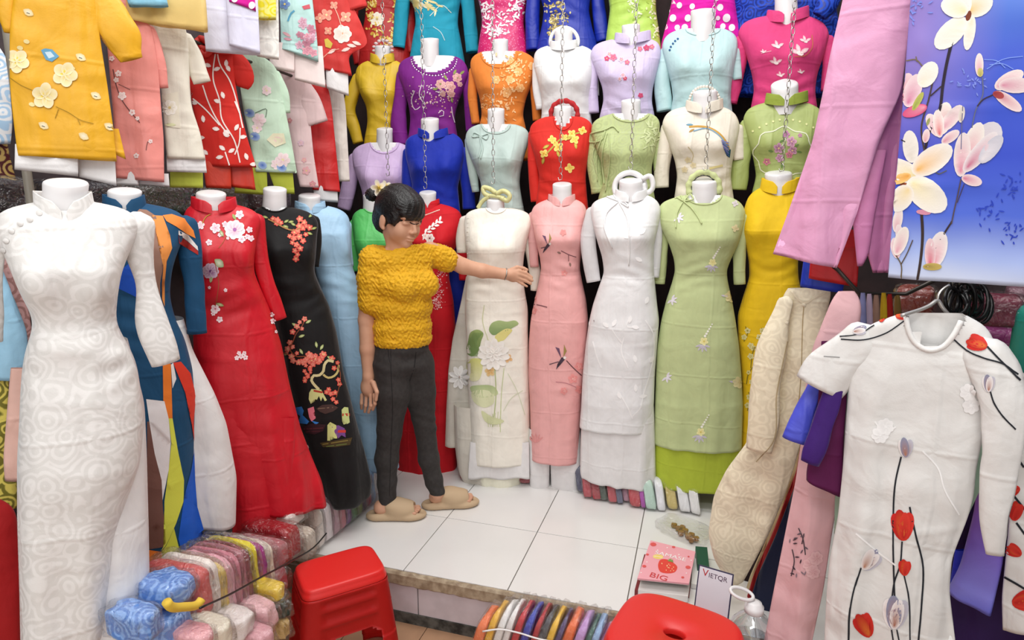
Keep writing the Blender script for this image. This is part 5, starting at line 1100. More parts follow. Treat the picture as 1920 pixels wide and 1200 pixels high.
def jacket_trim(e):
    e.line([(1508, 566), (1506, 590), (1502, 700), (1490, 830)], 1.6, '#b09a70'); e.line([(1482, 540), (1492, 556), (1508, 568), (1530, 556), (1550, 548)], 4, '#e8dcc0')
    e.line([(1476, 640), (1456, 740), (1448, 830), (1418, 866)], 2, '#c0ae88')
    for u, v in [(1507, 572), (1476, 606)]: e.blob(u, v, 5, 3.4, .3, '#e6dac0', n=8, dome=.004)
garment('beige brocade jacket-style ao dai hanging beside the yellow mannequin', (1500, 600, 2.0), -16,
    [(540, 1478, 1556), (548, 1470, 1560), (580, 1462, 1552), (640, 1450, 1540), (700, 1442, 1528), (770, 1428, 1516), (830, 1400, 1502), (880, 1362, 1488), (930, 1338, 1471), (1000, 1328, 1443), (1050, 1340, 1416), (1098, 1374, 1394, 1090)], BEIGE, cat='dress', ds=.75, fold=(.006, 20, .3), wr=.006,
    sleeves=[[(1474, 565, 14, .03), (1452, 640, 24, .05), (1436, 720, 26, .06), (1428, 800, 27, .06), (1424, 845, 22, .06)]], deco=[('front_edge', jacket_trim)])
for i, (du, col, lab) in enumerate([(0, '#2a1216', 'dark maroon velvet dress hanging edge-on beside the beige brocade one'), (10, '#d8c49a', 'cream edged dress hanging edge-on between dark maroon and red ones'), (16, '#a81c20', 'red satin dress hanging edge-on between cream and navy ones'), (24, '#141c3c', 'navy velvet dress hanging edge-on beside the pale pink one')]):
    garment(lab, (1505, 800, 2.23 - i * .045), -16, [(620, 1500 + du, 1530 + du), (800, 1490 + du, 1518 + du), (880, 1478 + du, 1506 + du), (1000, 1432 + du, 1478 + du), (1080, 1396 + du, 1448 + du), (1160, 1372 + du, 1440 + du)], fabric(col, 'velvet'), ds=.35, fold=(.006, 50, .2))
def ink_flowers(e):
    R = random.Random(5)
    for L in [[(1498, 990), (1506, 1010), (1510, 1040)], [(1508, 1000), (1504, 1020)], [(1484, 1080), (1490, 1050), (1486, 1030)]]: e.line(L, 2, '#4a4048')
    for i in range(16): e.leaf(R.uniform(1482, 1512), R.uniform(990, 1080), 9, 3, R.uniform(0, 360), R.choice(['#6a5a64', '#8a7a84', '#4a3a44']))
    for u, v in [(1518, 1058), (1530, 1046), (1524, 1072)]: e.flower(u, v, 13, 7, '#f2c9cb', '#dca4aa', '#e8b4b8', u)
garment('pale pink sheer ao dai with ink flower print hanging behind the white poppy dress', (1560, 700, 1.68), -16,
    [(546, 1572, 1602), (556, 1562, 1612), (580, 1552, 1616), (650, 1524, 1606), (700, 1512, 1596), (800, 1506, 1584), (900, 1492, 1578), (1000, 1472, 1560), (1100, 1452, 1545), (1215, 1430, 1520)], fabric('#eebfc4', 'sheer', .9), ds=.7, deco=[('ink_print', ink_flowers)])
garment('dark plum dress with violet sleeve hanging behind the white poppy dress', (1560, 800, 1.60), -16,
    [(640, 1540, 1600), (720, 1536, 1590), (800, 1530, 1584), (880, 1512, 1580), (898, 1512, 1578, 932)], fabric('#5a1148', 'plain'), ds=.5, sleeves=[[(1566, 720, 16, .03), (1545, 790, 18, .04), (1525, 850, 18, .05), (1518, 868, 16, .05)]], smat=fabric('#3d1670', 'velvet'))
garment('cornflower blue blouse whose sleeve sticks out beneath the white poppy sleeve', (1540, 720, 1.64), -16,
    [(660, 1530, 1590), (760, 1525, 1580), (830, 1528, 1570)], fabric('#4a52cc', 'satin'), ds=.4, cat='blouse', sleeves=[[(1530, 720, 14, .02), (1505, 780, 18, .05), (1488, 826, 21, .06)]])
for i, (u, col, lab) in enumerate([(1618, '#7d80ac', 'slate blue'), (1630, '#c4aec6', 'lilac'), (1643, '#a98572', 'tan'), (1657, '#e3bb25', 'yellow'), (1668, '#b82420', 'red'), (1683, '#8a6e34', 'old gold')]):
    garment('%s blouse hanging edge-on on the rack under the pink trousers' % lab, (u, 580, 1.75 + i * .012), -14, [(549 + (i % 3) * 2, u - 4, u + 4), (560, u - 6, u + 6), (640, u - 8, u + 8), (760, u - 9, u + 9)], fabric(col), ds=.7, cat='blouse', e=.9)
# white poppy dress on a wire hanger
PW = fabric('#e9e8e6', 'satin')
def tulip(e, u, v, r, ang, white):
    n0, f0, k0 = len(e.V), len(e.F), len(e.marks)
    a0 = math.radians(ang)
    cols = [('#f4f0f0', '#b87a58'), ('#c8c8d6', '#9a6a50'), ('#8f94ae', '#b87a58'), ('#f2eeee', '#a05a3c')] if white else [('#cf2620', '#b01a16'), ('#d83228', '#b41c16'), ('#c41f1c', '#e07a30'), ('#dc3a2c', '#b81e18')]
    for i, (da, k, wd) in enumerate([(-17, .92, .2), (17, .92, .2), (-5, 1.0, .2), (7, .9, .17)]):
        a = a0 + math.radians(da); e.petal(u + math.cos(a) * r * .52 * k, v + math.sin(a) * r * .52 * k, r * .55 * k, r * (wd + (.04 if white else .03)), a, *cols[i])
    del e.marks[k0:]; e.mark('printed_tulip', 30, n0, f0)
def poppies(e):
    K = '#20242c'
    e.line([(1690, 856), (1680, 900), (1675, 980), (1676, 1060), (1678, 1120)], 3.2, K); e.line([(1692, 1015), (1688, 1060), (1678, 1090), (1672, 1130)], 3, K); e.line([(1706, 950), (1716, 1000), (1730, 1060), (1728, 1130), (1722, 1200)], 3.4, K); e.line([(1695, 1078), (1702, 1110), (1706, 1200)], 2.6, K)
    e.line([(1614, 1064), (1600, 1110), (1593, 1150), (1591, 1200)], 3, K); e.line([(1672, 1180), (1675, 1200)], 2.6, K); e.line([(1682, 1180), (1686, 1200)], 2.6, K)
    tulip(e, 1699, 856, 34, -92, True); tulip(e, 1695, 1012, 54, -94, False); tulip(e, 1696, 1078, 28, -88, False); tulip(e, 1618, 1066, 42, -48, True); tulip(e, 1676, 1178, 58, -85, True); tulip(e, 1632, 1192, 46, -118, False)
    e.line([(1577, 636), (1620, 637), (1660, 625), (1698, 600)], 2.4, K); e.line([(1575, 631), (1610, 626), (1640, 610)], 2, K)
    tulip(e, 1600, 622, 24, -15, True); tulip(e, 1652, 604, 22, -80, False); tulip(e, 1680, 594, 20, -10, False)
    e.line([(1788, 636), (1810, 655), (1850, 673), (1880, 682), (1908, 702)], 3, K); e.line([(1851, 650), (1875, 675), (1895, 695), (1912, 713)], 3.4, K); tulip(e, 1850, 650, 38, 200, False)
    e.line([(1857, 733), (1864, 755), (1880, 780), (1904, 805)], 3, K); tulip(e, 1854, 734, 30, -90, True)
    e.line([(1575, 670), (1545, 668)], 1.6, '#8a8a8a')
def tone_vines(e):
    for L in [[(1730, 845), (1760, 880), (1770, 915), (1798, 965)], [(1605, 1000), (1640, 1030), (1680, 1060)], [(1640, 790), (1660, 810), (1680, 800)]]: e.line(L, 3, '#fbfafa')
    for u, v in [(1815, 735), (1820, 760), (1650, 815), (1660, 800)]: e.flower(u, v, 16, 7, '#f9f8f8', '#ecebeb', '#fbfafa', u)
def poppy_extra(T, g, d):
    e = Emb(g, .002)
    P = [e.hit(u, v) for u, v in catmull(np.array([(1700, 584), (1702, 612), (1716, 642), (1744, 657), (1768, 650), (1788, 628), (1802, 602)], dtype=float), 26)]
    V, F = tube(P, .006, 8); T.add('neckband', V, F, fabric('#f4f3f1'), parent=d)
pd = garment('white short-sleeved ao dai printed with red and white poppies on a wire hanger', (1750, 610, 1.42), -18,
    [(588, 1690, 1806), (596, 1662, 1822), (612, 1622, 1850), (640, 1600, 1866), (690, 1596, 1868), (740, 1590, 1858), (800, 1585, 1848), (880, 1580, 1830), (930, 1575, 1826), (970, 1571, 1815), (1046, 1556, 1785), (1108, 1550, 1780), (1215, 1545, 1793)], PW,
    sleeves=[[(1618, 632, 36, .0), (1580, 668, 40, .0), (1545, 712, 42, .0), (1537, 726, 42, .0)], [(1846, 660, 38, .02), (1876, 730, 36, .03), (1880, 800, 32, .035), (1872, 900, 27, .035), (1862, 980, 22, .035), (1866, 1040, 14, .03)]], ds=.9, fold=(.008, 26, .1), wr=.006,
    deco=[('poppy_print', poppies), ('tone_embroidery', tone_vines)], extra=poppy_extra, crease=(.12, .55), scoop=(1751, 588, 51, 68))
def poppies2(e):
    for u, v, r, a in [(1916, 790, 34, -70, ), (1912, 915, 30, 160), (1902, 975, 34, -80), (1915, 1040, 30, -150), (1900, 1130, 56, -10)]: tulip(e, u, v, r, a, False)
    for L in [[(1903, 850), (1920, 876)], [(1898, 925), (1922, 955)], [(1906, 980), (1922, 1002)], [(1884, 1082), (1902, 1092), (1922, 1104)]]: e.line(L, 4, '#20242c')
garment('second white poppy print ao dai hanging behind the sleeve of the first', (1940, 800, 1.50), -22, [(700, 1912, 2040), (740, 1904, 2060), (850, 1900, 2060), (1000, 1890, 2050), (1120, 1878, 2040), (1180, 1880, 2040)], PW, ds=.8, deco=[('poppy_print', poppies2)])
garment('violet to blue gradient ao dai with flared sleeve beside the white poppy dress', (1860, 1000, 1.60), -20,
    [(860, 1838, 1900), (960, 1826, 1890), (1060, 1800, 1880), (1106, 1776, 1858, 1154)], fabric('#7a6ad8', 'gradient', .99, ((0, '#4a5ae0'), (.18, '#8f8df0'), (.5, '#7d5fc4'), (1, '#8a3a78'))), ds=.6,
    under=[('blue_lining', [(1040, 1790, 1872), (1116, 1778, 1856, 1160)], fabric('#2a3ad0', 'satin'), dict(off=-.03))])
garment('deep purple velvet dress filling the gap under the violet sleeve', (1850, 1100, 1.72), -20, [(840, 1800, 1940), (960, 1790, 1950), (1100, 1775, 1960), (1230, 1770, 1960)], fabric('#2c1050', 'velvet'), ds=.6)
garment('seafoam green satin dress glimpsed behind the white poppy dress', (1700, 760, 1.58), -18, [(640, 1570, 1850), (760, 1574, 1852), (900, 1566, 1846), (1000, 1564, 1800)], fabric('#a3c4ae', 'satin'), ds=.3)
def hanger(label, hook, L, R_, t, r, mat, group=None, hookh=22):
    T = Thing('clothes_hanger', label, 'hanger', group)
    p = lambda u, v: at_t(u, v, t)
    T.add('arms', *tube([p(*q) for q in catmull(np.array([L, (hook[0] - 12, hook[1] + 8), hook, (hook[0] + 8, hook[1] + 12), R_], dtype=float), 24)], r, 8), mat)
    T.add('hook', *tube([p(*q) for q in catmull(np.array([hook, (hook[0] + 2, hook[1] - 10), (hook[0] + 12, hook[1] - hookh), (hook[0] + 22, hook[1] - hookh - 6)], dtype=float), 14)], r * .85, 8), METAL)
    return T.done()
hanger('grey wire hanger in the neck of the white poppy dress', (1758, 563), (1690, 592), (1806, 616), 1.425, .0045, simple('grey_hanger', '#b7b5b2', .35, metal=.6))
rk = Thing('clothes_rack', 'dark metal rack rail carrying the hanging dresses at the right', 'rack')
rk.add('rail', *tube([(.66, 1.72, 1.36), (.74, 1.95, 1.36), (.86, 2.5, 1.36)], .012, 10), DARKMETAL)
for p in [(.86, 2.5), (1.0, 1.72)]:
    rk.add('post', *tube([(p[0], p[1], 0), (p[0], p[1], 1.36)], .014, 10), DARKMETAL)
rk.add('cross_bar', *tube([(.66, 1.72, 1.36), (1.0, 1.72, 1.36)], .010, 8), DARKMETAL)
rk.add('cross_bar', *tube([at_t(1520, 470, 1.86), at_t(1570, 505, 1.80), at_t(1612, 551, 1.76), at_t(1700, 551, 1.82), np.array([.66, 1.72, 1.36])], .006, 8), DARKMETAL)
rk.done((.86, 2.1, 0))
BLK = simple('black_hanger_plastic', '#141416', .3)
hrn = random.Random(4)
for i in range(10):
    u = 1784 + i * 6; tt = 1.80 + .012 * i; rx, ry, tl_ = hrn.uniform(9, 22), hrn.uniform(22, 36), hrn.uniform(-.5, .5); vc = 566 + hrn.uniform(-6, 12)
    T = Thing('clothes_hanger', 'black plastic hanger in the bunch behind the poppy dress', 'hanger', 'bunch of black hangers')
    P = [at_t(u + rx * math.cos(q) - ry * math.sin(q) * tl_ * .6, vc + ry * math.sin(q) + rx * math.cos(q) * tl_, tt + .03 * math.cos(q + i)) for q in np.linspace(0, 6.283, 22)[:-1]]
    T.add('arms', *tube(P, .0065, 6, closed=True), BLK); T.add('hook', *tube([at_t(u, vc - ry, tt), at_t(u - 2, vc - ry - 14, tt), at_t(u + 8, vc - ry - 24, tt)], .003, 6), BLK); T.done()

# ------------------------------------------------------------------ bagged garments
CLEAR = clear_plastic()
def pillow(c, size, yaw=0., lean=0., e=.45, nz=.06, seed=1, taper=.0, side=0., pw=9):
    n, m = 28, 14; w, d, h = size; R = []
    for j in range(m + 1):
        f = j / m; f = .5 - .5 * math.cos(math.pi * f); zz = -h / 2 + h * f; k = max(.25, (1 - abs(2 * f - 1)**pw)**.5) * (1 - taper * f)
        th = np.arange(n) * 2 * math.pi / n; cx, sx = np.cos(th), np.sin(th)
        x = w / 2 * k * np.sign(cx) * np.abs(cx)**e; y = d / 2 * k * np.sign(sx) * np.abs(sx)**e
        q = 1 + nz * wob(th * .30 + 0 * f, np.full(n, zz * 1.5), seed, 3.0); q2 = 1 + nz * wob(th * .30 + 5, np.full(n, zz * 1.5), seed + 3, 3.0)
        R.append(np.stack([x * q, y * q2, zz + h * .05 * nz * 8 * wob(x * 3, y * 3, seed + 9, 2.0)], 1))
    V, F = rings(R, cap0=True, cap1=True)
    V[:, 0] += lean * (V[:, 2] + h / 2); V[:, 1] += side * (V[:, 2] + h / 2)
    ca, sa = math.cos(yaw), math.sin(yaw)
    return np.stack([V[:, 0] * ca - V[:, 1] * sa, V[:, 0] * sa + V[:, 1] * ca, V[:, 2]], 1) + np.asarray(c), F
PK = [0]
def pack(label, c, size, col, yaw=0., lean=0., side=0., kind='satin', group=None, bag=True, col2=None, nz=.075):
    PK[0] += 1; T = Thing('bagged_garment', label, 'packaged clothes', group)
    V, F = pillow(c, size, yaw, lean, .26 if nz < .1 else .6, nz, PK[0], .06, side); g = T.add('folded_garment', V, F, fabric(col, kind, 1.0, col2))
    if bag: T.add('plastic_bag', *pillow((c[0], c[1], c[2] + size[2] * .02), (size[0] * 1.10 + .004, size[1] * 1.06 + .004, size[2] * 1.08), yaw, lean, .3 if nz < .1 else .6, nz + .06, PK[0] + 77, .0, side), CLEAR)
    return T.done()
def name_col(c):
    return c
# row under the back mannequins
for i, (u, v, w, col, nm) in enumerate([(872, 905, 20, '#8a2430', 'dark red'), (985, 912, 22, '#9a2c38', 'crimson'), (1092, 930, 16, '#3c4260', 'navy'), (1104, 940, 17, '#b23a46', 'rose red'), (1121, 943, 17, '#a8343e', 'brick red'), (1135, 945, 13, '#4d5c50', 'dark green'), (1151, 949, 17, '#b8424c', 'spotted red'), (1165, 951, 12, '#60647e', 'slate'), (1177, 948, 13, '#bd8ea2', 'dusty pink'), (1194, 957, 22, '#b6323e', 'large red'), (1209, 960, 9, '#a83aa6', 'magenta'), (1224, 963, 20, '#b7d3c6', 'mint'), (1243, 964, 16, '#e8e8ee', 'white'), (1264, 962, 20, '#c9b56a', 'gold'), (1288, 968, 20, '#ebebee', 'silver white'), (1308, 972, 18, '#f0eff0', 'pure white')]):
    p = at_z(u, v, 0.0); t = (p - CAM) @ FF; h = .135 if i > 1 else .10
    pack('%s bagged garment in the floor row under the back mannequins' % nm, (p[0] - .01, p[1] + .05, h / 2 + .006), (w * t / FPX, .09, h), col, yaw=.12, lean=-.16 - .02 * (i % 3), side=.45)
# row along the left wall
for i, (u, v, w, col, nm) in enumerate([(606, 1036, 20, '#efe7e0', 'cream'), (622, 1022, 18, '#e9dfe2', 'white'), (636, 1011, 15, '#b98f9c', 'mauve'), (648, 1000, 15, '#c46a7c', 'pink'), (659, 991, 13, '#743a86', 'purple'), (669, 982, 13, '#4b7c4e', 'leaf green'), (679, 973, 12, '#78884c', 'olive'), (688, 965, 11, '#5a4a5c', 'charcoal'), (696, 957, 11, '#b44c5e', 'raspberry'), (704, 950, 11, '#7ba2ca', 'sky blue')]):
    p = at_z(u, v, 0.0); t = (p - CAM) @ FF; h = .19
    pack('%s bagged garment in the row along the left wall by the floor tiles' % nm, (p[0] - .08, p[1] + .01, h / 2 + .005), (.14, w * t / FPX * 1.25, h), col, yaw=0, lean=0)
# heap by the left stool
bench = Thing('display_bench', 'low wooden bench under the heap of bagged clothes on the left', 'bench')
WOOD = simple('bench_wood', '#6a5440', .7, bump=.2, var=.3, vscale=14)
bench.add('top', *box((-1.56, 1.45, -.03), (.38, 1.04, .03), bev=.004), WOOD)
for q in [(-1.7, .98), (-1.4, .98), (-1.7, 1.9), (-1.4, 1.9)]: bench.add('leg', *box((q[0], q[1], -.135), (.04, .04, .185)), WOOD)
bench.done((-1.46, 1.45, LOWZ))
def pack_x(u, vt, vb, wpx, X, dep, col, label, lean=0., group=None, kind='satin', col2=None, bag=True, nz=.075):
    a = at_x(u, vt, X); b = at_x(u, vb, X); t = (b - CAM) @ FF; h = max(.05, a[2] - b[2])
    return pack(label, (X - dep / 2, b[1], b[2] + h / 2), (dep, wpx * t / FPX * 1.15, h), col, lean=lean, kind=kind, col2=col2, group=group, bag=bag, nz=nz)
for u, vt, vb, w, X, col, nm in [(392, 1060, 1165, 34, -1.24, '#cf5a58', 'red and white lace'), (412, 1045, 1160, 24, -1.25, '#efe4dc', 'ivory'), (429, 1050, 1158, 15, -1.25, '#e6c45c', 'gold yellow'), (442, 1040, 1160, 16, -1.25, '#e6a8b6', 'light pink'), (456, 1030, 1155, 16, -1.26, '#cf8090', 'rose'), (468, 1022, 1150, 12, -1.26, '#b8707c', 'dusty rose'), (476, 1018, 1145, 9, -1.26, '#8c2630', 'dark red'), (487, 1010, 1130, 15, -1.27, '#e6d52e', 'lemon yellow'), (502, 1012, 1125, 15, -1.27, '#a81e8a', 'magenta'), (516, 1010, 1120, 15, -1.27, '#e6dccb', 'beige white'),
        (535, 1015, 1062, 30, -1.29, '#a86a70', 'dusty plum'), (533, 1066, 1112, 32, -1.27, '#9c4a54', 'wine'), (556, 985, 1050, 36, -1.34, '#9c1420', 'crimson satin'), (588, 990, 1052, 30, -1.37, '#cfc3b4', 'beige taped'), (560, 955, 985, 44, -1.42, '#e3d6cf', 'white folded'), (598, 950, 992, 22, -1.44, '#e8ddd4', 'pale cream')]:
    pack_x(u, vt, vb, w, X, .2, col, '%s bagged garment in the heap left of the red stool' % nm)
for u, vt, vb, w, X, col, nm in [(470, 1150, 1195, 44, -1.16, '#eadfdc', 'white crumpled'), (515, 1130, 1180, 36, -1.16, '#e8b8bc', 'pink crumpled'), (430, 1165, 1210, 40, -1.14, '#efe6d2', 'cream crumpled'), (508, 1180, 1225, 40, -1.12, '#dba2aa', 'rose crumpled'), (532, 1105, 1125, 28, -1.18, '#e3c23c', 'flat yellow'), (540, 1125, 1160, 20, -1.16, '#39443c', 'dark green'), (543, 1160, 1200, 20, -1.15, '#c9a868', 'tan straw'), (395, 1180, 1220, 40, -1.12, '#e8a8ae', 'coral pink')]:
    pack_x(u, vt, vb, w, X, .14, col, '%s bag at the foot of the clothes heap left of the stool' % nm, kind='satin', nz=.2)
for u, vt, vb, w, nm in [(352, 1085, 1128, 62, 'upper'), (345, 1145, 1205, 72, 'lower'), (292, 1140, 1200, 48, 'rear')]:
    pack_x(u, vt, vb, w, -1.20, .13, '#86abe2', 'bag of pale blue ruffled cloth beneath the colour-block hem, %s one' % nm, kind='brocade', col2='#5c88cf', nz=.2)
hb = Thing('headband', 'yellow padded headband lying on the bags of blue ruffles', 'headband')
hb.add('band', *tube([at_x(u, v, -1.17) for u, v in catmull(np.array([(312, 1128), (318, 1136), (345, 1138), (372, 1132), (378, 1124)], dtype=float), 16)], .011, 10), fabric('#e3bf45')); hb.done()
cd = Thing('elastic_cord', 'black elastic cord stretched in front of the clothes heap', 'cord')
cd.add('cord', *tube([at_x(u, v, x) for (u, v), x in zip(catmull(np.array([(375, 1140), (430, 1115), (490, 1082), (550, 1050), (590, 1025), (612, 1000)], dtype=float), 24), np.linspace(-1.13, -1.33, 24))], .003, 6), BLK); cd.done()
# coloured row in front of the platform edge
for i, (u, vt, w, col, nm) in enumerate([(903, 1142, 20, '#ef7f4e', 'coral orange'), (920, 1132, 14, '#efb93c', 'golden'), (936, 1128, 15, '#f0efee', 'white'), (950, 1126, 13, '#f2f0f0', 'cream white'), (966, 1128, 14, '#c52c3a', 'red'), (982, 1136, 15, '#2c40b0', 'royal blue'), (999, 1134, 12, '#b82c36', 'dark red'), (1012, 1140, 14, '#46484e', 'charcoal'), (1026, 1142, 14, '#f0bf3a', 'amber yellow'), (1040, 1146, 11, '#45306a', 'dark violet'), (1056, 1144, 19, '#ee7440', 'orange'), (1076, 1150, 18, '#c9a0dc', 'lilac'), (1092, 1156, 12, '#3e6a60', 'bottle green'), (1103, 1156, 15, '#9cc0ea', 'light blue'), (1126, 1178, 30, '#f0a6cc', 'candy pink')]):
    p = at_y(u + 6, vt - 4, 1.86); t = (p - CAM) @ FF; h = p[2] - LOWZ
    h = max(h, .12)
    pack('%s bagged garment in the row before the platform edge' % nm, (p[0] - .05, 1.86, LOWZ + h / 2), (w * t / FPX * 1.05, .14, h), col, yaw=-.1, lean=.28)
st = Thing('string', 'white plastic string tied round the coloured bagged garments', 'string')
st.add('cord', *tube([at_y(u, v, 1.775) for u, v in catmull(np.array([(905, 1184), (935, 1180), (970, 1186), (1010, 1198), (1060, 1206)], dtype=float), 20)], .003, 6), WSAT); st.done()

# ------------------------------------------------------------------ plastic stools
STOOL = simple('red_stool_plastic', '#db2a27', .34, spec=.45, bump=.06, bscale=300)
def stool(label, c, yaw, sx, sy, top, hole=False, n_e=.32, flare=.045):
    T = Thing('plastic_stool', label, 'stool'); H = top - LOWZ
    ca, sa = math.cos(yaw), math.sin(yaw)
    def pl(x, y, z): return np.stack([c[0] + x * ca - y * sa, c[1] + x * sa + y * ca, z + 0 * x], -1)
    n = 96; th = np.arange(n) * 2 * math.pi / n + math.pi / n; cx, sx_ = np.cos(th), np.sin(th)
    ex = np.sign(cx) * np.abs(cx)**n_e; ey = np.sign(sx_) * np.abs(sx_)**n_e
    def ring(k, z, gx=0., bulge=None):
        a = sx / 2 * k + gx; b = sy / 2 * k + gx
        if bulge is not None: return pl(ex * (a + bulge), ey * (b + bulge), z)
        return pl(ex * a, ey * b, z)
    R = []
    if hole:
        for k, z in ((.17, top - .02), (.17, top - .004), (.2, top)): R.append(pl(sx / 2 * k * cx, sy / 2 * k * .7 * sx_, z))
    else: R.append(ring(.02, top + .001))
    for k, z, gx in ((.5, top + .001, 0), (.88, top, 0), (.95, top - .001, 0), (.985, top - .005, 0), (1.0, top - .012, 0), (1.0, top - .02, .002), (1.0, top - .024, .005), (1.0, top - .034, .005)): R.append(ring(k, z, gx))
    T.add('seat', *rings(R, cap0=not hole), STOOL)
    # side walls with pressed ribs, openings cut between the legs
    rows = 46; zs = np.linspace(top - .034, LOWZ, rows); Rr = []
    fr = (top - zs) / H
    for z, f in zip(zs, fr):
        bul = np.zeros(n)
        cen = np.minimum(np.abs(ex), np.abs(ey)); mid = np.clip((.62 - cen) / .06, 0, 1)
        if .10 < f < .50: bul = bul + mid * -.008
        for f0 in (.18, .30): bul = bul + mid * .011 * math.exp(-((f - f0) / .02)**2)
        Rr.append(ring(1.0, z, .004 + flare * f + .006 * (f > .93), bul))
    V, F = rings(Rr)
    rw = lambda f: f[0] // n
    cenj = np.minimum(np.abs(ex), np.abs(ey))
    wall = []; legs = [[], [], [], []]
    for f in F:
        i = f[0] // n; j = f[0] % n; x = cenj[j]
        fmid = fr[i]; op = .40 + .07 * (x / .6)**2
        if fmid > op and x < .62 - .10 * (1 - fmid): continue
        if fmid <= .52: wall.append(f)
        else: legs[(0 if ex[j] > 0 else 1) + (0 if ey[j] > 0 else 2)].append(f)
    def solid(Fs, nm):
        bm = bmesh.new(); used = sorted({i for f in Fs for i in f}); mp = {i: bm.verts.new(V[i]) for i in used}
        for f in Fs: bm.faces.new([mp[i] for i in f])
        bmesh.ops.solidify(bm, geom=list(bm.faces), thickness=.005); bm.verts.index_update()
        T.add(nm, np.array([v.co[:] for v in bm.verts]), [tuple(v.index for v in f.verts) for f in bm.faces], STOOL); bm.free()
    solid(wall, 'skirt')
    for l in legs:
        if l: solid(l, 'leg')
    return T.done((c[0], c[1], LOWZ))
stool('red plastic stool with ribbed sides beside the clothes heap', (-1.163, 1.70), math.radians(47), .285, .205, .215)
stool('red plastic stool with a hole in its octagonal seat before the notebooks', (-.012, 1.665), math.radians(-14), .365, .34, .235, hole=True, n_e=.55)

# ------------------------------------------------------------------ small things on the tiles
def quad_slab(name, pts, z, h, mat):
    top = np.array([at_z(u, v, z) for u, v in pts]); bot = top.copy(); bot[:, 2] -= h
    return np.concatenate([top, bot]), [(3, 2, 1, 0), (4, 5, 6, 7)] + [(i, (i + 1) % 4, (i + 1) % 4 + 4, i + 4) for i in range(4)]
PAPER = simple('notebook_paper', '#ecebe8', .7, bump=.1, bscale=90)
def text_part(s, size, org, ex, ey, nrm, lift=.0012):
    cu = bpy.data.curves.new('lettering', 'FONT'); cu.body = s; cu.size = size; cu.extrude = 0; cu.align_x = 'CENTER'; cu.align_y = 'CENTER'
    o = bpy.data.objects.new('lettering', cu); COL.objects.link(o); bpy.context.view_layer.update()
    me = o.evaluated_get(bpy.context.evaluated_depsgraph_get()).to_mesh()
    V = np.array([v.co[:] for v in me.vertices]); F = [tuple(p.vertices) for p in me.polygons]
    o.to_mesh_clear(); bpy.data.objects.remove(o); bpy.data.curves.remove(cu)
    if len(V) == 0: return np.zeros((0, 3)), []
    return np.asarray(org) + V[:, :1] * ex + V[:, 1:2] * ey + nrm * lift, F
NB = [(1220, 1013), (1304, 1034), (1292, 1094), (1195, 1084)]
lowbook = Thing('account_book', 'red-backed account book under the pink strawberry notebook', 'book')
LB = [(1213, 1040), (1298, 1058), (1290, 1118), (1194, 1106)]
lowbook.add('pages', *quad_slab('p', LB, .030, .026, PAPER), PAPER, smooth=False); lowbook.add('cover', *quad_slab('p', [(1211, 1039), (1300, 1058), (1292, 1120), (1192, 1107)], .004, .004, PAPER), simple('maroon_cover', '#7a1820', .4), smooth=False)
lowbook.add('spine', *quad_slab('p', [(1208, 1039), (1214, 1040), (1196, 1107), (1190, 1106)], .031, .03, PAPER), simple('maroon_cover', '#7a1820', .4), smooth=False); lowbook.done()
nb = Thing('notebook', 'thick pink notebook with a big red strawberry on its cover', 'notebook')
V, F = quad_slab('n', NB, .078, .006, PAPER)
cv = nb.add('cover', V, F, simple('pink_cover', '#f2a9b6', .4, coat=.3), smooth=False)
V2, F2 = quad_slab('n', [(1222, 1017), (1301, 1036), (1290, 1092), (1197, 1083)], .072, .036, PAPER); 
for k in range(4):
    dz = .072 - k * .009; nb.add('pages', *quad_slab('n', [(1222 + k, 1018), (1301 + (k % 2) * 2, 1037), (1289 + (k % 2) * 2, 1093 + k % 2), (1197 + k, 1084)], dz, .0085, PAPER), PAPER, smooth=False)
gs = Surf(V, F, 2.4)
o3 = [at_z(u, v, .078) for u, v in NB]; exv = (o3[1] - o3[0]) / np.linalg.norm(o3[1] - o3[0]); nz_ = np.array([0, 0, 1.0]); eyv = np.cross(nz_, exv)
def strawberry(e):
    e.poly([(1234, 1058), (1238, 1050), (1250, 1049), (1262, 1055), (1270, 1064), (1268, 1070), (1248, 1075), (1238, 1072)], '#e0483c', 6, sm=True)
    R = random.Random(2)
    for i in range(14): e.blob(R.uniform(1240, 1264), R.uniform(1056, 1071), .8, 1.1, 0, '#f8d8a0', n=5)
    for a in (-160, -120, -80, -30, 10): e.leaf(1257, 1053, 6, 2.4, a, '#7aa050')
    e.blob(1234, 1044, 10, 4.5, .05, '#ecc24a', '#f3dc8a', 12); e.line([(1227, 1043), (1241, 1045)], 1.3, '#f8ecc0')
    for u, v, r in [(1225, 1021, 6), (1263, 1026, 3.4), (1214, 1040, 3), (1208, 1062, 4), (1290, 1064, 5), (1280, 1083, 3), (1291, 1044, 2)]: e.blob(u, v, r, r * .62, .1, '#dd5a58', n=8)
    for u, v in [(1233, 1032), (1251, 1027), (1273, 1040), (1213, 1054), (1296, 1051), (1202, 1074), (1287, 1075)]: e.blob(u, v, 1.4, 1, 0, '#fdf0f0', n=6)
emb_part(nb, gs, 'cover_print', strawberry, cv, .0006, big=14)
V, F = text_part('SAMASE', .036, at_z(1257, 1043, .078), exv, eyv, nz_); nb.add('lettering', V, F, simple('white_ink', '#fbf6f6', .5), parent=cv, smooth=False, label='white cover lettering')
V, F = text_part('BIG', .046, at_z(1235, 1082, .078), exv, eyv, nz_); nb.add('lettering', V, F, simple('red_ink', '#cf3f44', .5), parent=cv, smooth=False, label='red cover lettering')
nb.done()
pad = Thing('notepad', 'white notepad beside the pink notebook', 'notepad'); pad.add('pages', *quad_slab('p', [(1300, 1046), (1320, 1052), (1316, 1098), (1296, 1094)], .022, .020, PAPER), PAPER, smooth=False); pad.done()
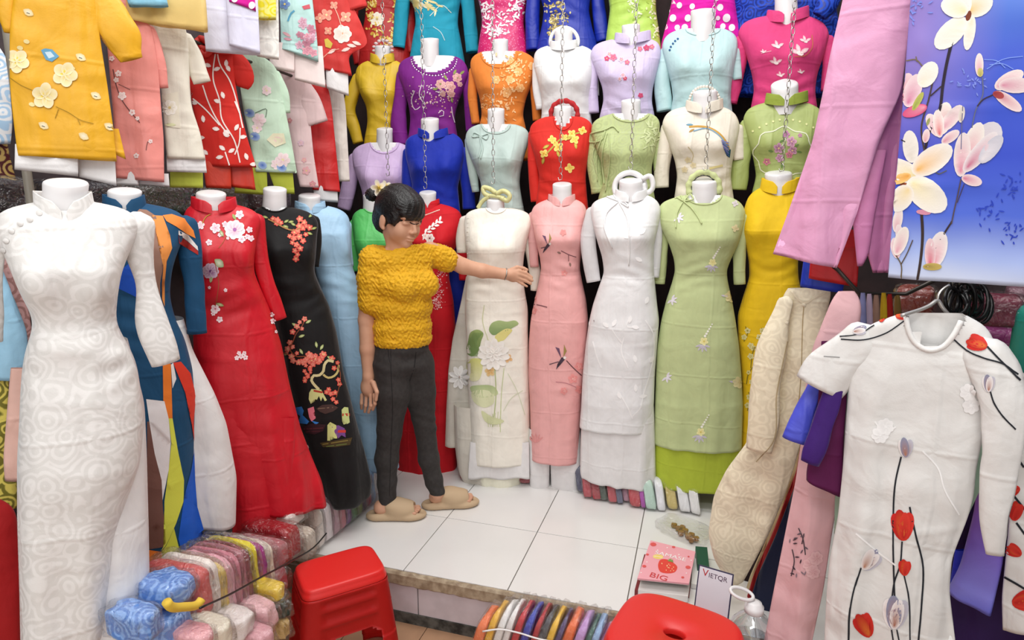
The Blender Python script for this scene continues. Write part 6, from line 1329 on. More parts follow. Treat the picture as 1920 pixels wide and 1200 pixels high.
gb = Thing('green_box', 'dark green carton between the notebook and the beige brocade hem', 'box'); gb.add('carton', *quad_slab('p', [(1304, 1024), (1326, 1026), (1330, 1064), (1308, 1058)], .05, .047, PAPER), simple('green_card', '#14503e', .5), smooth=False); gb.done()
# QR payment stand
qs = Thing('payment_stand', 'framed white payment card stand behind the red stool with the holed seat', 'sign')
org = at_z(1339, 1156, 0.0); t0 = (org - CAM) @ FF
a = math.radians(14); sxv = np.array([math.cos(a), math.sin(a) * -1 + .0, 0]); sxv /= np.linalg.norm(sxv); nv = np.array([sxv[1], -sxv[0], 0]); upv = np.array([0, 0, 1.0]) * .96 - nv * .27; upv /= np.linalg.norm(upv); nn = np.cross(sxv, upv)
PC = at_t(1338, 1112, t0 * .955)
Wd, Hh = .118, .165
def panel(w, h, dep, off=0., dy=0.):
    P = [PC + sxv * sx * w / 2 + upv * (sy * h / 2 + dy) + nn * (off + (dep if k else 0)) for k in (0, 1) for sx, sy in ((-1, -1), (1, -1), (1, 1), (-1, 1))]
    return np.array(P), [(3, 2, 1, 0), (4, 5, 6, 7)] + [(i, (i + 1) % 4, (i + 1) % 4 + 4, i + 4) for i in range(4)]
ac = qs.add('frame', *panel(Wd, Hh, .004), simple('dark_frame', '#3a3a58', .3), smooth=False)
cdp = qs.add('card', *panel(Wd * .93, Hh * .95, .001, .0042), simple('white_card', '#e9e6ee', .35), smooth=False)
V, F = text_part('V', .034, PC + upv * .060 - sxv * .034, sxv, upv, nn, .0058); qs.add('lettering', V, F, simple('vn_red', '#c0272d', .5), parent=cdp, smooth=False)
V, F = text_part('IETQR', .023, PC + upv * .0565 + sxv * .009, sxv, upv, nn, .0058); qs.add('lettering', V, F, simple('navy_ink', '#4a2448', .5), parent=cdp, smooth=False)
PBt = PC - upv * .08
qs.add('foot', *box((PBt[0], PBt[1] + .005, PBt[2] / 2), (.09, .05, PBt[2] + .004), -a), simple('red_stand_base', '#a52a34', .3, coat=.4), smooth=False)
qs.add('base', *panel(.10, .018, .02, .006, -.076), simple('red_stand_base', '#a52a34', .3, coat=.4), smooth=False)
qs.done((PC[0], PC[1], 0))
# water jug
jug = Thing('water_jug', 'clear plastic water jug with a white cap and loop handle', 'bottle')
jc = at_t(1412, 1165, 1.93); jb = 0.0; jt = at_t(1405, 1125, 1.93)[2]
prof = [(.0, .0), (.062, .0), (.070, .012), (.072, .08), (.068, .10), (.072, .12)]
z0 = jt - .20; z0 = min(z0, .0) if z0 < .02 else z0
Hj = jt - .022
pr = [(.066, 0), (.072, .012), (.074, .3 * Hj), (.070, .42 * Hj), (.074, .5 * Hj), (.073, .62 * Hj), (.064, .75 * Hj), (.045, .86 * Hj), (.026, .93 * Hj), (.022, .97 * Hj), (.022, Hj)]
def lathe(pr, c, n=28, cap0=True, cap1=True):
    th = np.arange(n) * 2 * math.pi / n
    return rings([np.stack([c[0] + r * np.cos(th), c[1] + r * np.sin(th), np.full(n, c[2] + z)], 1) for r, z in pr], cap0=cap0, cap1=cap1)
JUG = clear_plastic('jug_plastic', .20, .08, (.93, .95, .97), 8, .25)
jb_ = jug.add('body', *lathe(pr, (jc[0], jc[1], .0)), JUG)
jug.add('water', *lathe([(.0645, .004), (.070, .014), (.0715, .3 * Hj), (.0675, .42 * Hj), (.071, .48 * Hj)], (jc[0], jc[1], 0)), clear_plastic('jug_water', .12, .05, (.86, .9, .93), 3, .05))
jug.add('cap', *lathe([(.026, Hj - .012), (.029, Hj - .010), (.029, Hj + .010), (.024, Hj + .012), (.022, Hj + .022), (.010, Hj + .024)], (jc[0], jc[1], 0)), WHITEP)
Pz = [at_t(1391 + 21 * math.cos(q) + 4 * math.sin(q), 1113 + 5 * math.cos(q) + 11 * math.sin(q), 1.93 - .015 * math.sin(q)) for q in np.linspace(0, 6.283, 25)[:-1]]
jug.add('handle', *tube(Pz, .0055, 8, closed=True), WHITEP)
jug.done((jc[0], jc[1], 0))
# snack bag
sb = Thing('snack_bag', 'clear plastic bag holding a few brown fried snacks on the tiles', 'bag')
cs = at_z(1285, 1000, .0)
sb.add('bag', *pillow((cs[0], cs[1], .022), (.26, .17, .042), -.5, 0, .6, .12, 5), clear_plastic('thin_bag', .10, .1, (.97, .97, .97), 30, .8))
sb.done()
for i, (u, v) in enumerate([(1264, 985), (1272, 991), (1280, 990), (1285, 996), (1277, 1000), (1290, 1006), (1297, 1004), (1305, 1011), (1296, 1013)]):
    p = at_z(u, v, .014); T = Thing('fried_snack', 'small brown fried snack inside the clear bag on the tiles', 'snack', 'fried snacks in the clear bag')
    T.add('snack', *pillow((p[0], p[1], .016), (.026, .022, .020), i, 0, .8, .3, i + 30), simple('fried_brown', '#a8742e', .5, bump=.5, bscale=120, var=.4, vscale=60)); T.done()

# ------------------------------------------------------------------ headbands
def arc(u, v, r, th, Y, a0=-200, a1=20, n=26, sq=1.0): return [at_y(u + r * math.cos(math.radians(q)), v + r * sq * math.sin(math.radians(q)), Y + .0) for q in np.linspace(a0, a1, n)]
def headband(label, u, v, r, thpx, Y, mat, a0=-205, a1=25, inner=None, bow=None, braid=False, sq=1.0):
    T = Thing('headband', label, 'headband'); t = Y / ray(u, v)[1]; P = np.array(arc(u, v, r, thpx, Y, a0, a1, 34, sq)); rad = thpx * t / FPX / 2
    rr = rad * (1 + (.18 * np.sin(np.arange(34) * 1.5) if braid else 0 * np.arange(34)))
    b = T.add('band', *tube(P, rr, 10), mat)
    if inner: T.add('lining', *tube(np.array(arc(u, v, r - thpx * .55, thpx, Y - .004, a0, a1, 30, sq)), .0026, 6), inner)
    if bow:
        for Q in bow: T.add('bow', *tube([at_y(q[0], q[1], Y - .02) for q in catmull(np.array(Q, dtype=float), 18)], .012, 8), mat)
    return T.done()
headband('white padded headband with a bow resting on the white ao dai mannequin', 1181, 352, 28, 11, YB + .01, fabric('#efeeee'), inner=BLK, bow=[[(1204, 336), (1218, 330), (1222, 356), (1212, 362), (1206, 344)]])
headband('braided pale green headband on the pale green ao dai mannequin', 1320, 352, 29, 11, YB + .01, fabric('#cdd79c'), inner=BLK, braid=True)
headband('braided red headband on the mannequin in the red blouse', 1058, 214, 25, 9, YC + .01, fabric('#b32226'), braid=True)
headband('white padded headband on the glossy white blouse mannequin', 1058, 78, 26, 7, YD + .01, fabric('#f0efee'))
T = Thing('headband', 'pearl headband on the mannequin in the ivory silk blouse', 'headband')
for p in arc(1321, 190, 28, 5, YC + .01, -205, 20, 21): T.add('pearl', *lathe([(.001, -.0075), (.005, -.0055), (.0075, 0), (.005, .0055), (.001, .0075)], p, 10), simple('pearl', '#efe6d8', .2, coat=.6))
T.done()
T = Thing('headband', 'pale yellow bow headband on the ivory organza ao dai mannequin', 'headband')
BOWM = fabric('#d9d79a', 'satin')
for Q, r in [([(918, 368), (908, 362), (906, 352), (918, 354), (930, 362)], .012), ([(930, 364), (944, 358), (956, 368), (952, 376), (938, 370)], .012), ([(916, 368), (904, 378), (896, 390)], .011), ([(912, 366), (930, 368), (946, 372)], .010)]:
    T.add('bow', *tube([at_y(u, v, YB - .045) for u, v in catmull(np.array(Q, dtype=float), 16)], r, 8), BOWM)
T.done()
T = Thing('flower_crown', 'white flower crown on the mannequin in the mustard blouse', 'headband')
for p in arc(718, 92, 17, 5, YD - .01, -190, 10, 9): T.add('flower', *lathe([(.002, -.008), (.010, -.004), (.012, .002), (.004, .006)], p, 7), fabric('#f3dfe0'))
T.done()

# ------------------------------------------------------------------ chains the mannequins hang from
def link_mesh():
    n, m = 12, 5; P = []
    for i in range(n):
        q = i * 2 * math.pi / n; P.append((.0075 * math.cos(q), 0, .0155 * np.sign(math.sin(q)) * abs(math.sin(q))**.8))
    return tube(P, .0017, m, closed=True)
LV, LF = link_mesh(); LM = None
def chain(label, u, v, Y, ztop=2.72):
    global LM
    p = at_y(u, v, Y); root = bpy.data.objects.new('hanging_chain', None); COL.objects.link(root); root.location = tuple(p); root.empty_display_size = .05
    root['label'] = label; root['category'] = 'chain'
    z = 0.035; k = 0
    hk = mesh_obj('hook', *tube([(0, 0, .035), (.008, 0, .022), (.006, 0, .004), (-.008, 0, 0), (-.012, 0, .014)], .002, 6), METAL); hk.parent = root
    while p[2] + z < ztop:
        if LM is None: o = mesh_obj('link', LV, LF, METAL); LM = o.data
        else: o = bpy.data.objects.new('link', LM); COL.objects.link(o)
        o.parent = root; o.location = (.0012 * math.sin(k * 2.3), .001 * math.sin(k * 1.7), z + .012); o.rotation_euler = (0, 0, (k % 2) * math.pi / 2 + .35 + .2 * math.sin(k * 3.1)); z += .0262; k += 1
for u, v, lab in [(728, 330, 'steel chain hanging before the mustard and lavender blouses'), (798, 354, 'steel chain hanging before the purple and royal blue mannequins'), (925, 345, 'steel chain hanging before the orange and grey-green mannequins'), (1051, 338, 'steel chain hanging before the white and bright red mannequins'), (1183, 318, 'steel chain hanging before the lilac and sage green mannequins'), (1323, 320, 'steel chain hanging before the aqua and ivory silk mannequins'), (1466, 322, 'steel chain hanging before the hot pink and moss green mannequins')]:
    chain(lab, u, v, YB - .03)

# ------------------------------------------------------------------ odds and ends at the left edge and behind the rows
garment('light blue dress whose sleeve shows beside the white brocade ao dai', (-80, 640, 1.64), 50, [(430, -200, -90), (440, -230, -60), (470, -245, -40), (700, -240, -50), (1000, -255, -60), (1200, -260, -60)], fabric('#9ccbe6', 'satin'), ds=.8, sleeves=[[(-40, 470, 24), (-16, 560, 30), (16, 640, 28), (12, 700, 26), (10, 712, 24)]])
garment('pink and brown patterned blouse behind the white brocade shoulder', (-30, 540, 1.74), 50, [(420, -90, 0), (440, -130, 16), (500, -130, 34), (560, -120, 52), (640, -120, 62), (760, -120, 60)], fabric('#a87a74', 'brocade', 1.0, '#d8a8a4'), cat='blouse', ds=.8)
garment('peach chiffon dress beside the white brocade skirt', (35, 800, 1.56), 50, [(690, 20, 64), (760, 14, 62), (860, 6, 62), (900, 9, 62)], fabric('#e9bcae', 'satin'), ds=.5)
garment('yellow floral dress at the left edge behind the peach one', (-40, 780, 1.70), 50, [(690, -120, 16), (800, -130, 18), (880, -140, 26), (950, -140, 40)], fabric('#d8c860', 'brocade', 1.0, '#7a7430'), ds=.6)
garment('dark red dress at the left edge beside the white brocade skirt', (-50, 1050, 1.50), 50, [(936, -110, 0), (946, -130, 24), (970, -140, 32), (1050, -140, 38), (1230, -150, 40)], fabric('#a81016', 'velvet'), ds=.8)
garment('blue and white printed dress behind the golden yellow kids tunic', (-30, 200, 1.84), 50, [(90, -120, 0), (110, -150, 14), (160, -150, 18), (230, -150, 24), (270, -150, 20)], fabric('#a9cbe8', 'brocade', 1.0, '#f0f4f8'), ds=.6)
garment('black and gold printed ao dai behind the neck of the white brocade one', (-30, 340, 1.88), 50, [(250, -120, 10), (300, -140, 20), (350, -150, 34), (420, -150, 40), (700, -150, 40)], fabric('#4a1216', 'brocade', 1.0, '#b89a58'), ds=.6)
pl = Thing('metal_post', 'grey metal post behind the neck of the white brocade mannequin', 'post'); q = at_t(54, 350, 1.78); pl.add('post', *tube([(q[0], q[1], LOWZ), (q[0], q[1], 2.3)], .012, 10), simple('grey_post', '#8a8478', .5)); pl.done()
shl = Thing('wall_shelf', 'dark shelf with packages behind the left mannequins', 'shelf'); shl.add('board', *box((-2.04, 1.7, 1.42), (.26, 2.6, .02)), WALLM)
for yy in (.6, 1.7, 2.9): shl.add('bracket', *box((-2.08, yy, 1.36), (.16, .02, .10)), DARKMETAL)
shl.done((-2.04, 1.7, 1.31))
for i, (yy, col, nm) in enumerate([(.95, '#3a3040', 'smoke grey'), (1.25, '#2a2028', 'blackish'), (1.55, '#1c1c2c', 'black navy'), (1.85, '#2e2418', 'dark brown'), (2.15, '#3a2a12', 'bronze'), (2.45, '#3c1a1c', 'dark wine')]):
    pack('%s wrapped garment on the shelf behind the left mannequins' % nm, (-2.03, yy, 1.495), (.2, .26, .12), col)
for i, (u, v, w, h, col, nm) in enumerate([(1860, 580, 90, 60, '#7a1c3c', 'maroon'), (1880, 640, 80, 60, '#8c1c70', 'purple magenta'), (1870, 705, 90, 60, '#8c141c', 'dark red'), (1716, 560, 60, 50, '#8a3020', 'rust'), (1915, 560, 60, 60, '#8a6070', 'mauve')]):
    p = at_t(u, v, (2.0, 2.22, 2.0, 2.0, 2.45)[i]); pack('%s plastic-wrapped garment stacked behind the right rack' % nm, p, (w * 2 / FPX, .16, h * 2 / FPX), col, yaw=-.3)
tl = Thing('teal_bundle', 'rolled teal cloth at the right edge beside the wrapped garments', 'cloth'); p = at_t(1935, 640, 1.9); tl.add('roll', *pillow(p, (.10, .12, .24), 0, 0, .9, .04, 3), fabric('#1f9484', 'satin')); tl.done()

tx = text_part('20.', .055, np.array([-.27, 2.026, -.032]), np.array([1.0, 0, 0]), np.array([0, 0, 1.0]), np.array([0, -1.0, 0]), .002)
lt = mesh_obj('lettering', tx[0], tx[1], BLK, smooth=False); lt.parent = riser; lt['label'] = 'handwritten black 20 on the beige edge'
# ------------------------------------------------------------------ the woman: smooth bodies from blended shapes
class Field:
    def __init__(s, lo, hi, h):
        s.lo = np.array(lo, dtype=float); s.h = h; s.n = np.ceil((np.array(hi) - s.lo) / h).astype(int) + 1
        s.D = np.full(tuple(s.n), 10.0, dtype=np.float32)
        s.ax = [s.lo[i] + h * np.arange(s.n[i]) for i in range(3)]
    def block(s, lo, hi):
        a = np.clip(np.floor((np.array(lo) - s.lo) / s.h).astype(int), 0, s.n); b = np.clip(np.ceil((np.array(hi) - s.lo) / s.h).astype(int) + 1, 0, s.n)
        sl = tuple(slice(a[i], b[i]) for i in range(3))
        X, Y, Z = np.meshgrid(s.ax[0][sl[0]], s.ax[1][sl[1]], s.ax[2][sl[2]], indexing='ij', sparse=True)
        return sl, X, Y, Z
    def mixin(s, sl, d, k, sub=False):
        A = s.D[sl]
        if A.size == 0: return
        if sub:
            h = np.clip(.5 - .5 * (A + d) / k, 0, 1); s.D[sl] = A * (1 - h) - d * h + k * h * (1 - h)
        else:
            h = np.clip(.5 + .5 * (A - d) / k, 0, 1); s.D[sl] = A * (1 - h) + d * h - k * h * (1 - h)
    def cone(s, a, b, ra, rb, k=.012, sub=False):
        a = np.asarray(a, float); b = np.asarray(b, float); m = max(ra, rb) + k * 2 + .01
        sl, X, Y, Z = s.block(np.minimum(a, b) - m, np.maximum(a, b) + m)
        ba = b - a; L2 = ba @ ba + 1e-12
        t = np.clip(((X - a[0]) * ba[0] + (Y - a[1]) * ba[1] + (Z - a[2]) * ba[2]) / L2, 0, 1)
        d = np.sqrt((X - a[0] - ba[0] * t)**2 + (Y - a[1] - ba[1] * t)**2 + (Z - a[2] - ba[2] * t)**2) - (ra + (rb - ra) * t)
        s.mixin(sl, d.astype(np.float32), k, sub)
    def chain(s, P, R, k=.012):
        for i in range(len(P) - 1): s.cone(P[i], P[i + 1], R[i], R[i + 1], k)
    def ell(s, c, r, M=None, k=.012, sub=False):
        c = np.asarray(c, float); r = np.asarray(r, float) * (HK if M is HM else 1.0); m = r.max() + k * 2 + .01
        sl, X, Y, Z = s.block(c - m, c + m)
        x, y, z = X - c[0], Y - c[1], Z - c[2]
        if M is not None: x, y, z = (x * M[i][0] + y * M[i][1] + z * M[i][2] for i in range(3))
        k0 = np.sqrt((x / r[0])**2 + (y / r[1])**2 + (z / r[2])**2) + 1e-6; k1 = np.sqrt((x / r[0]**2)**2 + (y / r[1]**2)**2 + (z / r[2]**2)**2) + 1e-6
        s.mixin(sl, (k0 * (k0 - 1) / k1).astype(np.float32), k, sub)
    def grid(s): return np.meshgrid(*s.ax, indexing='ij', sparse=True)
    def mesh(s):
        D = s.D; S = D < 0; n = np.array(D.shape)
        c = np.zeros(tuple(n - 1), np.uint8)
        for dx in (0, 1):
            for dy in (0, 1):
                for dz in (0, 1): c += S[dx:n[0] - 1 + dx, dy:n[1] - 1 + dy, dz:n[2] - 1 + dz]
        I = np.argwhere((c > 0) & (c < 8)); idm = np.full(tuple(n - 1), -1, np.int32); idm[tuple(I.T)] = np.arange(len(I))
        corner = [(i & 1, (i >> 1) & 1, (i >> 2) & 1) for i in range(8)]
        val = [D[I[:, 0] + q[0], I[:, 1] + q[1], I[:, 2] + q[2]] for q in corner]
        acc = np.zeros((len(I), 3)); cnt = np.zeros(len(I))
        for a in range(8):
            for ax in range(3):
                b = a | (1 << ax)
                if b == a: continue
                m = (val[a] < 0) != (val[b] < 0); t = np.where(m, val[a] / (val[a] - val[b] + 1e-12), 0)
                p = np.tile(np.array(corner[a], float), (len(I), 1)); p[:, ax] += t
                acc += p * m[:, None]; cnt += m
        V = s.lo + (I + acc / np.maximum(cnt, 1)[:, None]) * s.h
        F = []
        for ax in range(3):
            o1, o2 = [(1, 2), (2, 0), (0, 1)][ax]
            A = [slice(None)] * 3; B = [slice(None)] * 3; A[ax] = slice(0, -1); B[ax] = slice(1, None)
            E = np.argwhere(S[tuple(A)] != S[tuple(B)])
            E = E[(E[:, o1] > 0) & (E[:, o2] > 0) & (E[:, o1] < n[o1] - 1) & (E[:, o2] < n[o2] - 1)]
            inside = S[tuple(E.T)]
            q = []
            for d1, d2 in ((-1, -1), (0, -1), (0, 0), (-1, 0)):
                J = E.copy(); J[:, o1] += d1; J[:, o2] += d2; q.append(idm[tuple(J.T)])
            Q = np.stack(q, 1); Q[~inside] = Q[~inside][:, ::-1]; F.append(Q[(Q >= 0).all(1)])
        return V, np.concatenate(F)
def smooth_mesh(V, F, it=2, lam=.5):
    F = np.asarray(F); e = np.concatenate([F[:, [0, 1]], F[:, [1, 2]], F[:, [2, 3]], F[:, [3, 0]]])
    for _ in range(it):
        A = np.zeros_like(V); C = np.zeros(len(V))
        for a, b in ((0, 1), (1, 0)):
            for k in range(3): A[:, k] += np.bincount(e[:, a], V[e[:, b], k], len(V))
            C += np.bincount(e[:, a], None, len(V))
        V = V + lam * (A / C[:, None] - V)
    return V
J = at_y
YN, YT, YF = 2.42, 2.48, 2.54
# head frame: forward, side (towards the camera), up
HF = np.array([.90, -.36, -.25]); HF /= np.linalg.norm(HF)
HU0 = np.array([.10, .0, 1.0]); HS = np.cross(HF, HU0); HS /= np.linalg.norm(HS); HU = np.cross(HS, HF)
HC = J(749, 404, 2.46)
HM = np.array([HF, HS, HU])
HK = 1.09
def hp(f, s, u): return HC + (HF * f + HS * s + HU * u) * HK
SKIN = simple('skin', '#d6a588', .5, spec=.35, bump=.03, bscale=200, col2='#cd9a7e', vscale=14)
b = Field((-1.56, 2.26, -.01), (-.72, 2.95, 1.60), .0036)
# head
b.ell(hp(-.008, 0, .022), (.094, .074, .092), HM, .01)
b.ell(hp(.030, 0, -.045), (.062, .060, .072), HM, .02); b.ell(hp(.034, 0, .03), (.060, .064, .055), HM, .02)
b.cone(hp(.062, 0, -.098), hp(.066, 0, -.100), .022, .022, .02)
for q in (-1, 1):
    b.ell(hp(.056, q * .034, -.044), (.030, .026, .034), HM, .014); b.ell(hp(.076, q * .030, .010), (.015, .026, .010), HM, .01)
    b.ell(hp(.078, q * .031, -.012), (.012, .017, .010), HM, .006); b.ell(hp(-.008, q * .076, -.026), (.017, .009, .032), HM, .006); b.cone(hp(.0, q * .074, -.052), hp(.002, q * .074, -.054), .008, .008, .006)
    b.ell(hp(.097, q * .011, -.046), (.009, .007, .007), HM, .005); b.ell(hp(.090, q * .030, -.002), (.008, .014, .004), HM, .004, sub=True)
b.cone(hp(.086, 0, .0), hp(.104, 0, -.040), .007, .0105, .008)
b.ell(hp(.088, 0, -.068), (.013, .021, .0058), HM, .005); b.ell(hp(.086, 0, -.079), (.013, .018, .0066), HM, .005); b.ell(hp(.104, 0, -.0735), (.006, .020, .0012), HM, .002, sub=True)
# neck, trunk
nk0 = J(750, 466, YT); b.cone(hp(-.018, 0, -.07), nk0, .050, .052, .02)
shN, shF = J(700, 486, 2.41), J(806, 472, 2.60)
b.chain([nk0, J(752, 500, YT), J(756, 560, YT), J(756, 630, YT), J(757, 668, YT)], [.05, .06, .06, .06, .06], .03)
b.cone(J(751, 476, YT), shN, .034, .036, .02); b.cone(J(751, 476, YT), shF, .034, .036, .02)
# hanging arm
AN = [shN, J(690, 545, 2.40), J(687, 600, 2.40), J(689, 655, 2.39), J(691, 706, 2.38)]
b.chain(AN, [.045, .040, .036, .034, .025], .012)
pl_ = [J(691, 706, 2.38), J(689, 730, 2.38), J(688, 744, 2.38)]
b.ell((pl_[0] + pl_[2]) / 2 + np.array([0, 0, -.003]), (.036, .020, .046), None, .012); b.cone(pl_[0], pl_[1], .024, .024, .014)
for i, (u0, u1, u2, v1, v2, y) in enumerate([(702, 703, 699, 757, 768, 2.365), (695, 695, 691, 760, 773, 2.372), (687, 686, 684, 760, 772, 2.38), (679, 678, 678, 756, 766, 2.388)]):
    b.chain([J(u0, 740, y), J(u1, v1, y - .006), J(u2, v2, y + .004)], [.0095, .0088, .0075], .004)
b.chain([J(700, 718, 2.365), J(707, 735, 2.352), J(705, 750, 2.352)], [.013, .010, .008], .006)
# reaching arm and hand
AF = [shF, J(838, 484, 2.64), J(868, 499, 2.68), J(905, 508, 2.72), J(946, 514, 2.765)]
b.chain(AF, [.047, .042, .037, .034, .025], .012)
b.cone(AF[-1], J(958, 515, 2.775), .025, .024, .012); b.ell(J(962, 516, 2.78), (.036, .018, .034), None, .012)
for P, r in [([(972, 508, 2.78), (986, 512, 2.80), (997, 520, 2.815)], .0088), ([(972, 514, 2.777), (986, 519, 2.797), (998, 526, 2.812)], .009), ([(971, 521, 2.777), (984, 526, 2.795), (995, 532, 2.808)], .0085), ([(969, 526, 2.78), (979, 532, 2.79), (988, 537, 2.80)], .0075), ([(958, 506, 2.775), (970, 501, 2.785), (982, 503, 2.80), (988, 506, 2.805)], .0098)]:
    b.chain([J(*p) for p in P], [r, r * .95, r * .82, r * .78][:len(P)], .004)
# legs
hN, hF = J(737, 685, 2.44), J(783, 690, 2.53)
LN = [hN, J(737, 740, 2.43), J(729, 818, 2.42), J(726, 862, 2.42), J(728, 944, 2.42)]
LF_ = [hF, J(787, 740, 2.54), J(797, 802, 2.55), J(805, 862, 2.56), J(820, 925, 2.565)]
b.chain(LN, [.055, .055, .042, .042, .032], .02); b.chain(LF_, [.052, .052, .040, .040, .030], .02)
feet = []
for hl, tp, an in [((703, 972), (786, 970), LN[-1]), ((806, 952), (876, 947), LF_[-1])]:
    a0 = at_z(*hl, .0); a1 = at_z(*tp, .0); f = (a1 - a0) / np.linalg.norm(a1 - a0); sd = np.array([f[1], -f[0], 0]); feet.append((a0, f, sd))
    P = lambda l, s, z: a0 + f * l + sd * s + ZZ * z
    b.cone(an, P(.035, 0, .062), .032, .034, .015); b.chain([P(.03, 0, .055), P(.10, 0, .060), P(.17, 0, .045)], [.031, .030, .026], .014)
    for q in range(5): b.cone(P(.175, -.030 + q * .015, .040), P(.213 - .006 * abs(q - 1.2), -.032 + q * .016, .037), .010, .0085 if q else .011, .004)
V, F = b.mesh(); V = smooth_mesh(V, F, 2, .45)
BV, BF = V, [tuple(f) for f in F]
W_ = Thing('person', 'woman in mustard lace blouse, dark jeans and beige slides reaching to the ivory organza dress', 'person')
body = W_.add('body', BV, BF, SKIN)
gb_ = Surf(BV, BF, 2.75)
def face(e):
    e.blob(786.5, 438.5, 5, 1.8, .12, '#b8605c', n=10); e.blob(786, 442.5, 4.5, 2.1, .05, '#c26c66', n=10)
e_ = Emb(gb_, .0008); e_.blob(786.5, 439, 5.4, 1.7, .15, '#b5605a', n=10); e_.blob(785.5, 442.8, 4.6, 2.0, .05, '#c06a62', n=10)
Vv, Fv, Cv = e_.get(); W_.add('lips', Vv, Fv, THREAD, Cv, body)
for L, nm in [([(768, 416.5), (773, 419.5), (780, 420.5), (785, 419)], 'eyelash'), ([(790, 418.5), (793.5, 419)], 'eyelash'), ([(764, 406), (772, 403.5), (782, 406)], 'eyebrow')]:
    e_ = Emb(gb_, .0012); e_.line(L, 2.2 if nm == 'eyelash' else 2.8, '#2a1a16' if nm == 'eyelash' else '#3a2822', 1.2, step=2); Vv, Fv, Cv = e_.get(); W_.add(nm, Vv, Fv, THREAD, Cv, body)
# blouse
q = Field((-1.56, 2.26, .80), (-.95, 2.80, 1.42), .0036)
LAT = (shF - shN) / np.linalg.norm(shF - shN); FWD = np.array([LAT[1], -LAT[0], 0]); FWD /= np.linalg.norm(FWD); TM = np.array([LAT * [1, 1, 0] / np.linalg.norm(LAT[:2]), FWD, [0, 0, 1]])
for (u, v), r in [((754, 490), (.150, .085, .075)), ((757, 530), (.150, .112, .10)), ((756, 575), (.138, .108, .09)), ((755, 612), (.138, .110, .08)), ((756, 636), (.136, .110, .055))]: q.ell(J(u, v, YT), r, TM, .03)
q.ell(J(770, 535, YT) + FWD * .06 - LAT * .05, (.055, .045, .055), TM, .03); q.ell(J(770, 535, YT) + FWD * .055 + LAT * .06, (.055, .04, .055), TM, .03)
q.chain([J(738, 466, YT), shN, J(697, 520, 2.40), J(697, 566, 2.40)], [.05, .058, .060, .062], .025); q.chain([J(766, 463, YT), shF, J(826, 480, 2.62), J(838, 488, 2.635)], [.05, .056, .056, .056], .025)
q.cone(J(751, 462, YT), J(751, 470, YT), .056, .07, .03)
X, Y, Z = q.grid()
zc = J(756, 634, YT)[2]
hem = zc - .028 - .30 * (X * 0 + (X - J(756, 630, YT)[0]) * FWD[0] + (Y - YT) * FWD[1]) * .5
q.D = np.maximum(q.D, (hem - Z).astype(np.float32) * .9)
nk = (Z - (J(750, 463, YT)[2] + .012 * np.sin(X * 30))).astype(np.float32); q.D = np.maximum(q.D, nk)
ruff = (np.sin(150 * X + 3.6 * np.sin(84 * Z + 50 * Y) + 2 * np.sin(53 * Y)) * np.sin(140 * Z + 3.4 * np.sin(98 * X - 40 * Y)) + .6 * np.sin(230 * Z + 4.5 * np.sin(100 * X + 60 * Y)))
q.D += (.0026 * ruff).astype(np.float32)
V, F = q.mesh(); V = smooth_mesh(V, F, 1, .3)
W_.add('blouse', V, [tuple(f) for f in F], fabric('#e0aa1a', 'lace'))
# jeans
j = Field((-1.46, 2.26, .08), (-.98, 2.72, 1.02), .0042)
for (u, v), r in [((755, 618), (.118, .098, .05)), ((754, 650), (.125, .108, .07)), ((752, 680), (.132, .115, .06))]: j.ell(J(u, v, YT), r, TM, .03)
j.chain([J(736, 680, 2.44), J(737, 735, 2.43), J(730, 812, 2.42), J(725, 860, 2.42), J(726, 905, 2.42), J(727, 940, 2.42)], [.088, .080, .055, .054, .043, .041], .02)
j.chain([J(782, 682, 2.52), J(787, 735, 2.54), J(797, 802, 2.55), J(804, 860, 2.56), J(813, 900, 2.565), J(820, 922, 2.565)], [.082, .074, .050, .049, .041, .038], .02)
X, Y, Z = j.grid()
j.D = np.maximum(j.D, (Z - J(756, 612, YT)[2]).astype(np.float32))
lo = np.where(X < J(768, 900, 2.48)[0] + .0, J(728, 948, 2.42)[2], J(820, 925, 2.565)[2]); j.D = np.maximum(j.D, (lo - Z).astype(np.float32))
wr = .0022 * np.sin(70 * Z + 9 * X + 4 * np.sin(16 * Z + 14 * Y + 10 * X)) * (np.exp(-((Z - .46) / .07)**2) + .5 * np.exp(-((Z - .80) / .06)**2) + .6 * np.exp(-((Z - .16) / .07)**2) + .12)
j.D += wr.astype(np.float32)
V, F = j.mesh(); V = smooth_mesh(V, F, 1, .3); JF = [tuple(f) for f in F]
jn = W_.add('jeans', V, JF, fabric('#33302f', 'denim'))
gj = Surf(V, JF, 2.7)
for L, w in [([(730, 648), (745, 644), (765, 646)], 1.4), ([(733, 640), (733, 690), (736, 760), (733, 840), (730, 930)], 1.2), ([(780, 660), (776, 690), (768, 715)], 1.4), ([(728, 643), (728, 660), (731, 680)], 1.2)]:
    e_ = Emb(gj, .0008); e_.line(L, w, '#151314', step=6); Vv, Fv, Cv = e_.get(); W_.add('seam', Vv, Fv, THREAD, Cv, jn)
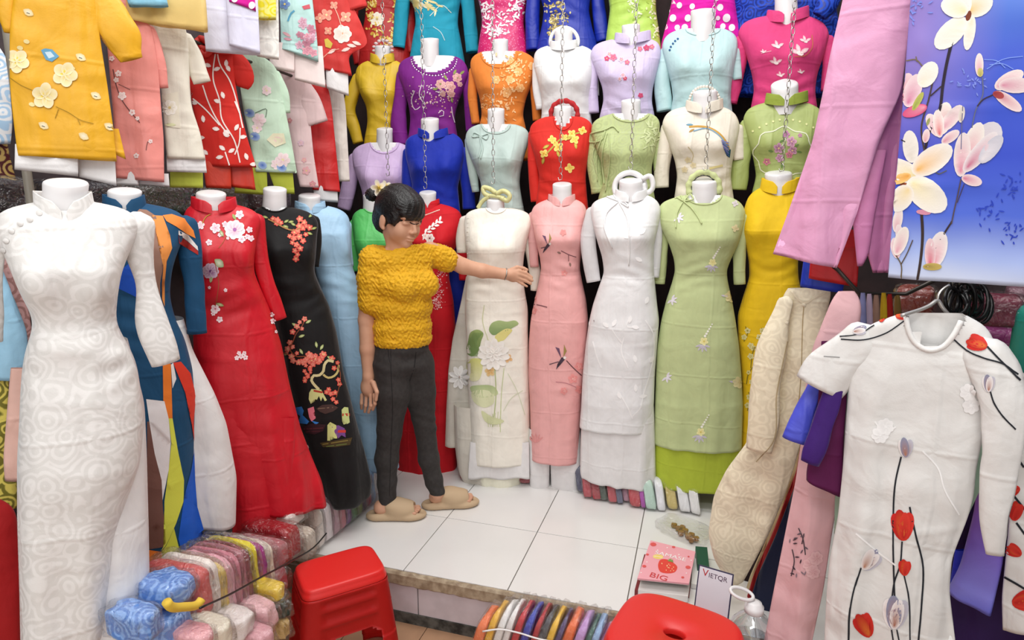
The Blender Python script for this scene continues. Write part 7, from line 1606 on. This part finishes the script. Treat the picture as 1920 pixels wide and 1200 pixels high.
# hair
h = Field(HC - .21, HC + .17, .0036)
h.ell(hp(-.012, 0, .030), (.106, .088, .096), HM, .012); h.ell(hp(-.062, 0, -.030), (.058, .070, .066), HM, .03); h.ell(hp(.030, 0, .052), (.072, .076, .052), HM, .02)
h.ell(hp(.074, 0, .026), (.030, .062, .030), HM, .014)
for s_ in (-1, 1): h.ell(hp(.036, s_ * .064, .002), (.026, .016, .044), HM, .012)
h.ell(hp(.092, 0, -.055), (.058, .082, .056), HM, .006, sub=True); h.ell(hp(.030, .10, -.062), (.052, .06, .040), HM, .006, sub=True); h.ell(hp(.030, -.10, -.062), (.052, .06, .040), HM, .006, sub=True); h.ell(hp(.0, 0, -.12), (.07, .06, .05), HM, .01, sub=True)
X, Y, Z = h.grid(); rel = [X - HC[0], Y - HC[1], Z - HC[2]]
ff = rel[0] * HF[0] + rel[1] * HF[1] + rel[2] * HF[2]; ss = rel[0] * HS[0] + rel[1] * HS[1] + rel[2] * HS[2]; uu = rel[0] * HU[0] + rel[1] * HU[1] + rel[2] * HU[2]
h.D += (.0011 * np.sin(240 * ss + 6 * np.sin(18 * uu)) + .0012 * np.sin(150 * np.arctan2(uu - .01, ff + .02) * .12 * 8 + 60 * ss)).astype(np.float32)
V, F = h.mesh(); V = smooth_mesh(V, F, 1, .4)
HAIR = simple('black_hair', '#0d0a0b', .38, spec=.5, bump=.5, bscale=170)
hr = W_.add('hair', V, [tuple(f) for f in F], HAIR)
kb = Field(J(697, 364, 2.50) - .06, J(697, 364, 2.50) + .06, .003); kb.ell(J(699, 365, 2.50), (.036, .034, .030), None, .005); X, Y, Z = kb.grid(); c0 = J(699, 365, 2.50)
kb.D += (.0016 * np.sin(14 * np.arctan2(Z - c0[2], X - c0[0]) + 90 * np.sqrt((X - c0[0])**2 + (Z - c0[2])**2))).astype(np.float32)
V, F = kb.mesh(); W_.add('hair_bun', V, [tuple(f) for f in F], HAIR, parent=None)
# plumeria blossoms in the hair
for (u, v, r, yy) in [(711, 352, 15, 2.435), (724, 349, 11, 2.45)]:
    c = J(u, v, yy); Vs = []; Fs = []; Cs = []; rm_ = r * 2.7 / FPX
    ex_, ey_ = np.array([.95, .2, .15]), np.array([-.1, -.2, .97]); en = np.cross(ex_, ey_); en /= np.linalg.norm(en)
    for i in range(5):
        a = i * 1.2566 + .4; d1 = ex_ * math.cos(a) + ey_ * math.sin(a); d2 = -ex_ * math.sin(a) + ey_ * math.cos(a); n0 = len(Vs)
        Vs.append(c + en * .002); Cs.append(lin('#f0c81e'))
        for k in range(9):
            qq = -math.pi + k * 2 * math.pi / 9; x = .56 + .50 * math.cos(qq); y = .36 * math.sin(qq)
            Vs.append(c + (d1 * x + d2 * y) * rm_ + en * (.004 + .004 * x - .006 * y)); Cs.append(lin('#f6d860') if x < .25 else lin('#fbf8ee'))
        Fs += [(n0, n0 + 1 + k, n0 + 1 + (k + 1) % 9) for k in range(9)]
    W_.add('hair_flower', np.array(Vs), Fs, THREAD, np.array(Cs), hr, 'white plumeria blossom with yellow centre')
# bracelet and slides
bw = J(948, 514, 2.765); bd = AF[-1] - AF[-2]; bd /= np.linalg.norm(bd); p1 = np.cross(bd, ZZ); p1 /= np.linalg.norm(p1); p2 = np.cross(bd, p1)
W_.add('bracelet', *tube([bw + (p1 * math.cos(x) + p2 * math.sin(x)) * .028 for x in np.linspace(0, 6.283, 25)[:-1]], .003, 6, closed=True), METAL)
SL = simple('beige_slide_foam', '#c3a988', .7, bump=.05)
for a0, f, sd in feet:
    s = Field(a0 + f * .11 - [.22, .22, .03], a0 + f * .11 + [.22, .22, .14], .0034); M = np.array([f, sd, ZZ]); P = lambda l, y, z: a0 + f * l + sd * y + ZZ * z
    for l, y, r in [(.02, 0, (.062, .044, .026)), (.09, 0, (.07, .046, .024)), (.17, .0, (.078, .053, .026))]: s.ell(P(l, y, .018), r, M, .02)
    s.ell(P(.125, 0, .048), (.085, .053, .046), M, .012); s.ell(P(.092, 0, .072), (.05, .048, .030), M, .02)
    s.ell(P(.245, 0, .050), (.045, .040, .024), M, .006, sub=True); s.ell(P(.0, 0, .075), (.060, .040, .048), M, .006, sub=True); s.cone(P(.02, 0, .066), P(.20, 0, .046), .033, .027, .006, sub=True)
    X, Y, Z = s.grid(); al = (X - a0[0]) * f[0] + (Y - a0[1]) * f[1]
    s.D = np.maximum(s.D, (.002 + .003 * np.maximum(0, np.sin(al * 330)) - Z).astype(np.float32))
    V, F = s.mesh(); V = smooth_mesh(V, F, 1, .35); W_.add('slide', V, [tuple(x) for x in F], SL, label='beige foam slide')
W_.done((-1.22, 2.48, 0))
